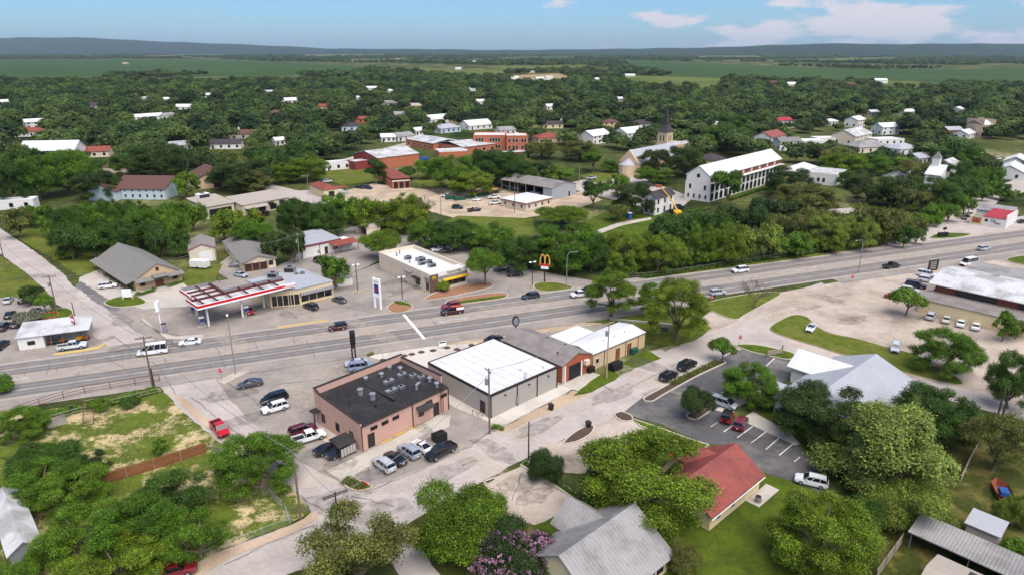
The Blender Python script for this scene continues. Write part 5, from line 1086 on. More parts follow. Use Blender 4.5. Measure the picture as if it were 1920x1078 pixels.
SPEC = {
 'sedan': dict(L=4.8,w=.91,st=[(-2.4,.42,.7,.86,.8),(-2.25,.25,.72,1.0,.88),(-1.2,.2,.74,1.02,.91),(.9,.2,.72,.98,.91),(1.9,.22,.66,.86,.88),(2.3,.26,.56,.72,.8),(2.4,.38,.5,.6,.7)],cab=((-1.75,1.15),(-1.0,.25),.83,.62,.99,1.45),wx=(-1.4,1.42),r=.33),
 'coupe': dict(L=4.75,w=.93,st=[(-2.37,.42,.7,.88,.8),(-2.2,.25,.72,1.02,.9),(-1.2,.2,.76,1.03,.93),(.8,.2,.72,.98,.91),(1.9,.22,.66,.86,.88),(2.28,.26,.56,.72,.8),(2.37,.38,.5,.6,.7)],cab=((-1.95,.8),(-.75,-.05),.8,.56,1.0,1.38),wx=(-1.38,1.42),r=.34),
 'suv': dict(L=4.85,w=.95,st=[(-2.42,.45,.8,1.0,.86),(-2.3,.28,.85,1.12,.93),(-1.2,.24,.86,1.14,.95),(.9,.24,.84,1.1,.95),(1.95,.26,.78,1.0,.92),(2.33,.3,.66,.86,.86),(2.42,.42,.58,.7,.78)],cab=((-2.32,1.2),(-2.0,.4),.88,.72,1.1,1.72),wx=(-1.42,1.45),r=.37,ns=3,rails=True),
 'bigsuv': dict(L=5.35,w=1.0,st=[(-2.67,.5,.9,1.1,.92),(-2.55,.32,.95,1.2,.99),(-1.2,.28,.95,1.22,1.0),(1.1,.28,.93,1.2,1.0),(2.2,.3,.88,1.12,.98),(2.58,.34,.74,.98,.93),(2.67,.46,.62,.8,.85)],cab=((-2.58,1.35),(-2.35,.6),.93,.78,1.18,1.9),wx=(-1.58,1.6),r=.4,ns=3,rails=True),
 'minivan': dict(L=5.1,w=.98,st=[(-2.55,.45,.85,1.0,.9),(-2.42,.25,.88,1.1,.97),(-1.2,.22,.88,1.1,.98),(1.2,.22,.84,1.05,.98),(2.1,.24,.74,.9,.94),(2.45,.28,.6,.74,.86),(2.55,.4,.52,.62,.78)],cab=((-2.45,1.75),(-2.2,.6),.91,.74,1.05,1.75),wx=(-1.5,1.55),r=.34,ns=3),
 'pickup': dict(L=5.8,w=.99,st=[(-2.9,.55,.85,.92,.95),(-2.8,.42,.88,.94,.98),(-.75,.4,.9,.95,.99),(-.7,.4,.95,1.2,.99),(1.2,.4,.95,1.2,.99),(2.45,.42,.92,1.14,.97),(2.8,.46,.78,1.0,.93),(2.9,.56,.66,.82,.86)],cab=((-.72,1.55),(-.55,.85),.92,.76,1.18,1.88),wx=(-1.75,1.85),r=.42,bed=(-2.85,-.78)),
 'jeep': dict(L=4.5,w=.93,st=[(-2.1,.5,.95,1.1,.85),(-2.05,.45,.98,1.12,.88),(.6,.42,.98,1.12,.88),(.65,.42,.9,1.1,.8),(1.8,.45,.86,1.06,.72),(2.0,.5,.8,1.0,.68)],cab=((-2.05,.75),(-2.0,.5),.84,.78,1.1,1.85),wx=(-1.25,1.4),r=.44,spare=True,ns=3),
 'van': dict(L=6.2,w=1.03,st=[(-3.1,.5,.95,1.2,.98),(-3.0,.32,1.0,1.3,1.02),(1.2,.3,1.0,1.3,1.03),(2.3,.32,.9,1.18,1.0),(2.9,.36,.74,.98,.94),(3.1,.46,.62,.78,.84)],cab=((-3.02,2.35),(-2.9,1.3),.99,.86,1.28,2.5),wx=(-1.8,2.0),r=.36,ns=4),
}
PROTO = {}
def proto(kind, full):
    if (kind, full) in PROTO: return PROTO[kind, full]
    s = SPEC[kind]; parts = []
    body = hull(s['st'], 'body'); parts.append(('body', body, None, 'P'))
    base, roof, wb, wr, zb, zr = s['cab']; cm, pm = cabin(base, roof, wb, wr, zb, zr, s.get('ns', 2)); parts.append(('cabin', cm, None, 'R'))
    for nm, m_ in pm: parts.append((nm, m_, 'cabin', None))
    wm, rm = wheel_mesh(s['r'], .24)
    for x in s['wx']:
        for sy in (-1,1): parts.append(('wheel', wm, None, None, (x, sy*(s['w']-.1), s['r'])))
    xf, xr, w = s['st'][-1][0], s['st'][0][0], s['w']
    hl = s['st'][-2]; tl = s['st'][1]
    if full:
        for sy in (-1,1):
            parts.append(('headlight', MB().box(hl[0]-.12,hl[0]+.05,sy*w*.68-.17,sy*w*.68+.17,hl[2]-.02,hl[2]+.14).mesh('headlight','headlight'), None, None))
            parts.append(('taillight', MB().box(tl[0]-.1,tl[0]+.08,sy*w*.76-.13,sy*w*.76+.13,tl[2]-.05,tl[2]+.2).mesh('taillight','taillight'), None, None))
            parts.append(('mirror', MB().box(base[1]-.62,base[1]-.42,sy*(w+.06)-.1,sy*(w+.06)+.1,zb-.02,zb+.16).mesh('mirror','P'.join(['']) or 'paint_base'), None, 'P'))
        parts.append(('front_bumper', MB().box(xf-.1,xf+.06,-w*.72,w*.72,s['st'][-1][1],s['st'][-1][1]+.16).mesh('front_bumper','black_metal'), None, None))
        parts.append(('number_plate', MB().box(xr-.03,xr+.05,-.16,.16,.62,.76).mesh('number_plate','sign_white'), None, None))
        parts.append(('grille', MB().box(xf-.16,xf+.03,-w*.42,w*.42,s['st'][-1][2]-.02,s['st'][-1][2]+.16).mesh('grille','black_metal'), None, None))
    if s.get('bed'):
        x0, x1 = s['bed']; w_ = w*.97
        v = [(x0,-w_,.9),(x1,-w_,.9),(x1,w_,.9),(x0,w_,.9),(x0,-w_,1.22),(x1,-w_,1.22),(x1,w_,1.22),(x0,w_,1.22),(x0+.1,-w_+.12,1.22),(x1-.08,-w_+.12,1.22),(x1-.08,w_-.12,1.22),(x0+.1,w_-.12,1.22),(x0+.1,-w_+.12,.96),(x1-.08,-w_+.12,.96),(x1-.08,w_-.12,.96),(x0+.1,w_-.12,.96)]
        f = []
        for i in range(4):
            j = (i+1)%4; f += [(i,j,4+j,4+i),(4+i,4+j,8+j,8+i),(8+i,8+j,12+j,12+i)]
        f += [(0,3,2,1),(12,13,14,15)]
        parts.append(('bed', MB().add(v, f).mesh('bed','paint_base'), None, 'P'))
        parts.append(('bed_liner', MB().box(x0+.11,x1-.09,-w_+.13,w_-.13,.965,.99).mesh('bed_liner','black_metal'), 'bed', None))
    if s.get('rails') and full:
        for sy in (-1,1): parts.append(('roof_rail', MB().tube([(roof[0]+.2,sy*wr*.85,zr+.05),(roof[1]-.2,sy*wr*.85,zr+.05)],.025,6).mesh('roof_rail','grey_steel'), None, None))
    if s.get('spare'): parts.append(('spare_wheel', MB().tube([(-2.35,0,1.05),(-2.1,0,1.05)],.4,14).mesh('spare_wheel','rubber',True), None, None))
    PROTO[kind, full] = (parts, rm); return PROTO[kind, full]
def car(px, py, ang, kind, col, label, roofcol=None, cat=None, group=None, name=None, full=None):
    p = P(px, py); full = (ppm(py) > 5.2) if full is None else full
    parts, rm = proto(kind, full); pm = paint(col); rp = paint(roofcol) if roofcol else pm
    c = cat or {'pickup':'pickup','van':'van','minivan':'minivan','jeep':'jeep'}.get(kind, 'suv' if 'suv' in kind else 'car')
    t = thing(name or {'pickup':'pickup_truck','van':'passenger_van','bigsuv':'parked_suv','suv':'parked_suv','jeep':'off_roader','minivan':'minivan'}.get(kind,'parked_car'), label, c, (p.x,p.y,.085), ang, group)
    t.scale = (.87,.87,.87); byname = {}
    for q in parts:
        nm, me, par, slot = q[:4]
        o = link(nm, me, byname.get(par, t) if par else t); byname[nm] = o
        if slot: o.material_slots[0].link = 'OBJECT'; o.material_slots[0].material = rp if slot == 'R' else pm
        if len(q) > 4:
            o.location = q[4]
            if full: link('rim', rm, o)
    return t
W_, B_, G_, SV, DG, RD, MR = (226,226,226), (30,30,32), (110,112,116), (182,184,188), (62,64,68), (176,30,34), (92,24,30)
H1, H2, A, Bq_ = 201, 21, 44, 137
CARS = [
 (287,664,H1,'van',W_,'white passenger van driving along the highway'),(357,646,H1,'sedan',W_,'white sedan driving ahead of the fuel forecourt'),(633,619,H1,'jeep',(84,24,26),'dark red off-roader with black hard top on the highway',B_),
 (846,578,H1,'suv',(132,26,34),'bright red car passing beside the loaded maroon pickup'),(848,589,H1,'pickup',(70,22,28),'maroon pickup with white tool boxes and orange ladder rack'),(995,560,H1,'suv',(48,50,56),'dark grey crossover on the highway by the arches sign'),
 (1088,557,H1,'pickup',W_,'white work truck on the highway behind the cottonwood'),(1104,548,H1,'suv',B_,'black crossover beside the white work truck on the highway'),(1387,511,H1,'bigsuv',W_,'white large suv on the highway by the tree belt'),(1345,553,H2,'suv',SV,'silver crossover waiting near the grassy triangle'),
 (1671,503,H2,'pickup',(44,40,40),'black pickup on the highway by the gravel lot'),(1844,470,H2,'suv',SV,'silver crossover far along the highway by the red-roofed shop'),
 (1253,710,A,'suv',B_,'black crossover parked behind the larger black suv'),(1288,690,A,'bigsuv',B_,'large black suv parked by the planted strip'),
 (470,724,207,'sedan',(70,74,78),'dark grey sedan alone in the restaurant lot'),(515,752,217,'minivan',B_,'black minivan parked beside the white crossover'),(516,770,217,'suv',W_,'white crossover parked beside the black minivan'),(678,693,17,'bigsuv',(128,142,162),'blue-grey large suv by the black twin-post sign'),(668,685,197,'sedan',SV,'silver sedan hidden behind the blue-grey suv'),
 (413,810,-50,'pickup',(186,24,38),'bright red pickup parked on the street verge'),(568,812,38,'suv',(92,22,30),'maroon crossover beside the white pickup at the pink wall'),(580,826,34,'pickup',W_,'white crew-cab pickup parked by the pink wall'),(615,847,40,'sedan',B_,'black sedan next to the trash shelter'),(638,853,40,'sedan',(34,38,44),'blue-black sedan half under the trash shelter'),
 (720,877,134,'suv',SV,'silver hatchback crossover at the end of the parked row'),(741,865,134,'sedan',(34,36,34),'black sedan between two silver crossovers'),(767,852,134,'suv',(150,156,166),'grey-silver suv between the black and white cars'),(790,842,134,'coupe',W_,'white coupe parked near the black dumpster'),(827,853,226,'pickup',(28,32,34),'black pickup parked below the black dumpster'),
 (466,587,-50,'sedan',(170,24,32),'red sedan stopped beside a fuel pump'),(583,579,140,'suv',B_,'black hatchback parked in front of the fuel store'),(636,566,140,'sedan',(84,86,86),'dark grey sedan parked at the corner of the fuel store'),(203,540,22,'suv',W_,'white crossover parked beside the tan hall'),(452,519,-30,'sedan',(170,176,186),'silver sedan outside the small beige bungalow'),
 (16,567,115,'sedan',SV,'silver sedan by the yellow bay line'),(45,566,112,'suv',B_,'black crossover beside the silver sedan'),(20,594,110,'sedan',B_,'black sedan behind the grey-green shrub'),(67,588,110,'sedan',DG,'dark sedan beside the brick planter'),(8,617,105,'suv',DG,'dark crossover at the lot edge behind the low shop'),(33,611,105,'sedan',(58,50,54),'dark maroon sedan behind the low shop'),(3,652,100,'suv',B_,'black car beside the low shop wall'),(137,654,22,'pickup',(206,208,212),'silver crew-cab pickup in front of the low shop'),
 (838,371,-10,'pickup',W_,'white pickup by the dark fence in the dirt yard'),(895,377,30,'sedan',W_,'small white car in the dirt yard'),(926,373,20,'pickup',W_,'white pickup with open bed by the yard office'),(928,384,25,'pickup',(232,232,230),'white pickup backed near the yard office wall'),(858,392,-5,'suv',(44,50,64),'navy crossover crossing the dirt yard'),(889,397,25,'pickup',(52,40,34),'dark dump-bed truck with white cab in the dirt yard',W_),
 (953,353,130,'pickup',W_,'white work truck parked first in the open shed'),(966,356,130,'pickup',(224,226,228),'white work truck parked second in the open shed'),(985,357,130,'pickup',DG,'dark work truck deep in the open shed'),(1004,365,130,'pickup',W_,'white truck at the end bay of the shed'),
 (690,355,-30,'suv',(40,52,80),'dark blue crossover beside the rust-roofed garage'),(675,354,-30,'sedan',B_,'black car in the yard by the garage'),(614,343,20,'suv',SV,'silver crossover beside the street corner tree'),(497,404,140,'jeep',B_,'black off-roader under the strip building canopy'),(481,405,140,'sedan',RD,'red car under the strip building canopy'),(381,370,30,'suv',B_,'black car behind the strip building'),
 (963,285,60,'suv',B_,'black car in the school car park'),(976,284,60,'suv',W_,'white car in the school car park'),(990,284,60,'suv',DG,'dark grey car in the school car park'),(1004,284,60,'sedan',W_,'white sedan at the end of the school row'),(1026,289,60,'suv',(40,40,44),'black crossover by the school oak'),(1001,291,60,'sedan',SV,'silver sedan in the second school row'),(1108,337,20,'pickup',SV,'silver pickup on the church street'),
 (822,472,200,'suv',W_,'white crossover behind the burger restaurant'),(838,474,200,'sedan',B_,'black sedan beside the white crossover behind the burger restaurant'),(966,518,15,'suv',B_,'black crossover in the burger restaurant drive'),(940,508,200,'sedan',DG,'dark car in the shade behind the restaurant tree'),
 (1738,519,-40,'bigsuv',W_,'white large suv in front of the warehouse end'),(1737,529,-38,'suv',W_,'white crossover beside the white large suv'),(1716,539,-38,'bigsuv',(46,36,44),'dark plum suv in front of the warehouse'),(1705,549,-36,'suv',(214,214,210),'pale crossover beside the dark plum suv'),(1676,561,-40,'sedan',RD,'red car hidden behind the lollipop tree'),(1815,498,205,'van',W_,'white van behind the warehouse roof'),
 (1745,597,50,'suv',SV,'silver crossover first along the cream warehouse wall'),(1774,603,52,'sedan',(196,192,184),'champagne sedan along the cream warehouse wall'),(1801,610,52,'sedan',W_,'white sedan third along the cream warehouse wall'),(1829,616,52,'sedan',(236,236,232),'white sedan last along the cream warehouse wall'),
 (1520,619,235,'coupe',W_,'white muscle car with blue stripes on the grass bank'),(1678,657,238,'suv',(190,200,206),'silver minivan parked on the grass bank'),(1737,682,240,'sedan',(150,170,172),'pale green car under the lot tree'),(1692,722,-28,'sedan',W_,'white sedan at the back of the clinic'),(1520,908,155,'suv',W_,'white boxy wagon at the lot edge by the big elm'),(1363,787,62,'jeep',(208,24,30),'bright red off-roader with black top in a marked bay',B_),(1388,799,58,'suv',(108,20,30),'dark red crossover in a marked bay'),(1357,761,-40,'minivan',(150,156,168),'silver minivan beside the round lot tree'),
 (1807,411,60,'sedan',B_,'black car beside the cream annex'),(1818,407,60,'suv',(54,56,64),'dark grey crossover beside the cream annex'),(1918,419,10,'sedan',B_,'black car at the far side of the red-roofed shop'),(926,640,40,'sedan',B_,'black car peeping behind the white-roofed building'),(1258,401,20,'pickup',B_,'black pickup beside the house under repair'),(1272,392,20,'bigsuv',B_,'black truck behind the boom lift'),
 (1428,281,40,'sedan',(52,90,160),'blue car under the church square trees'),(1455,279,10,'pickup',W_,'white pickup by the red-roofed hall'),(1440,280,10,'sedan',SV,'silver car by the red-roofed hall'),(324,1080,20,'pickup',(120,20,28),'dark red pickup loaded with blue and yellow gear under the trees'),(1163,322,30,'sedan',W_,'white car beside the church lawn'),(1078,642,45,'suv',B_,'black car behind the tan strip building'),(1872,300,30,'suv',W_,'white car under the trees by the dirt road'),(445,500,20,'sedan',(120,124,130),'grey car behind the small beige bungalow'),(600,490,70,'suv',B_,'black car by the white shop wall'),(905,1200,0,'sedan',B_,'')]
for q in CARS:
    if q[5]: car(q[0],q[1],q[2],q[3],q[4],q[5],q[6] if len(q) > 6 else None)
# loads and extras on particular vehicles
def find(lab): return next(o for o in COL.objects if o.get('label') == lab)
t = find('maroon pickup with white tool boxes and orange ladder rack')
for sy in (-.8,.8): MB().box(-2.8,-.9,sy-.2,sy+.2,1.23,1.75).build('tool_box','white_door',t)
MB().box(-2.9,.2,-.5,.5,1.98,2.02).build('ladder_rack','orange_plastic',t)
for x in (-2.6,-.95): MB().box(x,x+.06,-.7,.7,1.2,1.98).build('rack_post','orange_plastic',t)
t = find('white muscle car with blue stripes on the grass bank')
for sy in (-.3,.3): MB().add([(.95,sy-.14,1.0),(.95,sy+.14,1.0),(2.3,sy+.14,.74),(2.3,sy-.14,.74)],[(0,1,2,3)]).build('stripe','sign_blue',t); MB().box(-.75,-.05,sy-.14,sy+.14,1.38,1.386).build('stripe','sign_blue',t)
t = find('dark red pickup loaded with blue and yellow gear under the trees')
MB().box(-2.4,-1.2,-.6,.2,1.0,1.5).build('load','blue_plastic',t); MB().box(-1.1,-.9,-.4,.4,1.0,1.7).build('load','crane_yellow',t)
t = find('white work truck on the highway behind the cottonwood'); MB().box(-2.9,-.8,-1.05,1.05,1.23,1.3).build('flat_bed','black_metal',t)

# ---------------------------------------------------------------- poles, lamps, signs
POLES = {}
def pole(bx, by, ty, label, m='pole_wood', arm=0., r=.15, tilt=None, trans=False, armang=-45, name='utility_pole', cat='utility pole'):
    p = P(bx, by); h = height_to(p, ty); t = thing(name, label, cat, p, 0)
    lean = (0,0)
    if tilt: q = P(tilt, ty, h); lean = (0,0)
    MB().tube([(0,0,0),(lean[0],lean[1],h)],[r,r*.65],10).build('shaft', m, t)
    if arm:
        c,s = math.cos(R(armang)), math.sin(R(armang)); n_ = Vector((-s,c,0))*.06
        for k in range(1 if arm < 2.6 else 2):
            z = h-.35-.0*k; off = Vector((-s,c,0))*(.16 if k == 0 else -.16)
            a, b_ = Vector((-c*arm/2,-s*arm/2,z))+off, Vector((c*arm/2,s*arm/2,z))+off
            MB().tube([a,b_],.075,6).build('crossarm', m, t)
        for u in (-.45,-.2,.2,.45): MB().tube([(c*arm*u-s*.16,s*arm*u+c*.16,h-.3),(c*arm*u-s*.16,s*arm*u+c*.16,h-.08)],.05,6).build('insulator','grey_panel',t)
    if trans: MB().tube([(-.35,-.1,h-2.6),(-.35,-.1,h-1.7)],.25,12).build('transformer','grey_steel',t)
    POLES[bx,by] = (p, h); return t
pole(287,727,630,'tall wooden pole with crossarm beside the pipe fence',arm=2.6,armang=20,r=.17); pole(290,728,690,'short dark pole stub beside the tall pole',m='pole_dark',r=.14)
pole(108,588,516,'wooden utility pole in the oval lawn with one crossarm',arm=2.6,armang=20,trans=True); pole(13,508,447,'wooden pole on the grass by the street',arm=1.2); pole(142,601,567,'short black pole behind the low shop',m='pole_dark',r=.12)
pole(564,973,842,'leaning wooden pole at the weedy street corner',r=.17,arm=1.6,armang=45); pole(637,1012,922,'dark pole with wide double crossarm and transformer',m='pole_dark',arm=3.0,armang=35,trans=True)
pole(918,813,690,'wooden pole in front of the white-roofed building',arm=1.8,armang=120,r=.16,trans=True); pole(991,863,790,'plain black pole beside the dark shrub',m='pole_dark',r=.12); pole(1137,709,603,'pale wooden pole with crossarms beside the tan building',m='pole_pale',arm=2.4,armang=30,r=.15,trans=True)
pole(412,530,462,'thin wooden pole by the fuel forecourt lawn',arm=1.2,r=.12); pole(564,505,438,'grey pole beside the white shop',m='fence_grey',arm=1.4,r=.12,trans=True); pole(742,440,403,'pale pole beside the dense round trees',m='fence_grey',arm=1.2,r=.12,trans=True); pole(604,512,457,'black service pole with meter boxes',m='pole_dark',r=.12,trans=True)
pole(965,400,335,'tall pole at the dirt yard office',r=.14); pole(827,403,372,'bare pole at the edge of the dirt yard',r=.12); pole(797,388,367,'weathered pole by the bare brush',r=.12); pole(1059,340,312,'pale pole by the church street lawn',m='fence_grey',r=.13,arm=1.2); pole(1086,345,310,'slender pole beside the church street',m='fence_grey',r=.13); pole(1613,374,328,'tall flagpole-like pole on the live oak lawn',m='grey_steel',r=.1)
pole(1503,322,288,'dark pole behind the flat white shop',m='pole_dark',r=.14,arm=1.4); pole(1812,412,372,'dark leaning pole with transformer by the red-roofed shop',m='pole_dark',r=.15,trans=True); pole(1641,262,232,'tall pole among the white barns',m='pole_dark',r=.15,arm=1.6); pole(1614,264,238,'second tall pole among the white barns',m='pole_dark',r=.15,arm=1.6); pole(372,322,280,'grey pole by the brown-roofed chapel',m='fence_grey',r=.13)
pole(1868,790,728,'first of two brown poles beside the back lane tree',m='pole_dark',r=.16); pole(1877,790,730,'second of two brown poles beside the back lane tree',m='pole_dark',r=.16); pole(717,338,298,'service pole by the gymnasium tree',m='pole_dark',r=.12)
def wire(a, b, sag, label, za=-.3, zb=-.3, off=0.):
    (p,h),(q,k) = POLES[a], POLES[b]; A_, B_ = Vector((p.x+off,p.y,h+za)), Vector((q.x+off,q.y,k+zb)); pts = []
    for i in range(17): t = i/16; v = A_.lerp(B_,t); v.z -= sag*4*t*(1-t); pts.append(tuple(v))
    tag(MB().tube(pts,.034,4,False).build('power_line','grey_steel'), label, 'cable')
wire((287,727),(108,588),1.2,'sagging cable from the pipe fence pole to the oval lawn pole'); wire((108,588),(13,508),1.2,'cable from the oval lawn pole up the street'); wire((412,530),(564,505),1.0,'cable from the forecourt lawn pole to the white shop pole'); wire((564,505),(742,440),1.0,'cable from the white shop pole towards the dense trees'); wire((412,530),(108,588),1.4,'cable from the forecourt lawn pole to the oval lawn pole'); wire((564,973),(287,727),1.6,'cable from the weedy corner pole to the pipe fence pole'); wire((564,973),(637,1012),.6,'short cable between the two street corner poles'); wire((918,813),(1137,709),1.0,'cable from the white-roofed building pole to the tan building pole'); wire((637,1012),(918,813),1.3,'cable along the street from the double crossarm pole',off=.6)
# service drop to the weedy lot: anchored to the corner pole and the ground line of the fence
def lamp(bx, by, ty, label, m='galvanised', reach=2.2, ang=20., kind='cobra'):
    p = P(bx,by); h = height_to(p,ty); t = thing('street_lamp',label,'street lamp',p,ang)
    if kind == 'cobra':
        MB().tube([(0,0,0),(0,0,h*.8),(.1,0,h*.93),(.6,0,h),(reach,0,h)],[.12,.09,.08,.06,.05],8).build('shaft',m,t); MB().box(reach-.1,reach+.6,-.14,.14,h-.08,h+.08).build('lamp_head','grey_panel',t)
    elif kind == 'box':
        MB().box(-.25,.25,-.25,.25,0,.6).build('footing','concrete',t); MB().tube([(0,0,.6),(0,0,h)],.09,8).build('shaft',m,t)
        for s in (-1,1): MB().box(s*.55-.3,s*.55+.3,-.22,.22,h-.05,h+.14).build('lamp_head','sign_white' if m == 'black_metal' else 'grey_panel',t)
        MB().tube([(-.5,0,h),(.5,0,h)],.05,6).build('lamp_arm',m,t)
    else:
        MB().tube([(0,0,0),(0,0,h)],[.11,.07],8).build('shaft',m,t); MB().tube([(0,0,h),(0,0,h+.15),(0,0,h+.45)],[.12,.22,.08],10).build('lamp_head','white_door',t)
    return t
lamp(1062,540,474,'galvanised highway lamp beside the arches sign'); lamp(1609,512,450,'galvanised highway lamp beside the gravel lot',ang=200); lamp(442,702,593,'slim grey lamp standing at the restaurant lot edge',kind='globe'); lamp(671,551,497,'black twin-head lamp between the forecourts',m='black_metal',kind='box'); lamp(755,566,520,'black twin-head lamp in the drive-through planter',m='black_metal',kind='box'); lamp(998,541,492,'black lot lamp beside the arches sign',m='black_metal',kind='box'); lamp(579,365,330,'grey street lamp at the corner by the cream shed',reach=-2.0)
def stop_sign(bx, by, ty, label, ang=0):
    p = P(bx,by); h = height_to(p,ty); t = thing('stop_sign',label,'stop sign',p,ang); MB().tube([(0,0,0),(0,0,h)],.04,6).build('post','grey_steel',t)
    oc = [(.42*math.cos(math.pi/8+k*math.pi/4),.42*math.sin(math.pi/8+k*math.pi/4)+h-.35) for k in range(8)]
    f = MB().extrude(oc,'y',-.07,-.04).build('face','sign_red',t); text('lettering','STOP',.32,'sign_white',f,(0,-.075,h-.35),(R(90),0,0),.003)
    MB().extrude([(x*1.08,(z-h+.35)*1.08+h-.35) for x,z in oc],'y',-.039,-.02).build('rim','sign_white',t)
stop_sign(416,715,690,'stop sign at the restaurant lot corner'); stop_sign(1386,650,628,'stop sign by the small lawn island',10); stop_sign(1596,534,516,'stop sign at the gravel lot edge',-10); stop_sign(1332,568,555,'stop sign at the grassy triangle',-20); 
def sign(bx, by, label, ang, build):
    t = thing('sign', label, 'sign', P(bx,by), ang); build(t); return t
def arches(t):
    h = height_to(P(1021,533), 481); MB().tube([(0,0,0),(0,0,h-3.6)],.17,10).build('post','black_metal',t)
    MB().box(-.95,.95,-.22,.22,h-3.6,h-2.85).build('reader_board','sign_white',t)
    MB().box(-1.35,1.35,-.25,.25,h-2.83,h-2.4).build('base_panel','sign_red',t)
    for s in (-1,1):
        pts = [(s*.6-.6*math.cos(math.pi*k/12), 0, h-2.4+2.35*math.sin(math.pi*k/12)**.6) for k in range(13)]
        MB().tube(pts,[.17]*13,8).build('arch','arch_yellow',t)
mat('arch_yellow', S(226,178,84), .6, .04)
sign(1021,530,'golden double-arch sign on a black post',-18,arches)
def price(t):
    h = height_to(P(710,577), 521)
    for x in (-.9,.9): MB().box(x-.16,x+.16,-.2,.2,0,h).build('post','sign_white',t)
    MB().box(-.73,.73,-.14,.14,h-1.4,h-.1).build('top_panel','sign_white',t); MB().box(-.73,.73,-.14,.14,h-3.5,h-1.45).build('price_panel','sign_blue',t); MB().box(-.4,.4,-.16,.16,h-3.0,h-2.2).build('price_digits','maroon_metal',t); MB().box(-.73,.73,-.14,.14,h-4.4,h-3.55).build('lower_panel','sign_white',t)
    text('lettering','Exxon',.5,'sign_red',t,(0,-.16,h-.75),(R(90),0,0),.005)
sign(709,578,'tall white and blue fuel price sign on two posts',-35,price)
def small_price(t):
    h = height_to(P(304,623), 565); MB().tube([(0,0,0),(0,0,h-1.5)],.13,8).build('post','sign_white',t); MB().box(-.3,.3,-.8,.8,h-2.0,h).build('panel','sign_white',t)
sign(304,623,'slim white sign post at the forecourt kerb',15,small_price)
tt = thing('air_machine','grey air and water machine at the forecourt kerb','air machine',P(309,623),20); MB().box(-.45,.45,-.35,.35,0,1.0).build('cabinet','grey_panel',tt); MB().box(-.5,.5,-.4,.4,1.9,2.0).build('roof','dark_trim',tt); 
for x in (-.45,.35): MB().box(x,x+.1,-.05,.05,1.0,1.9).build('post','grey_steel',tt)
def twin(t):
    h = height_to(P(664,673), 622)
    for x in (-.28,.28): MB().box(x-.14,x+.14,-.16,.16,0,h*.9).build('post','black_metal',t)
    MB().box(-.5,.5,-.9,.9,h*.62,h).build('panel','black_metal',t); MB().box(-.3,.3,-.7,.7,h*.45,h*.61).build('lower_panel','dark_trim',t)
sign(664,673,'black twin-post roadside sign in front of the restaurant',15,twin)
def oval(t):
    h = height_to(P(967,637), 592); MB().tube([(0,0,0),(0,0,h-1.5)],.13,8).build('post','black_metal',t); ov = [(.75*math.cos(k*math.pi/8),h-1.1+1.1*math.sin(k*math.pi/8)) for k in range(16)]
    MB().extrude(ov,'y',-.15,.15).build('panel','black_metal',t); MB().extrude([(x*.75,(z-h+1.1)*.75+h-1.1) for x,z in ov],'y',-.17,-.151).build('face','grey_panel',t)
sign(967,637,'black oval sign on a single post behind the workshop',20,oval)
def brown(t):
    h = height_to(P(1745,516), 487); MB().tube([(0,0,0),(0,0,h)],.12,8).build('post','dark_trim',t); MB().box(-1.7,1.7,-.2,-.05,h-2.8,h).build('panel','dark_trim',t)
    for k in range(4): MB().box(-1.2+.1*k,1.0,-.22,-.201,h-.6-k*.55,h-.38-k*.55).build('strip','worn_white',t)
sign(1745,517,'dark brown panel sign on a pole by the warehouse cars',20,brown)
def board(t): 
    MB().box(-1.0,1.0,-.12,.12,.7,2.6).build('panel','sign_white',t)
    for x in (-1.05,1.05): MB().box(x-.15,x+.15,-.15,.15,0,.8).build('footing','stone_wall',t)
sign(240,562,'white notice board on stone feet by the tan hall',10,board)
def wb(t): MB().box(-1.6,1.6,-.08,.08,.4,1.3).build('board','fence_grey',t); MB().box(1.6,1.8,-.1,.1,0,2.0).build('post','fence_grey',t); MB().box(-1.8,-1.6,-.1,.1,0,1.4).build('post','fence_grey',t)
sign(1452,667,'weathered wooden board sign in the small lawn island',20,wb)
def street_name(t): h = 2.6; MB().tube([(0,0,0),(0,0,h)],.04,6).build('post','grey_steel',t); MB().box(-.5,.5,-.02,.02,h-.2,h+.05).build('name_plate','galvanised',t); MB().box(-.02,.02,-.5,.5,h+.06,h+.3).build('name_plate','galvanised',t)
sign(694,912,'thin street name post beside the weedy corner',30,street_name)
tt = thing('hydrant','small red hydrant in the weedy corner','hydrant',P(686,910),0); MB().tube([(0,0,0),(0,0,.5),(0,0,.65)],[.13,.13,.05],10).build('barrel','sign_red',tt); MB().tube([(-.22,0,.4),(.22,0,.4)],.06,8).build('outlet','sign_red',tt)
def dumpster(px,py,ang,label,m,w=2.2,d=1.7,h=1.6):
    t = thing('dumpster',label,'dumpster',P(px,py),ang); MB().extrude([(-d/2,0.1),(d/2,.1),(d/2,h*.75),(d/2*.2,h),(-d/2,h)],'x',-w/2,w/2).build('body',m,t)
    MB().add([(-w/2-.03,d/2+.03,h*.75+.02),(w/2+.03,d/2+.03,h*.75+.02),(w/2+.03,d*.1,h+.04),(-w/2-.03,d*.1,h+.04),(-w/2-.03,d/2+.03,h*.75+.07),(w/2+.03,d/2+.03,h*.75+.07),(w/2+.03,d*.1,h+.09),(-w/2-.03,d*.1,h+.09)],[(0,3,2,1),(4,5,6,7),(0,1,5,4),(1,2,6,5),(2,3,7,6),(3,0,4,7)]).build('lid','black_metal',t)
    for x in (-w/2+.2,w/2-.2): MB().box(x-.1,x+.1,-d/2+.1,d/2-.1,0,.1).build('skid','black_metal',t)
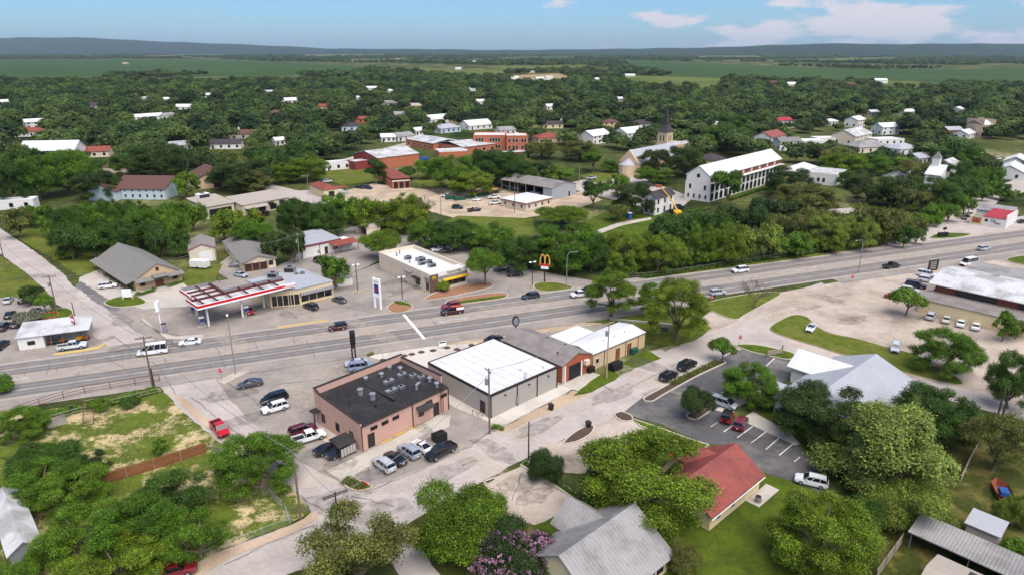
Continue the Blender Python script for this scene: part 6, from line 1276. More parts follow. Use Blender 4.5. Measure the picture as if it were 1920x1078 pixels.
dumpster(824,826,40,'black steel dumpster behind the pink restaurant','black_metal',1.7,1.8,1.5); dumpster(1153,692,40,'black round-topped smoker trailer on the grass by the tan building','black_metal',2.4,1.6,1.5); dumpster(1188,662,42,'dark green bin beside the brown door','green_plastic',1.6,1.0,1.1); dumpster(1107,697,40,'black bin heaped with junk outside the workshop','black_metal',1.4,1.0,1.1)
def bin_(px,py,label):
    t = thing('wheelie_bin',label,'bin',P(px,py),30); MB().add([(-.26,-.3,.05),(.26,-.3,.05),(.26,.3,.05),(-.26,.3,.05),(-.33,-.38,1.0),(.33,-.38,1.0),(.33,.38,1.0),(-.33,.38,1.0)],[(0,3,2,1),(4,5,6,7),(0,1,5,4),(1,2,6,5),(2,3,7,6),(3,0,4,7)]).build('body','black_metal',t); MB().box(-.36,.36,-.42,.42,1.0,1.08).build('lid','dark_trim',t)
    for s in (-.28,.28): MB().tube([(s-.04,.34,.12),(s+.04,.34,.12)],.12,8).build('wheel','rubber',t)
bin_(1033,768,'black wheelie bin on the dirt verge by the white-roofed building'); bin_(1103,801,'black wheelie bin by the planted kidney island')
tt = thing('cargo_trailer','white enclosed cargo trailer in front of the beige shed','trailer',P(376,503),-12); MB().box(-2.4,2.4,-1,1,.5,2.3).build('body','white_door',tt)
for s in (-1,1): MB().tube([(-.2,s*.95,.35),(-.2,s*1.12,.35)],.35,12).build('wheel','rubber',tt)
MB().tube([(2.4,0,.5),(3.6,0,.45)],.08,6).build('tow_bar','black_metal',tt)
tt = thing('garden_shed','small white portable shed with arched grey roof','shed',P(645,534),30); MB().box(-1.9,1.9,-1.2,1.2,0,2.0).build('wall','white_wall',tt); MB().extrude([(-1.3,1.95),(-.9,2.4),(0,2.65),(.9,2.4),(1.3,1.95)],'x',-2.0,2.0).build('roof','grey_shingle',tt)
t_ = thing('culvert_box','concrete culvert wall with steel grate behind the tan building','culvert',P(1205,606),-15); MB().box(-7,7,-.2,.2,0,.5).build('wall','concrete',t_); MB().box(3,5.5,-3.4,-1.4,.02,.12).build('grate','black_metal',t_)
# planted row in the new concrete
for i,(px,py) in enumerate(((718,675),(742,670),(758,667),(772,664),(790,660),(812,657),(838,652),(857,655),(884,647))):
    tt = thing('sapling','small staked sapling in the new concrete strip','sapling',P(px,py),0,'saplings in the new concrete strip'); MB().prism([(.7*math.cos(k*math.pi/4),.7*math.sin(k*math.pi/4)) for k in range(8)],.01,.06).build('planting_pit','mulch',tt); MB().tube([(0,0,0),(.05,0,1.6 if i in (0,7) else .6)],.03,5).build('stem','bark',tt)
tt = thing('notice_sign','small green and white sign in the new concrete strip','sign',P(830,654),20); MB().box(-.06,.06,-.05,.05,0,1.6).build('post','grey_steel',tt); MB().box(-.7,.7,-.06,-.051,.7,1.7).build('panel','sign_white',tt); MB().box(-.6,.6,-.07,-.0605,1.3,1.6).build('band','green_plastic',tt)

# ---------------------------------------------------------------- fences
def picket_fence(pts, label, h, m, bay=2.4, name='wooden_fence'):
    w = [P(*q) for q in pts]; t = thing(name,label,'fence',w[0],0)
    for a,b_ in zip(w,w[1:]):
        d = b_-a; n = max(1,int(d.length/bay)); an = math.atan2(d.y,d.x); o0 = a-w[0]
        for k in range(n):
            q = o0+d*(k/n); p_ = MB(); L_ = d.length/n; cnt = max(2,int(L_/.16)); rr = random.Random(k)
            c,s = math.cos(an),math.sin(an); mt = lambda x,y,z: (q.x+x*c-y*s,q.y+x*s+y*c,z)
            for i in range(cnt):
                x0 = .06+i*(L_-.12)/cnt; x1 = x0+(L_-.12)/cnt-.012; hh = h+rr.uniform(-.04,.04); yy = rr.uniform(-.008,.008)
                p_.add([mt(x0,yy,.05),mt(x1,yy,.05),mt(x1,yy+.022,.05),mt(x0,yy+.022,.05),mt(x0,yy,hh),mt(x1,yy,hh),mt(x1,yy+.022,hh),mt(x0,yy+.022,hh)],[(0,3,2,1),(4,5,6,7),(0,1,5,4),(1,2,6,5),(2,3,7,6),(3,0,4,7)])
            pn = p_.build('fence_panel',m,t,kind='stuff')
            for z in (.4,h-.35): MB().add([mt(0,-.05,z),mt(L_,-.05,z),mt(L_,-.012,z),mt(0,-.012,z),mt(0,-.05,z+.09),mt(L_,-.05,z+.09),mt(L_,-.012,z+.09),mt(0,-.012,z+.09)],[(0,3,2,1),(4,5,6,7),(0,1,5,4),(1,2,6,5),(2,3,7,6),(3,0,4,7)]).build('rail',m,pn)
            MB().add([mt(-.05,-.11,0),mt(.05,-.11,0),mt(.05,-.055,0),mt(-.05,-.055,0),mt(-.05,-.11,h+.05),mt(.05,-.11,h+.05),mt(.05,-.055,h+.05),mt(-.05,-.055,h+.05)],[(0,3,2,1),(4,5,6,7),(0,1,5,4),(1,2,6,5),(2,3,7,6),(3,0,4,7)]).build('post','fence_grey',t)
picket_fence([(185,912),(290,880),(389,848)],'brown wooden privacy fence across the weedy lot',1.75,'fence_wood'); picket_fence([(1640,1090),(1690,1020)],'grey wooden fence beside the carport yard',1.7,'fence_grey')
def rail_fence(pts, label, h, m, bay, rails, r=.04, pr=.05, name='pipe_fence', mesh=False):
    w = [P(*q) for q in pts]; t = thing(name,label,'fence',w[0],0)
    for a,b_ in zip(w,w[1:]):
        d = b_-a; n = max(1,int(round(d.length/bay)))
        for k in range(n+1):
            q = a-w[0]+d*(k/n)
            if k < n or b_ is w[-1]: MB().tube([q,q+Vector((0,0,h))],pr,6).build('post',m,t)
        for z in rails: MB().tube([a-w[0]+Vector((0,0,h*z)),b_-w[0]+Vector((0,0,h*z))],r,6).build('rail',m,t)
        if mesh:
            mb = MB(); L_ = d.length; u = d/L_
            cells = int(L_/.35)
            for i in range(cells):
                for sgn in (0,1):
                    p0 = a-w[0]+u*(i*.35); p1 = p0+u*.35*3
                    if (i+3)*.35 > L_: continue
                    z0,z1 = (.05,h-.03) if sgn else (h-.03,.05); mb.tube([p0+Vector((0,0,z0)),p1+Vector((0,0,z1))],.008,3,False)
            mb.build('chain_mesh','galvanised',t,kind='stuff')
rail_fence([(28,778),(120,748),(160,738),(300,715)],'rusty pipe fence along the highway side of the weedy lot',1.5,'rust_steel',4.5,(1.,.66,.33),.05,.06)
rail_fence([(60,800),(170,770),(300,738)],'second row of weathered pipe rails in the weedy lot',1.1,'fence_grey',4.5,(1.,.5),.05,.07)
rail_fence([(392,842),(412,852),(432,868)],'chain-link fence at the end of the wooden fence',1.2,'galvanised',2.6,(1.,),.025,.035,'chain_fence',True)
rail_fence([(505,928),(535,958),(545,985),(440,1025),(380,1050)],'low chain-link fence round the weedy corner lot',1.2,'galvanised',3.0,(1.,),.025,.035,'chain_fence',True)
rail_fence([(1800,905),(1820,860),(1845,815),(1868,790)],'old board fence along the back lane',1.2,'fence_grey',2.5,(1.,.75,.5,.25),.06,.06,'board_fence')
rail_fence([(790,352),(830,368),(870,374),(940,362)],'dark slatted fence at the back of the dirt yard',1.6,'pole_dark',2.6,(1.,.8,.6,.4,.2),.09,.06,'yard_fence')
rail_fence([(1140,526),(1250,517),(1400,494),(1560,470)],'wire fence below the highway tree belt',1.3,'fence_grey',4,(1.,.5),.03,.05,'wire_fence')
tj = thing('metal_truss','rusty steel truss gate leaning in the weedy lot','truss',P(168,778),-62)
for y in (-.7,.7):
    MB().tube([(-3.6,y,1.6),(3.6,y,.3)],.07,6).build('chord','rust_steel',tj)
for k in range(9): MB().tube([(-3.6+k*.9,-.7,1.6-k*.163),(-3.6+k*.9,.7,1.6-k*.163)],.04,5).build('rung','fence_grey',tj)
for x in (-3.4,3.4): 
    for y in (-.7,.7): MB().tube([(x,y,0),(x,y,1.55 if x < 0 else .35)],.06,6).build('leg','rust_steel',tj)
tj = thing('scrap_frame','pale tubular scrap frame lying by the pipe fence','frame',P(105,790),-50)
for k in range(5): MB().tube([(-1.6+k*.8,-1.2,.25+.1*k),(-1.5+k*.8,1.2,.6)],.05,5).build('bar','galvanised',tj)
for y in (-1.2,1.2): MB().tube([(-1.8,y,.2),(1.9,y,.65)],.06,6).build('side_rail','galvanised',tj)
MB().box(-1.9,1.9,-1.3,1.3,.03,.12).build('pallet','fence_grey',tj)
tt = thing('green_drum','green plastic drum beside the pipe fence','drum',P(135,772),0); MB().tube([(0,0,0),(0,0,.1),(0,0,.9)],[.3,.34,.3],12).build('barrel','green_plastic',tt); MB().tube([(0,0,.9),(0,0,.98)],[.33,.33],12).build('lid','black_metal',tt)
tt = thing('garden_planter','red brick planter ring around the small lot trees','planter',P(88,594),20); 
for k in range(14): MB().box(-.3,.3,-.15,.15,0,.45).build('block','terracotta',tt).matrix_local = Matrix.Rotation(k*2*math.pi/14,4,'Z') @ Matrix.Translation((0,2.2,0))
for i,(px,py) in enumerate(((884,372),(905,368),(925,363),(846,374),(862,376))):
    tt = thing('waste_container','green waste container along the yard fence','container',P(px,py),25,'green containers along the dirt yard fence'); MB().box(-2.2,2.2,-.8,.8,.1,1.5).build('body','green_plastic',tt); MB().box(-2.1,2.1,-.7,.7,1.5,1.62).build('load','crane_yellow' if i < 3 else 'mulch',tt)
tt = thing('wooden_boat','brown wooden boat hull on the back lawn','boat',P(1878,930),70); MB().add([(-2.2,-.8,.1),(1.5,-.8,.1),(2.4,0,.1),(1.5,.8,.1),(-2.2,.8,.1),(-2.3,-1,1.0),(1.7,-1,1.0),(2.9,0,1.1),(1.7,1,1.0),(-2.3,1,1.0)],[(0,4,3,2,1),(0,1,6,5),(1,2,7,6),(2,3,8,7),(3,4,9,8),(4,0,5,9)]).build('hull','door_brown',tt); MB().box(-1.0,.4,-.5,.5,.6,1.2).build('seat','blue_plastic',tt)
tt = thing('pit_stand','black barbecue pit stand on the kerb triangle','stand',P(1767,445),10); MB().box(-1.6,1.6,-.4,.4,0,1.5).build('base','black_metal',tt); MB().tube([(.3,0,1.5),(.3,0,3.6)],.06,6).build('mast','black_metal',tt); MB().box(-.3,.9,-.1,.1,2.4,3.1).build('panel','black_metal',tt)
# ---------------------------------------------------------------- vegetation
FOL = {
 'bright': foliage('leaf_bright', S(95,122,28), S(115,133,37)), 'green': foliage('leaf_green', S(83,116,29), S(102,131,36)), 'deep': foliage('leaf_deep', S(62,91,30), S(77,105,37)), 'dark': foliage('leaf_dark', S(52,75,34), S(72,90,38)),
 'olive': foliage('leaf_olive', S(96,104,49), S(114,117,56)), 'yellow': foliage('leaf_yellow', S(114,134,47), S(129,144,60)), 'cedar': foliage('leaf_cedar', S(124,140,63), S(138,148,74)), 'silver': foliage('leaf_silver', S(113,118,97), S(120,121,102)),
 'far': foliage('leaf_far', S(41,61,33), S(96,116,55), .38, .78, 1.22), 'pink': foliage('blossom', S(146,108,134), S(154,116,138)), 'dry': foliage('leaf_dry', S(110,99,73), S(120,108,83), .1), 'grassblade': foliage('blade', S(78,93,31), S(90,102,41)), 'paleblade': foliage('blade_pale', S(164,151,110), S(173,159,122))}
def quads(P_, Nn, size, rs, stretch=1.5):
    n = len(P_); a = rs.normal(size=(n,3)); t1 = np.cross(Nn, a); t1 /= np.linalg.norm(t1,axis=1)[:,None]+1e-9; t2 = np.cross(Nn, t1)
    s = (size*rs.uniform(.65,1.35,n))[:,None]; t1 = t1*s*stretch*.5; t2 = t2*s*.5
    v = np.stack([P_-t1, P_+t2*.9-t1*.1, P_+t1, P_-t2*.9-t1*.1],1).reshape(-1,3); return v
def quad_mesh(name, v, m, tone=None):
    n = len(v)//4; me = bpy.data.meshes.new(name); me.vertices.add(len(v)); me.vertices.foreach_set('co', v.astype(np.float32).ravel())
    me.loops.add(4*n); me.loops.foreach_set('vertex_index', np.arange(4*n,dtype=np.int32)); me.polygons.add(n); me.polygons.foreach_set('loop_start', np.arange(0,4*n,4,dtype=np.int32)); me.polygons.foreach_set('loop_total', np.full(n,4,dtype=np.int32))
    a_ = me.attributes.new('tone','FLOAT','FACE'); a_.data.foreach_set('value', (np.ones(n) if tone is None else tone).astype(np.float32))
    me.materials.append(m); me.update(); return me
def lobes(rs, nl, asp, z0, rmin, rmax, conic=0., edge=.25):
    L = []
    H = asp
    for i in range(nl):
        a = rs.uniform(0,2*math.pi); zz = rs.uniform(0,1); r = rs.uniform(rmin,rmax)
        zc = z0*H + r*.7 + zz*(H-z0*H-1.75*r)
        u = (zc - z0*H)/(H-z0*H); prof = math.sqrt(max(.05, 1-(2*u-.75)**2/1.9)) * (1-conic*u)
        rad = max(.05, prof*1.06-r*.8)*math.sqrt(rs.uniform(edge,1)) if i else 0
        L.append((rad*math.cos(a), rad*math.sin(a), zc, r))
    return np.array(L)
def crown_mesh(name, seed, m, nl=16, asp=1.9, z0=.18, rmin=.26, rmax=.42, n=12000, leaf=.055, rc=.08, conic=0., up=.45, clump=16, wild=.6, edge=.25, tones=(.5,1.5)):
    rs = np.random.RandomState(seed); LB = lobes(rs, nl, asp, z0, rmin, rmax, conic, edge)
    nc = n//clump; w = LB[:,3]**2; idx = rs.choice(nl, nc*3, p=w/w.sum()); d = rs.normal(size=(nc*3,3)); d[:,2] = np.where(d[:,2] < -.25*np.abs(d[:,0]), -d[:,2]*.5, d[:,2]); d /= np.linalg.norm(d,axis=1)[:,None]
    c = LB[idx,:3]+d*LB[idx,3][:,None]*rs.uniform(.72,1.06,nc*3)[:,None]
    dist = np.linalg.norm(c[:,None,:]-LB[None,:,:3],axis=2)/LB[None,:,3]; dist[np.arange(nc*3),idx] = 9; keep = dist.min(1) > .72; c, d, ix = c[keep][:nc], d[keep][:nc], idx[keep][:nc]
    k = len(c); pts = np.repeat(c,clump,0)+rs.normal(size=(k*clump,3))*rc*np.array([1,1,.9]); dn = np.repeat(d,clump,0)
    nn = dn*.75+np.array([0,0,up])+rs.normal(size=(k*clump,3))*wild; nn /= np.linalg.norm(nn,axis=1)[:,None]
    # sparse inside leaves
    ni = n//7; idx = rs.choice(nl, ni); q = rs.normal(size=(ni,3)); q /= np.linalg.norm(q,axis=1)[:,None]; pin = LB[idx,:3]+q*LB[idx,3][:,None]*rs.uniform(.1,.75,ni)[:,None]
    pts = np.vstack([pts,pin]); nn = np.vstack([nn, np.array([0,0,1.])+rs.normal(size=(ni,3))*.7]); nn /= np.linalg.norm(nn,axis=1)[:,None]
    v = quads(pts, nn, leaf, rs); v[:,2] = np.maximum(v[:,2],.01); v[:,2] /= asp
    tl = rs.uniform(.72,1.25,nl); tone = np.concatenate([np.repeat(rs.uniform(*tones,k),clump)*np.repeat(tl[ix],clump), np.full(ni,.8)])
    return quad_mesh(name, v, m, tone), LB
def trunk_mesh(LB, asp, seed, r=.055, z0=.2, m='bark', limbs=7):
    rr = random.Random(seed); mb = MB(); top = (rr.uniform(-.06,.06), rr.uniform(-.06,.06), max(.12,z0)*1.15)
    mb.tube([(0,0,-.01),(0,0,.03),(top[0]*.5,top[1]*.5,top[2]*.6),top],[r*1.5,r*1.1,r*.9,r*.8],8)
    for (x,y,z,q) in LB[1:1+limbs]:
        zt = z/asp; mid = (top[0]+(x-top[0])*.45, top[1]+(y-top[1])*.45, top[2]+(zt-top[2])*.6); mb.tube([(top[0],top[1],top[2]*.92),mid,(x,y,zt)],[r*.62,r*.4,r*.12],6)
    return mb.mesh('trunk', m, True)
PR = {}
def species(key, leafkey, n_var, lod, **kw):
    out = []
    for i in range(n_var):
        cm, LB = crown_mesh('crown', hash_(key)+i*13+lod, FOL[leafkey], **kw); out.append((cm, trunk_mesh(LB, kw.get('asp',1.9), i, z0=kw.get('z0',.18))))
    PR[key,lod] = out
def hash_(s): return sum(ord(c)*(i+3) for i,c in enumerate(s)) % 9973
KW = {'oak': dict(nl=26,asp=1.55,z0=.12,rmin=.18,rmax=.38), 'elm': dict(nl=34,asp=1.75,z0=.12,rmin=.13,rmax=.33,wild=.7), 'tall': dict(nl=18,asp=2.3,z0=.2,rmin=.24,rmax=.4), 'round': dict(nl=14,asp=1.9,z0=.3,rmin=.32,rmax=.48), 'shrub': dict(nl=14,asp=1.35,z0=0.02,rmin=.3,rmax=.46), 'cedar': dict(nl=30,asp=1.7,z0=.05,rmin=.16,rmax=.3,conic=.45,wild=.45,up=.8), 'airy': dict(nl=22,asp=1.7,z0=.15,rmin=.16,rmax=.3,wild=.9)}
LEAFS = {0: dict(n=42000,leaf=.026,rc=.05,clump=20), 1: dict(n=7000,leaf=.062,rc=.06,wild=.38,up=.35,clump=10), 2: dict(n=1100,leaf=.14,rc=.08,clump=5,wild=.3,up=.3,nl=7,rmin=.4,rmax=.6,tones=(.8,1.2))}
for k_, kw in KW.items():
    species(k_,'green',2,0,**{**kw,**LEAFS[0], **({'n':21000} if k_ == 'airy' else dict(nl=58,rmin=.09,rmax=.26,edge=.3,n=58000,leaf=.022,rc=.042) if k_ in ('elm','oak','tall') else {})}); species(k_,'green',3,1,**{**kw,**LEAFS[1],**({} if k_ in ('airy','cedar') else dict(nl=max(9,kw['nl']*6//10),rmin=kw['rmin']*1.2,rmax=kw['rmax']*1.2))})
for k_ in ('oak','elm','round'): species(k_,'far',3,2,**{**KW[k_],**LEAFS[2]})
NT = [0]
TREES = []
def plant(p, rad, h, sp, leaf, label, group=None, name=None, lod=None, rz=None):
    rr = random.Random(NT[0]*7+1); NT[0] += 1
    if lod is None: lod = 0 if rad*2*FPX/(p[1]*CT+CAM_H*ST) > 62 else 1
    var = PR[sp,lod]; cm, tm = var[rr.randrange(len(var))]
    t = thing(name or {'oak':'oak_tree','elm':'elm_tree','tall':'cottonwood_tree','round':'round_tree','shrub':'shrub','cedar':'cedar_tree','airy':'mesquite_tree'}[sp], label, 'shrub' if sp == 'shrub' else 'tree', (p[0],p[1],0), rr.uniform(0,360) if rz is None else rz, group)
    t.scale = (rad,rad,h)
    link('trunk', tm, t); c = link('crown', cm, t); c.material_slots[0].link = 'OBJECT'; c.material_slots[0].material = FOL[leaf]
    TREES.append((p[0],p[1],rad)); return t
def tree(cx, top, bot, w, sp, leaf, label, group=None, stand=False, name=None):
    """crown outline in the photograph: centre column, top row, bottom row, width; stand: bottom row is the foot of a visible trunk"""
    if group and not stand and w/(bot-top) > 1.0 and sp in ('oak','elm','airy'):
        rj = random.Random(int(cx*7+bot))
        for k_ in (-1, 1): tree(cx+k_*w*.24, top+rj.uniform(0,9) if k_ == 1 else top+rj.uniform(0,4), bot+rj.uniform(-5,3), w*.6, sp, leaf, label, group)
        return None
    s = ppm(bot); rad = w/2/s; p = P(cx, bot)
    if not stand: p = p + Vector((0, rad*.62, 0))
    rad = w/2/(FPX/(p.y*CT+(CAM_H-2)*ST))*1.04
    h = max(1.2, height_to((p.x, p.y+ (0 if stand else rad*.25)), top))
    return plant(p, rad, h, sp, leaf, label, group, name)
T = tree
# foreground
T(660,955,1150,225,'airy','olive','loose olive-green oak with twiggy gaps at the street corner'); T(860,905,1055,180,'shrub','bright','bright green bushy tree beside the gravel drive'); T(930,980,1075,90,'shrub','green','dark green bush between the bright tree and the crape myrtle')
cm = T(972,983,1105,150,'shrub','dark','crape myrtle covered in pink blossom',name='crape_myrtle')
fl, _ = crown_mesh('blossoms', 77, FOL['pink'], **{**KW['shrub'],'n':3000,'leaf':.042,'rc':.028,'clump':9,'rmin':.36,'rmax':.5}); link('blossoms', fl, cm).scale = (1.06,1.06,1.06)
T(1222,822,1012,265,'elm','bright','big bright pecan spreading over the red-roofed cottage'); T(1030,835,908,72,'shrub','dark','dark round shrub beside the plain black pole'); T(1284,1012,1085,62,'shrub','olive','small mixed shrub beside the silver-roofed house')
T(1562,926,1108,190,'elm','bright','tall elm with bright leaves at the lawn edge'); T(1565,722,850,170,'oak','dark','dark oak behind the fluffy cedar'); T(1765,722,850,135,'oak','deep','dark grey-green oak on the far side of the cedar'); T(1688,746,958,250,'cedar','cedar','huge fluffy yellow-green cedar beside the clinic'); T(1625,775,885,120,'cedar','cedar','smaller fluffy cedar merging with the huge one'); T(1725,895,1012,135,'shrub','yellow','dense yellow-green shrub tree over the garden shed'); T(1625,930,1010,70,'shrub','deep','dark shrub between the cedar and the elm')
T(1885,768,905,125,'airy','olive','loose olive tree over the back lawn'); T(1905,658,778,85,'oak','deep','dark green tree behind the twin brown poles'); T(1908,922,1000,62,'shrub','yellow','yellow-green bush at the lawn edge by the boat'); T(1912,1005,1055,50,'shrub','green','round green bush beside the long carport')
T(1785,618,715,115,'oak','green','broad dark-leaved tree at the gravel lot edge'); T(1698,543,592,58,'round','green','lollipop tree standing in the gravel lot',stand=True); T(1878,584,640,42,'airy','green','thin young tree by the warehouse wall',stand=True); T(1912,600,640,40,'airy','olive','sparse tree at the warehouse corner')
T(1413,683,768,102,'oak','green','round oak in front of the clinic gable'); T(1305,729,787,66,'round','dark','round dark tree in the lot island',stand=True); T(1353,636,677,46,'round','green','small round tree at the planted strip end',stand=True)
T(1150,505,604,98,'tall','bright','tall open cottonwood behind the tan strip'); T(1268,522,642,122,'tall','bright','large cottonwood with visible trunk by the street',stand=True); T(1232,528,600,70,'tall','green','cottonwood behind the large roadside one')
# left bottom
T(468,818,938,155,'oak','green','broad mesquite hanging over the weedy corner'); T(55,862,968,125,'elm','green','wide green tree over the white-roofed house'); T(122,872,972,120,'elm','green','lobed tree beside the half-dead juniper'); T(140,945,1075,150,'elm','green','spreading tree at the white-roofed house corner'); T(240,935,1075,160,'elm','green','tallest spreading tree of the weedy lot'); T(200,1005,1135,190,'elm','bright','bright low tree over the dark red pickup'); T(305,888,990,150,'airy','deep','dark mesquite behind the tallest weedy-lot tree'); T(360,960,1070,120,'airy','green','low mesquite at the dirt verge'); T(18,1035,1110,90,'shrub','green','green bush at the corner of the white-roofed house'); T(30,765,835,85,'oak','green','round tree at the end of the pipe fence'); T(-4,703,742,44,'shrub','green','bush beside the highway lane arrow'); T(168,842,918,62,'airy','dark','half-dead grey juniper by the wooden fence'); T(298,822,855,28,'airy','green','wispy sapling beside the wooden fence'); T(60,835,900,120,'shrub','deep','dark bush below the scrap frame'); T(182,745,775,38,'shrub','green','bush growing through the pipe fence')
T(240,742,768,40,'shrub','deep','scrubby bush along the pipe rails')
# left middle
T(62,536,570,40,'oak','dark','small dark oak in the car park bed',stand=True); T(86,551,586,30,'round','green','small tree in the brick planter',stand=True); T(44,577,612,52,'shrub','silver','silvery sage shrub between parked cars'); T(627,478,542,58,'airy','green','small spreading tree by the white portable shed',stand=True); T(712,431,494,76,'round','bright','dense round tree behind the burger restaurant',stand=False); T(910,463,536,66,'round','green','lollipop tree beside the yellow awning',stand=True); T(833,524,549,30,'shrub','bright','small shrub under the yellow awning'); T(970,446,518,82,'oak','deep','broad oak behind the lot lamp'); T(1066,420,514,132,'oak','green','wide oak clump behind the arches sign'); T(850,412,474,95,'oak','deep','dark oak behind the parked white crossover'); T(798,415,468,70,'oak','green','oak over the side street'); T(925,420,478,90,'elm','green','leafy tree in the row behind the restaurant')
T(1010,440,500,70,'oak','dark','dark oak between the arches and the row'); T(1110,440,515,60,'oak','deep','dark tree at the lawn edge by the arches')
# left grove
for i,(cx,tp,bt,w,sp,lf) in enumerate(((125,385,480,80,'oak','deep'),(175,378,470,90,'elm','green'),(230,370,462,100,'elm','deep'),(290,385,465,110,'oak','green'),(340,375,440,80,'oak','green'),(150,420,492,90,'oak','deep'),(210,410,490,80,'elm','deep'),(270,410,480,80,'oak','deep'),(105,400,450,60,'oak','green'),(60,380,430,70,'airy','green'),(30,388,450,50,'airy','olive'),(315,425,486,70,'oak','deep'),(120,455,490,34,'shrub','bright'))): T(cx,tp,bt,w,sp,lf,{'oak':'oak','elm':'elm','airy':'thin tree','shrub':'bush'}[sp]+' in the grove behind the tan hall, '+('deep green ' if lf == 'deep' else 'lighter green ')+('against the street' if cx < 130 else 'beside the hall roof' if bt > 475 else 'at the storage shed side' if cx > 280 else 'inside the grove'),'grove behind the tan hall')
for i,(cx,tp,bt,w,sp,lf) in enumerate(((440,385,458,98,'elm','bright'),(466,408,472,72,'round','green'),(530,426,500,78,'oak','dark'),(578,373,452,112,'oak','deep'),(650,358,425,95,'elm','green'),(728,362,442,130,'elm','bright'),(770,375,430,70,'airy','olive'),(690,375,430,90,'elm','green'),(610,385,445,80,'oak','green'))): T(cx,tp,bt,w,sp,lf,('bright ' if lf == 'bright' else 'dark ' if lf in ('dark','deep') else 'green ')+{'elm':'elm','round':'round tree','oak':'oak','airy':'thin tree'}[sp]+(' behind the small beige bungalow' if cx < 500 else ' over the white shop roof' if cx < 600 else ' between the white shop and the dirt yard' if cx < 700 else ' by the pale pole at the dirt yard'),'trees round the white shop')
def BELT(cx,bt): return 'by the footpath lawn' if cx < 1220 else 'opposite the cottonwoods' if cx < 1320 else 'opposite the grassy triangle' if cx < 1440 else 'opposite the gravel lot mouth' if cx < 1550 else 'beside the gravel lot lamp' if cx < 1625 else 'at the dirt road corner'
# belt along the highway
for (cx,tp,bt,w,sp,lf) in ((1205,432,518,135,'elm','bright'),(1165,470,520,60,'elm','green'),(1290,458,506,85,'elm','green'),(1345,418,500,100,'elm','bright'),(1415,412,494,95,'elm','yellow'),(1480,428,488,85,'elm','green'),(1585,398,474,115,'elm','yellow'),(1540,430,480,80,'elm','bright'),(1245,440,505,80,'elm','bright')): T(cx,tp,bt,w,sp,lf,'bright leafy belt tree '+BELT(cx,bt),'bright trees of the highway belt')
for (cx,tp,bt,w,sp,lf) in ((1640,378,465,95,'oak','olive'),(1560,385,450,120,'oak','olive'),(1480,395,455,100,'oak','olive'),(1310,388,455,115,'oak','deep'),(1390,378,450,90,'oak','dark'),(1450,365,425,80,'oak','dark'),(1690,412,464,80,'oak','deep'),(1260,400,460,90,'oak','deep'),(1660,430,468,60,'oak','olive')): T(cx,tp,bt,w,sp,lf,'dark belt oak standing behind the bright trees '+BELT(cx,bt),'dark oaks of the highway belt')
for (cx,tp,bt,w,sp,lf) in ((1705,402,446,66,'elm','olive'),(1735,392,434,60,'elm','green'),(1768,378,420,64,'oak','green'),(1800,362,402,56,'oak','green'),(1835,345,380,50,'oak','green'),(1870,335,375,50,'elm','green'),(1900,350,380,44,'elm','green')): T(cx,tp,bt,w,sp,lf,'leafy tree along the dirt road to the dark pole','trees along the dirt road')
for (cx,tp,bt,w,sp,lf,lab) in ((1366,318,390,58,'tall','green','tall tree standing before the arcaded building'),(1482,312,376,85,'oak','dark','spreading live oak at the end of the arcaded building'),(1525,342,402,115,'oak','olive','wide live oak on the lawn of the arcaded building'),(1640,325,385,88,'oak','dark','big live oak by the flagpole-like pole'),(1232,280,335,60,'oak','dark','dark live oak beside the church nave'),(1290,272,335,75,'oak','dark','broad live oak between church and cream house'),(1375,232,285,105,'oak','deep','great oak of the church square'),(1318,250,290,50,'oak','deep','oak beside the great church square oak'),(1055,382,432,95,'round','bright','bright round tree beside the yard office'),(1192,343,408,82,'oak','dark','dark spreading tree by the house under repair'),(1115,338,394,52,'tall','deep','dark tree at the yard corner'),(1160,382,418,44,'round','olive','small round tree on the footpath lawn'),(1160,325,375,48,'airy','green','thin tree on the church street corner'),(1230,312,350,70,'elm','green','light green tree before the church apse'),(1380,215,250,60,'oak','deep','oak behind the church square'),(845,288,362,90,'oak','green','left tree of the big clump beside the dirt yard'),(885,318,372,85,'elm','bright','bright tree at the front of the big yard clump'),(930,278,352,105,'oak','deep','dark crown at the top of the yard clump'),(970,300,358,70,'oak','deep','dark tree at the end of the yard clump'),(1018,300,338,44,'oak','dark','dark tree beside the school car park'),(1050,308,342,50,'elm','green','open tree on the church street lawn'),(1115,280,325,46,'tall','green','slender green tree near the church'),(1145,298,325,36,'elm','green','small tree on the church lawn'),(800,296,338,44,'oak','green','tree at the gymnasium corner'),(760,312,338,36,'round','deep','small round tree by the gymnasium wall'),(703,298,348,42,'tall','deep','tall tree beside the rust-roofed garage'),(1750,330,390,70,'oak','deep','oak in front of the white chapel'),(1090,262,305,70,'oak','olive','grey-green live oak by the school'),(1015,262,300,60,'oak','olive','grey-green oak behind the school car park'),(575,292,345,75,'elm','bright','large bright tree at the street corner'),(530,305,348,60,'elm','bright','bright tree behind the street corner one'),(440,298,365,115,'oak','dark','very dark oak beside the brown-roofed chapel'),(470,320,366,60,'oak','olive','grey-green oak below the very dark one'),(345,318,376,48,'elm','bright','light green tree beside the pale blue wall'),(290,270,335,110,'oak','dark','dark oaks behind the brown-roofed hall'),(240,285,335,80,'oak','deep','round oak above the brown roof'),(110,280,370,100,'oak','green','big oak behind the street corner grove'),(170,320,380,80,'oak','dark','dark oak beside the brown wing roof'),(60,290,380,80,'oak','green','broad oak on the street side of the grove'),(15,300,390,70,'oak','deep','dark oak at the bend of the street'),(1790,300,365,80,'oak','deep','large oak beside the dirt road bend'),(1730,300,350,80,'oak','olive','olive oak behind the white chapel'),(1590,285,335,80,'elm','bright','broad bright tree behind the flat white shop'),(1640,290,330,70,'oak','green','tree above the live oak lawn')): T(cx,tp,bt,w,sp,lf,lab)
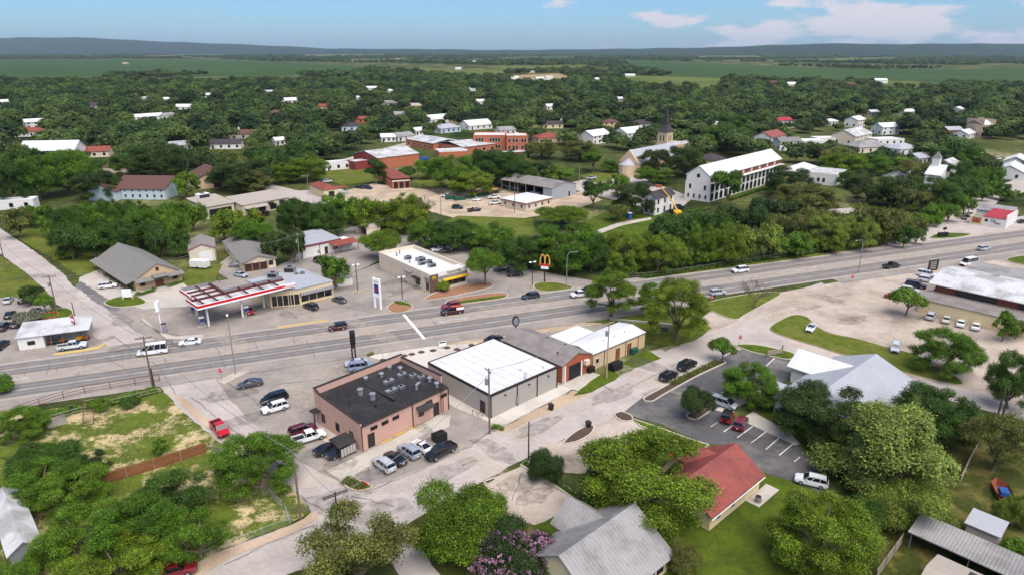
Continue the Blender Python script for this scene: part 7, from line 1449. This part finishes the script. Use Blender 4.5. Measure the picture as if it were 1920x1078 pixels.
for (cx,tp,bt,w,sp,lf) in ((1690,332,394,58,'oak','dark'),(1716,345,402,60,'oak','olive'),(1775,342,402,60,'oak','deep'),(1815,325,386,58,'oak','deep'),(1850,308,362,60,'oak','green'),(1668,352,392,44,'elm','olive'),(1600,318,352,50,'oak','deep'),(1560,300,334,54,'oak','deep')): T(cx,tp,bt,w,sp,lf,{'dark':'dark','olive':'olive','deep':'deep green','green':'mid-green'}[lf]+(' thick tree beside the flat white shop' if cx < 1640 else ' thick tree standing before the white chapel' if cx < 1740 else ' thick tree at the dirt road bend'),'oaks round the white chapel')
# bare tree
def bare_tree(cx, top, bot, w, label, m='bark'):
    p = P(cx,bot); h = height_to(p,top); rad = w/2/ppm(bot); t = thing('bare_tree',label,'tree',p,0); rr = random.Random(5); mb = MB(); mb.tube([(0,0,0),(0,0,h*.25)],[.22,.16],7); mb.build('trunk',m,t); mb = MB()
    def br(a, d, L, r, k):
        b_ = a+d*L; mid = a+d*L*.5+Vector((rr.uniform(-1,1),rr.uniform(-1,1),0))*L*.06; mb.tube([a,mid,b_],[r,r*.8,r*.55],5,False)
        if k:
            for i in range(3 if k > 2 else 4): 
                nd = (d+Vector((rr.uniform(-1,1),rr.uniform(-1,1),rr.uniform(-.15,.5)))*.75).normalized(); br(a+d*L*rr.uniform(.5,1), nd, L*.66, r*.55, k-1)
    for i in range(9):
        a = i*2*math.pi/9+rr.uniform(-.3,.3); br(Vector((0,0,h*.24)), Vector((math.cos(a)*.75,math.sin(a)*.75,.8)).normalized(), h*.36, .07, 3)
    mb.build('crown',m,t); TREES.append((p.x,p.y,rad))
bare_tree(1414,519,580,52,'bare grey tree on the grassy triangle'); bare_tree(800,368,405,44,'bare brush tree at the dirt yard edge')
# palm
p = P(1066,1104); t = thing('palm_tree','small fan palm beside the silver-roofed house','palm tree',p,0); h = height_to(p,1056); MB().tube([(0,0,0),(0,0,h*.6)],[.22,.18],8).build('trunk','bark',t); rr = random.Random(2)
for k in range(26):
    a = k*2.4; el = rr.uniform(-.2,1.2); pts = []; L_ = 1.9
    for i in range(6): u = i/5; pts.append(Vector((math.cos(a)*math.cos(el)*L_*u, math.sin(a)*math.cos(el)*L_*u, h*.6+math.sin(el)*L_*u-.7*u*u)))
    sd = Vector((-math.sin(a),math.cos(a),0)); v, f = [], []
    for i,q in enumerate(pts): wd = (.06,.1,.3,.42,.34,.02)[i]; v += [tuple(q+sd*wd-Vector((0,0,.06))),tuple(q+Vector((0,0,.03))),tuple(q-sd*wd-Vector((0,0,.06)))]
    for i in range(5): f += [(3*i,3*i+1,3*i+4,3*i+3),(3*i+1,3*i+2,3*i+5,3*i+4)]
    MB().add(v,f).build('frond',FOL['olive'],t)
# hedges and planting strips: leafy meshes along a line
def hedge(a, b, w, h, label, leaf='green', n=1500, sz=.16, cat='hedge', root=None, name='hedge'):
    rs = np.random.RandomState(int(abs(a.x)*10)%999); t = root or thing(name,label,cat,a,0); d = b-a; L_ = d.length; u = d/L_; nn = Vector((-u.y,u.x,0)); o = Vector((0,0,0))
    x = rs.uniform(0,L_,n); y = rs.uniform(-w/2,w/2,n); z = h*(rs.uniform(.2,1,n)**.5)*(.7+.3*np.sin(x*2.1)*np.sin(x*.7+1)); pts = np.stack([u.x*x+nn.x*y, u.y*x+nn.y*y, np.maximum(z,.05)],1); no = rs.normal(size=(n,3))*.6+np.array([0,0,.8]); no /= np.linalg.norm(no,axis=1)[:,None]
    link('foliage', quad_mesh('foliage', quads(pts,no,sz,rs), FOL[leaf]), t)
    return t
hd, x0, x1, y0, y1, hh = HEDGE[0]; c_, s_ = math.cos(R(47)), math.sin(R(47)); rsx = np.random.RandomState(4); n = 3500
pts = np.stack([rsx.uniform(x0,x1,n), rsx.uniform(y0,y1,n), hh*rsx.uniform(.1,1,n)**.4],1); no = rsx.normal(size=(n,3))*.6+np.array([0,0,.8]); no /= np.linalg.norm(no,axis=1)[:,None]; link('foliage', quad_mesh('foliage', quads(pts,no,.35,rsx), FOL['green']), hd)
hedge(P(1258,722),P(1345,680),1.4,.75,'low planted strip of grey-green grasses beside the black suvs','olive',2200,.16); hedge(P(645,903),P(680,915),1.6,.8,'clump of weeds at the restaurant lot corner','olive',800,.14); hedge(P(255,557),P(292,545),1.2,1.0,'clipped hedge in front of the tan hall','green',900,.18); hedge(P(315,540),P(340,530),1.2,.9,'short hedge beside the tan hall door','green',500,.18); hedge(P(195,515),P(245,545),1.3,1.2,'shrub row along the tan hall porch','deep',1100,.18); hedge(P(922,803),P(945,806),1.0,.7,'weeds at the foot of the wooden pole','green',350,.15); hedge(P(985,868),P(1088,935),1.0,.6,'low shrubs along the drive kerb','deep',900,.15); hedge(P(190,762),P(295,732),2.2,.9,'rank weeds along the pipe fence','green',2000,.18); hedge(P(60,785),P(170,765),2.5,.8,'rank weeds under the scrap frame','green',1800,.18); hedge(P(690,668),P(700,664),.8,.6,'small green bush by the twin-post sign','bright',200,.15); hedge(P(1200,522),P(1560,470),2.5,1.3,'scrub under the highway tree belt','deep',4500,.3); hedge(P(740,567),P(770,574),.9,.5,'low green planting in the drive-through planter','green',500,.13); hedge(P(1395,652),P(1440,654),.5,.35,'tiny shrubs round the small lawn island','deep',260,.12); hedge(P(1290,398),P(1330,392),1.2,.8,'low hedge at the gable of the arcaded building','green',500,.25)
# weeds, grass blades and stones that nobody could count
def blades(name, px, n, h, leaf, sz, seed, noise=True):
    rs = np.random.RandomState(seed); w = W2(px); xs = [q[0] for q in w]; ys = [q[1] for q in w]; out = []
    X = rs.uniform(min(xs),max(xs),n*4); Y = rs.uniform(min(ys),max(ys),n*4)
    ins = np.zeros(len(X),bool); j = len(w)-1
    for i in range(len(w)):
        xi,yi = w[i]; xj,yj = w[j]; c = ((yi > Y) != (yj > Y)) & (X < (xj-xi)*(Y-yi)/((yj-yi) or 1e-9)+xi); ins ^= c; j = i
    if noise: ins &= (np.sin(X*.55+1.3*np.sin(Y*.31))+np.sin(Y*.7+np.sin(X*.4))+rs.normal(size=len(X))*.5) > .1
    X, Y = X[ins][:n], Y[ins][:n]; k = len(X); p = np.stack([X,Y,np.full(k,h*.5+.04)],1); no = rs.normal(size=(k,3))*.3+np.array([0,0,.9]); no /= np.linalg.norm(no,axis=1)[:,None]
    link(name, quad_mesh(name, quads(p,no,sz,rs,1.8), FOL[leaf]), kind='stuff')
LOTA = [(-60,765),(60,775),(200,755),(300,730),(335,765),(390,812),(430,848),(395,836),(190,898),(20,860),(-60,830)]; LOTB = [(190,908),(392,846),(440,860),(520,897),(563,934),(572,960),(540,980),(420,1022),(340,1060),(200,1110),(-60,1110),(-60,845)]
blades('weeds', LOTA, 9000, .08, 'grassblade', .13, 1); blades('weeds', LOTB, 9000, .08, 'grassblade', .13, 2); blades('dry_weeds', LOTA, 6000, .05, 'paleblade', .12, 3); blades('dry_weeds', LOTB, 7000, .05, 'paleblade', .12, 4)
blades('grass', [(1280,1000),(1330,990),(1430,890),(1545,928),(1620,960),(1560,1110),(1250,1110)], 5000, .06, 'grassblade', .14, 5, False); blades('grass', [(1700,840),(1850,790),(1920,810),(1920,1000),(1800,1000),(1740,900)], 5000, .06, 'grassblade', .12, 6)

# ---------------------------------------------------------------- woodland over the town and beyond
def inpoly(x, y, poly):
    r = False; j = len(poly)-1
    for i in range(len(poly)):
        xi,yi = poly[i]; xj,yj = poly[j]
        if (yi > y) != (yj > y) and x < (xj-xi)*(y-yi)/(yj-yi)+xi: r = not r
        j = i
    return r
OPEN = [[(590,325),(650,285),(760,262),(880,256),(1000,250),(1012,300),(870,300),(830,320),(790,360),(640,350)],[(985,300),(1100,262),(1180,290),(1235,270),(1300,290),(1340,320),(1300,400),(1000,350)],[(1270,310),(1320,300),(1460,296),(1500,310),(1600,325),(1600,360),(1480,350),(1340,390),(1270,385)],[(175,285),(205,282),(205,320),(160,320)],[(1240,235),(1310,232),(1320,250),(1265,262)],[(1480,252),(1690,240),(1690,275),(1500,285)],[(145,325),(320,325),(320,380),(150,375)]] + [p_ for k_ in FIELDS for p_ in FIELDS[k_]]
def near_foot(x, y, m):
    for o,a,L_,W_ in FOOT:
        dx,dy = x-o[0],y-o[1]
        if dx*dx+dy*dy > 8100: continue
        c,s = math.cos(R(a)),math.sin(R(a)); u,v = dx*c+dy*s,-dx*s+dy*c
        if -m < u < L_+m and -m < v < W_+m: return True
    return False
def fbm(x, y): return math.sin(x*.0031+1.7*math.sin(y*.0023))+math.sin(y*.0041+1.3*math.sin(x*.0037+2))+.6*math.sin(x*.011+y*.007)+.5*math.sin(x*.021-y*.017)
cand = []; rr = random.Random(21); y = 232.0
while y < 9200:
    sp = 10.6 if y < 900 else (13 if y < 1700 else (19 if y < 3000 else (27 if y < 5200 else 62))); half = y*.80+30; x = -half
    while x < half:
        xx, yy = x+rr.uniform(-.45,.45)*sp, y+rr.uniform(-.45,.45)*sp; x += sp
        px, py = proj(xx,yy,0)
        if px < -60 or px > 1980 or py > 338: continue
        if any(inpoly(px,py,q) for q in OPEN): continue
        if yy > 1250 and fbm(xx,yy) < (-.1 if yy < 2200 else (.15 if yy < 5200 else -.3)): continue
        if yy < 1250 and rr.random() < .15: continue
        if yy < 1250 and yy > 330 and math.sin(xx*.031+.7*math.sin(yy*.017))+math.sin(yy*.043+xx*.011) > 1.55: continue
        rad = (rr.uniform(3.6,6.2) if rr.random() < .35 else rr.uniform(5.6,9.6)) if yy < 1500 else (rr.uniform(5,10) if yy < 5200 else rr.uniform(16,30)); h = rad*(1 if yy < 5200 else .45)*rr.uniform(1.2,1.75)
        if yy < 900 and near_foot(xx,yy,rad*.3+.5): continue
        k = FPX/(yy*CT+45*ST); x0,x1,yt = px-rad*k, px+rad*k, proj(xx,yy,h)[1]; bad = False
        for (a,b_,c,d,dist) in CLEAR:
            if yy < dist and x1 > a+1 and x0 < c-1 and yt < d-1.5 and py > b_+1: bad = True; break
        if bad: continue
        if yy < 420 and any((xx-q[0])**2+(yy-q[1])**2 < (.8*(rad+q[2]))**2 for q in TREES): continue
        cand.append((yy,xx,rad,h))
    y += sp
cand.sort(); n_ind = max(0, 300-NT[0])
TONE = {'deep':'deep green','dark':'dark','green':'mid-green','olive':'olive'}; KIND = {'oak':'broad oak','elm':'lobed elm','round':'round-crowned tree'}
MARKS = [(o.location.x, o.location.y, o['label']) for o in COL.objects if o.get('category') in ('house','building','tower') and o.location.y > 150]
for (yy,xx,rad,h) in cand[:n_ind]:
    sp_, lf_ = rr.choice(('oak','oak','elm','round')), rr.choice(('deep','deep','dark','green','olive'))
    mk = min(MARKS, key=lambda q: (q[0]-xx)**2+(q[1]-yy)**2)[2]; lab = '%s %s near the %s' % (TONE[lf_], KIND[sp_], ' '.join(mk.split()[:10]))
    plant((xx,yy), rad, h, sp_, lf_, lab, 'trees near the '+' '.join(mk.split()[:6]), lod=1)
rest = cand[n_ind:]
me = bpy.data.meshes.new('woodland'); me.from_pydata([(x,y,0) for (y,x,r_,h) in rest],[],[])
a = me.attributes.new('tree_scale','FLOAT_VECTOR','POINT'); a.data.foreach_set('vector', np.array([(r_,r_,h) for (_,_,r_,h) in rest],dtype=np.float32).ravel())
a = me.attributes.new('tree_turn','FLOAT_VECTOR','POINT'); a.data.foreach_set('vector', np.array([(0,0,rr.uniform(0,6.28)) for _ in rest],dtype=np.float32).ravel())
a = me.attributes.new('tree_pick','INT','POINT'); a.data.foreach_set('value', np.array([rr.randrange(9) for _ in rest],dtype=np.int32))
wood = link('woodland', me, kind='stuff')
pc = bpy.data.collections.new('crown_kinds')
for i,(k_,v_) in enumerate([(k_,v_) for k_ in ('oak','elm','round') for v_ in range(3)]):
    o = bpy.data.objects.new('kind_%02d'%i, PR[k_,2][v_][0]); pc.objects.link(o)
ng = bpy.data.node_groups.new('woodland_scatter','GeometryNodeTree'); ng.interface.new_socket('Geometry',in_out='INPUT',socket_type='NodeSocketGeometry'); ng.interface.new_socket('Geometry',in_out='OUTPUT',socket_type='NodeSocketGeometry')
N = ng.nodes; gi, go = N.new('NodeGroupInput'), N.new('NodeGroupOutput'); ip = N.new('GeometryNodeInstanceOnPoints'); ci = N.new('GeometryNodeCollectionInfo'); ci.inputs['Collection'].default_value = pc; ci.inputs['Separate Children'].default_value = True; ci.inputs['Reset Children'].default_value = True
def attr(nm, ty): q = N.new('GeometryNodeInputNamedAttribute'); q.data_type = ty; q.inputs[0].default_value = nm; return q.outputs['Attribute']
K = ng.links; K.new(gi.outputs[0],ip.inputs['Points']); K.new(ci.outputs[0],ip.inputs['Instance']); ip.inputs['Pick Instance'].default_value = True; K.new(attr('tree_pick','INT'),ip.inputs['Instance Index']); K.new(attr('tree_turn','FLOAT_VECTOR'),ip.inputs['Rotation']); K.new(attr('tree_scale','FLOAT_VECTOR'),ip.inputs['Scale']); K.new(ip.outputs[0],go.inputs[0])
md = wood.modifiers.new('scatter','NODES'); md.node_group = ng
print('trees', NT[0], 'woodland', len(rest))

# ---------------------------------------------------------------- air
def haze(density):
    m = bpy.data.materials.new('haze'); m.use_nodes = True; nt = m.node_tree; nt.nodes.clear(); o = nt.nodes.new('ShaderNodeOutputMaterial'); v = nt.nodes.new('ShaderNodeVolumePrincipled'); v.inputs['Color'].default_value = (.66,.82,1,1); v.inputs['Density'].default_value = density; v.inputs['Anisotropy'].default_value = .2; nt.links.new(v.outputs[0],o.inputs['Volume']); MATS['haze'] = m
    MB().box(-41000,41000,-1000,27500,-6,470).build('haze','haze',kind='stuff')
haze(HAZE)
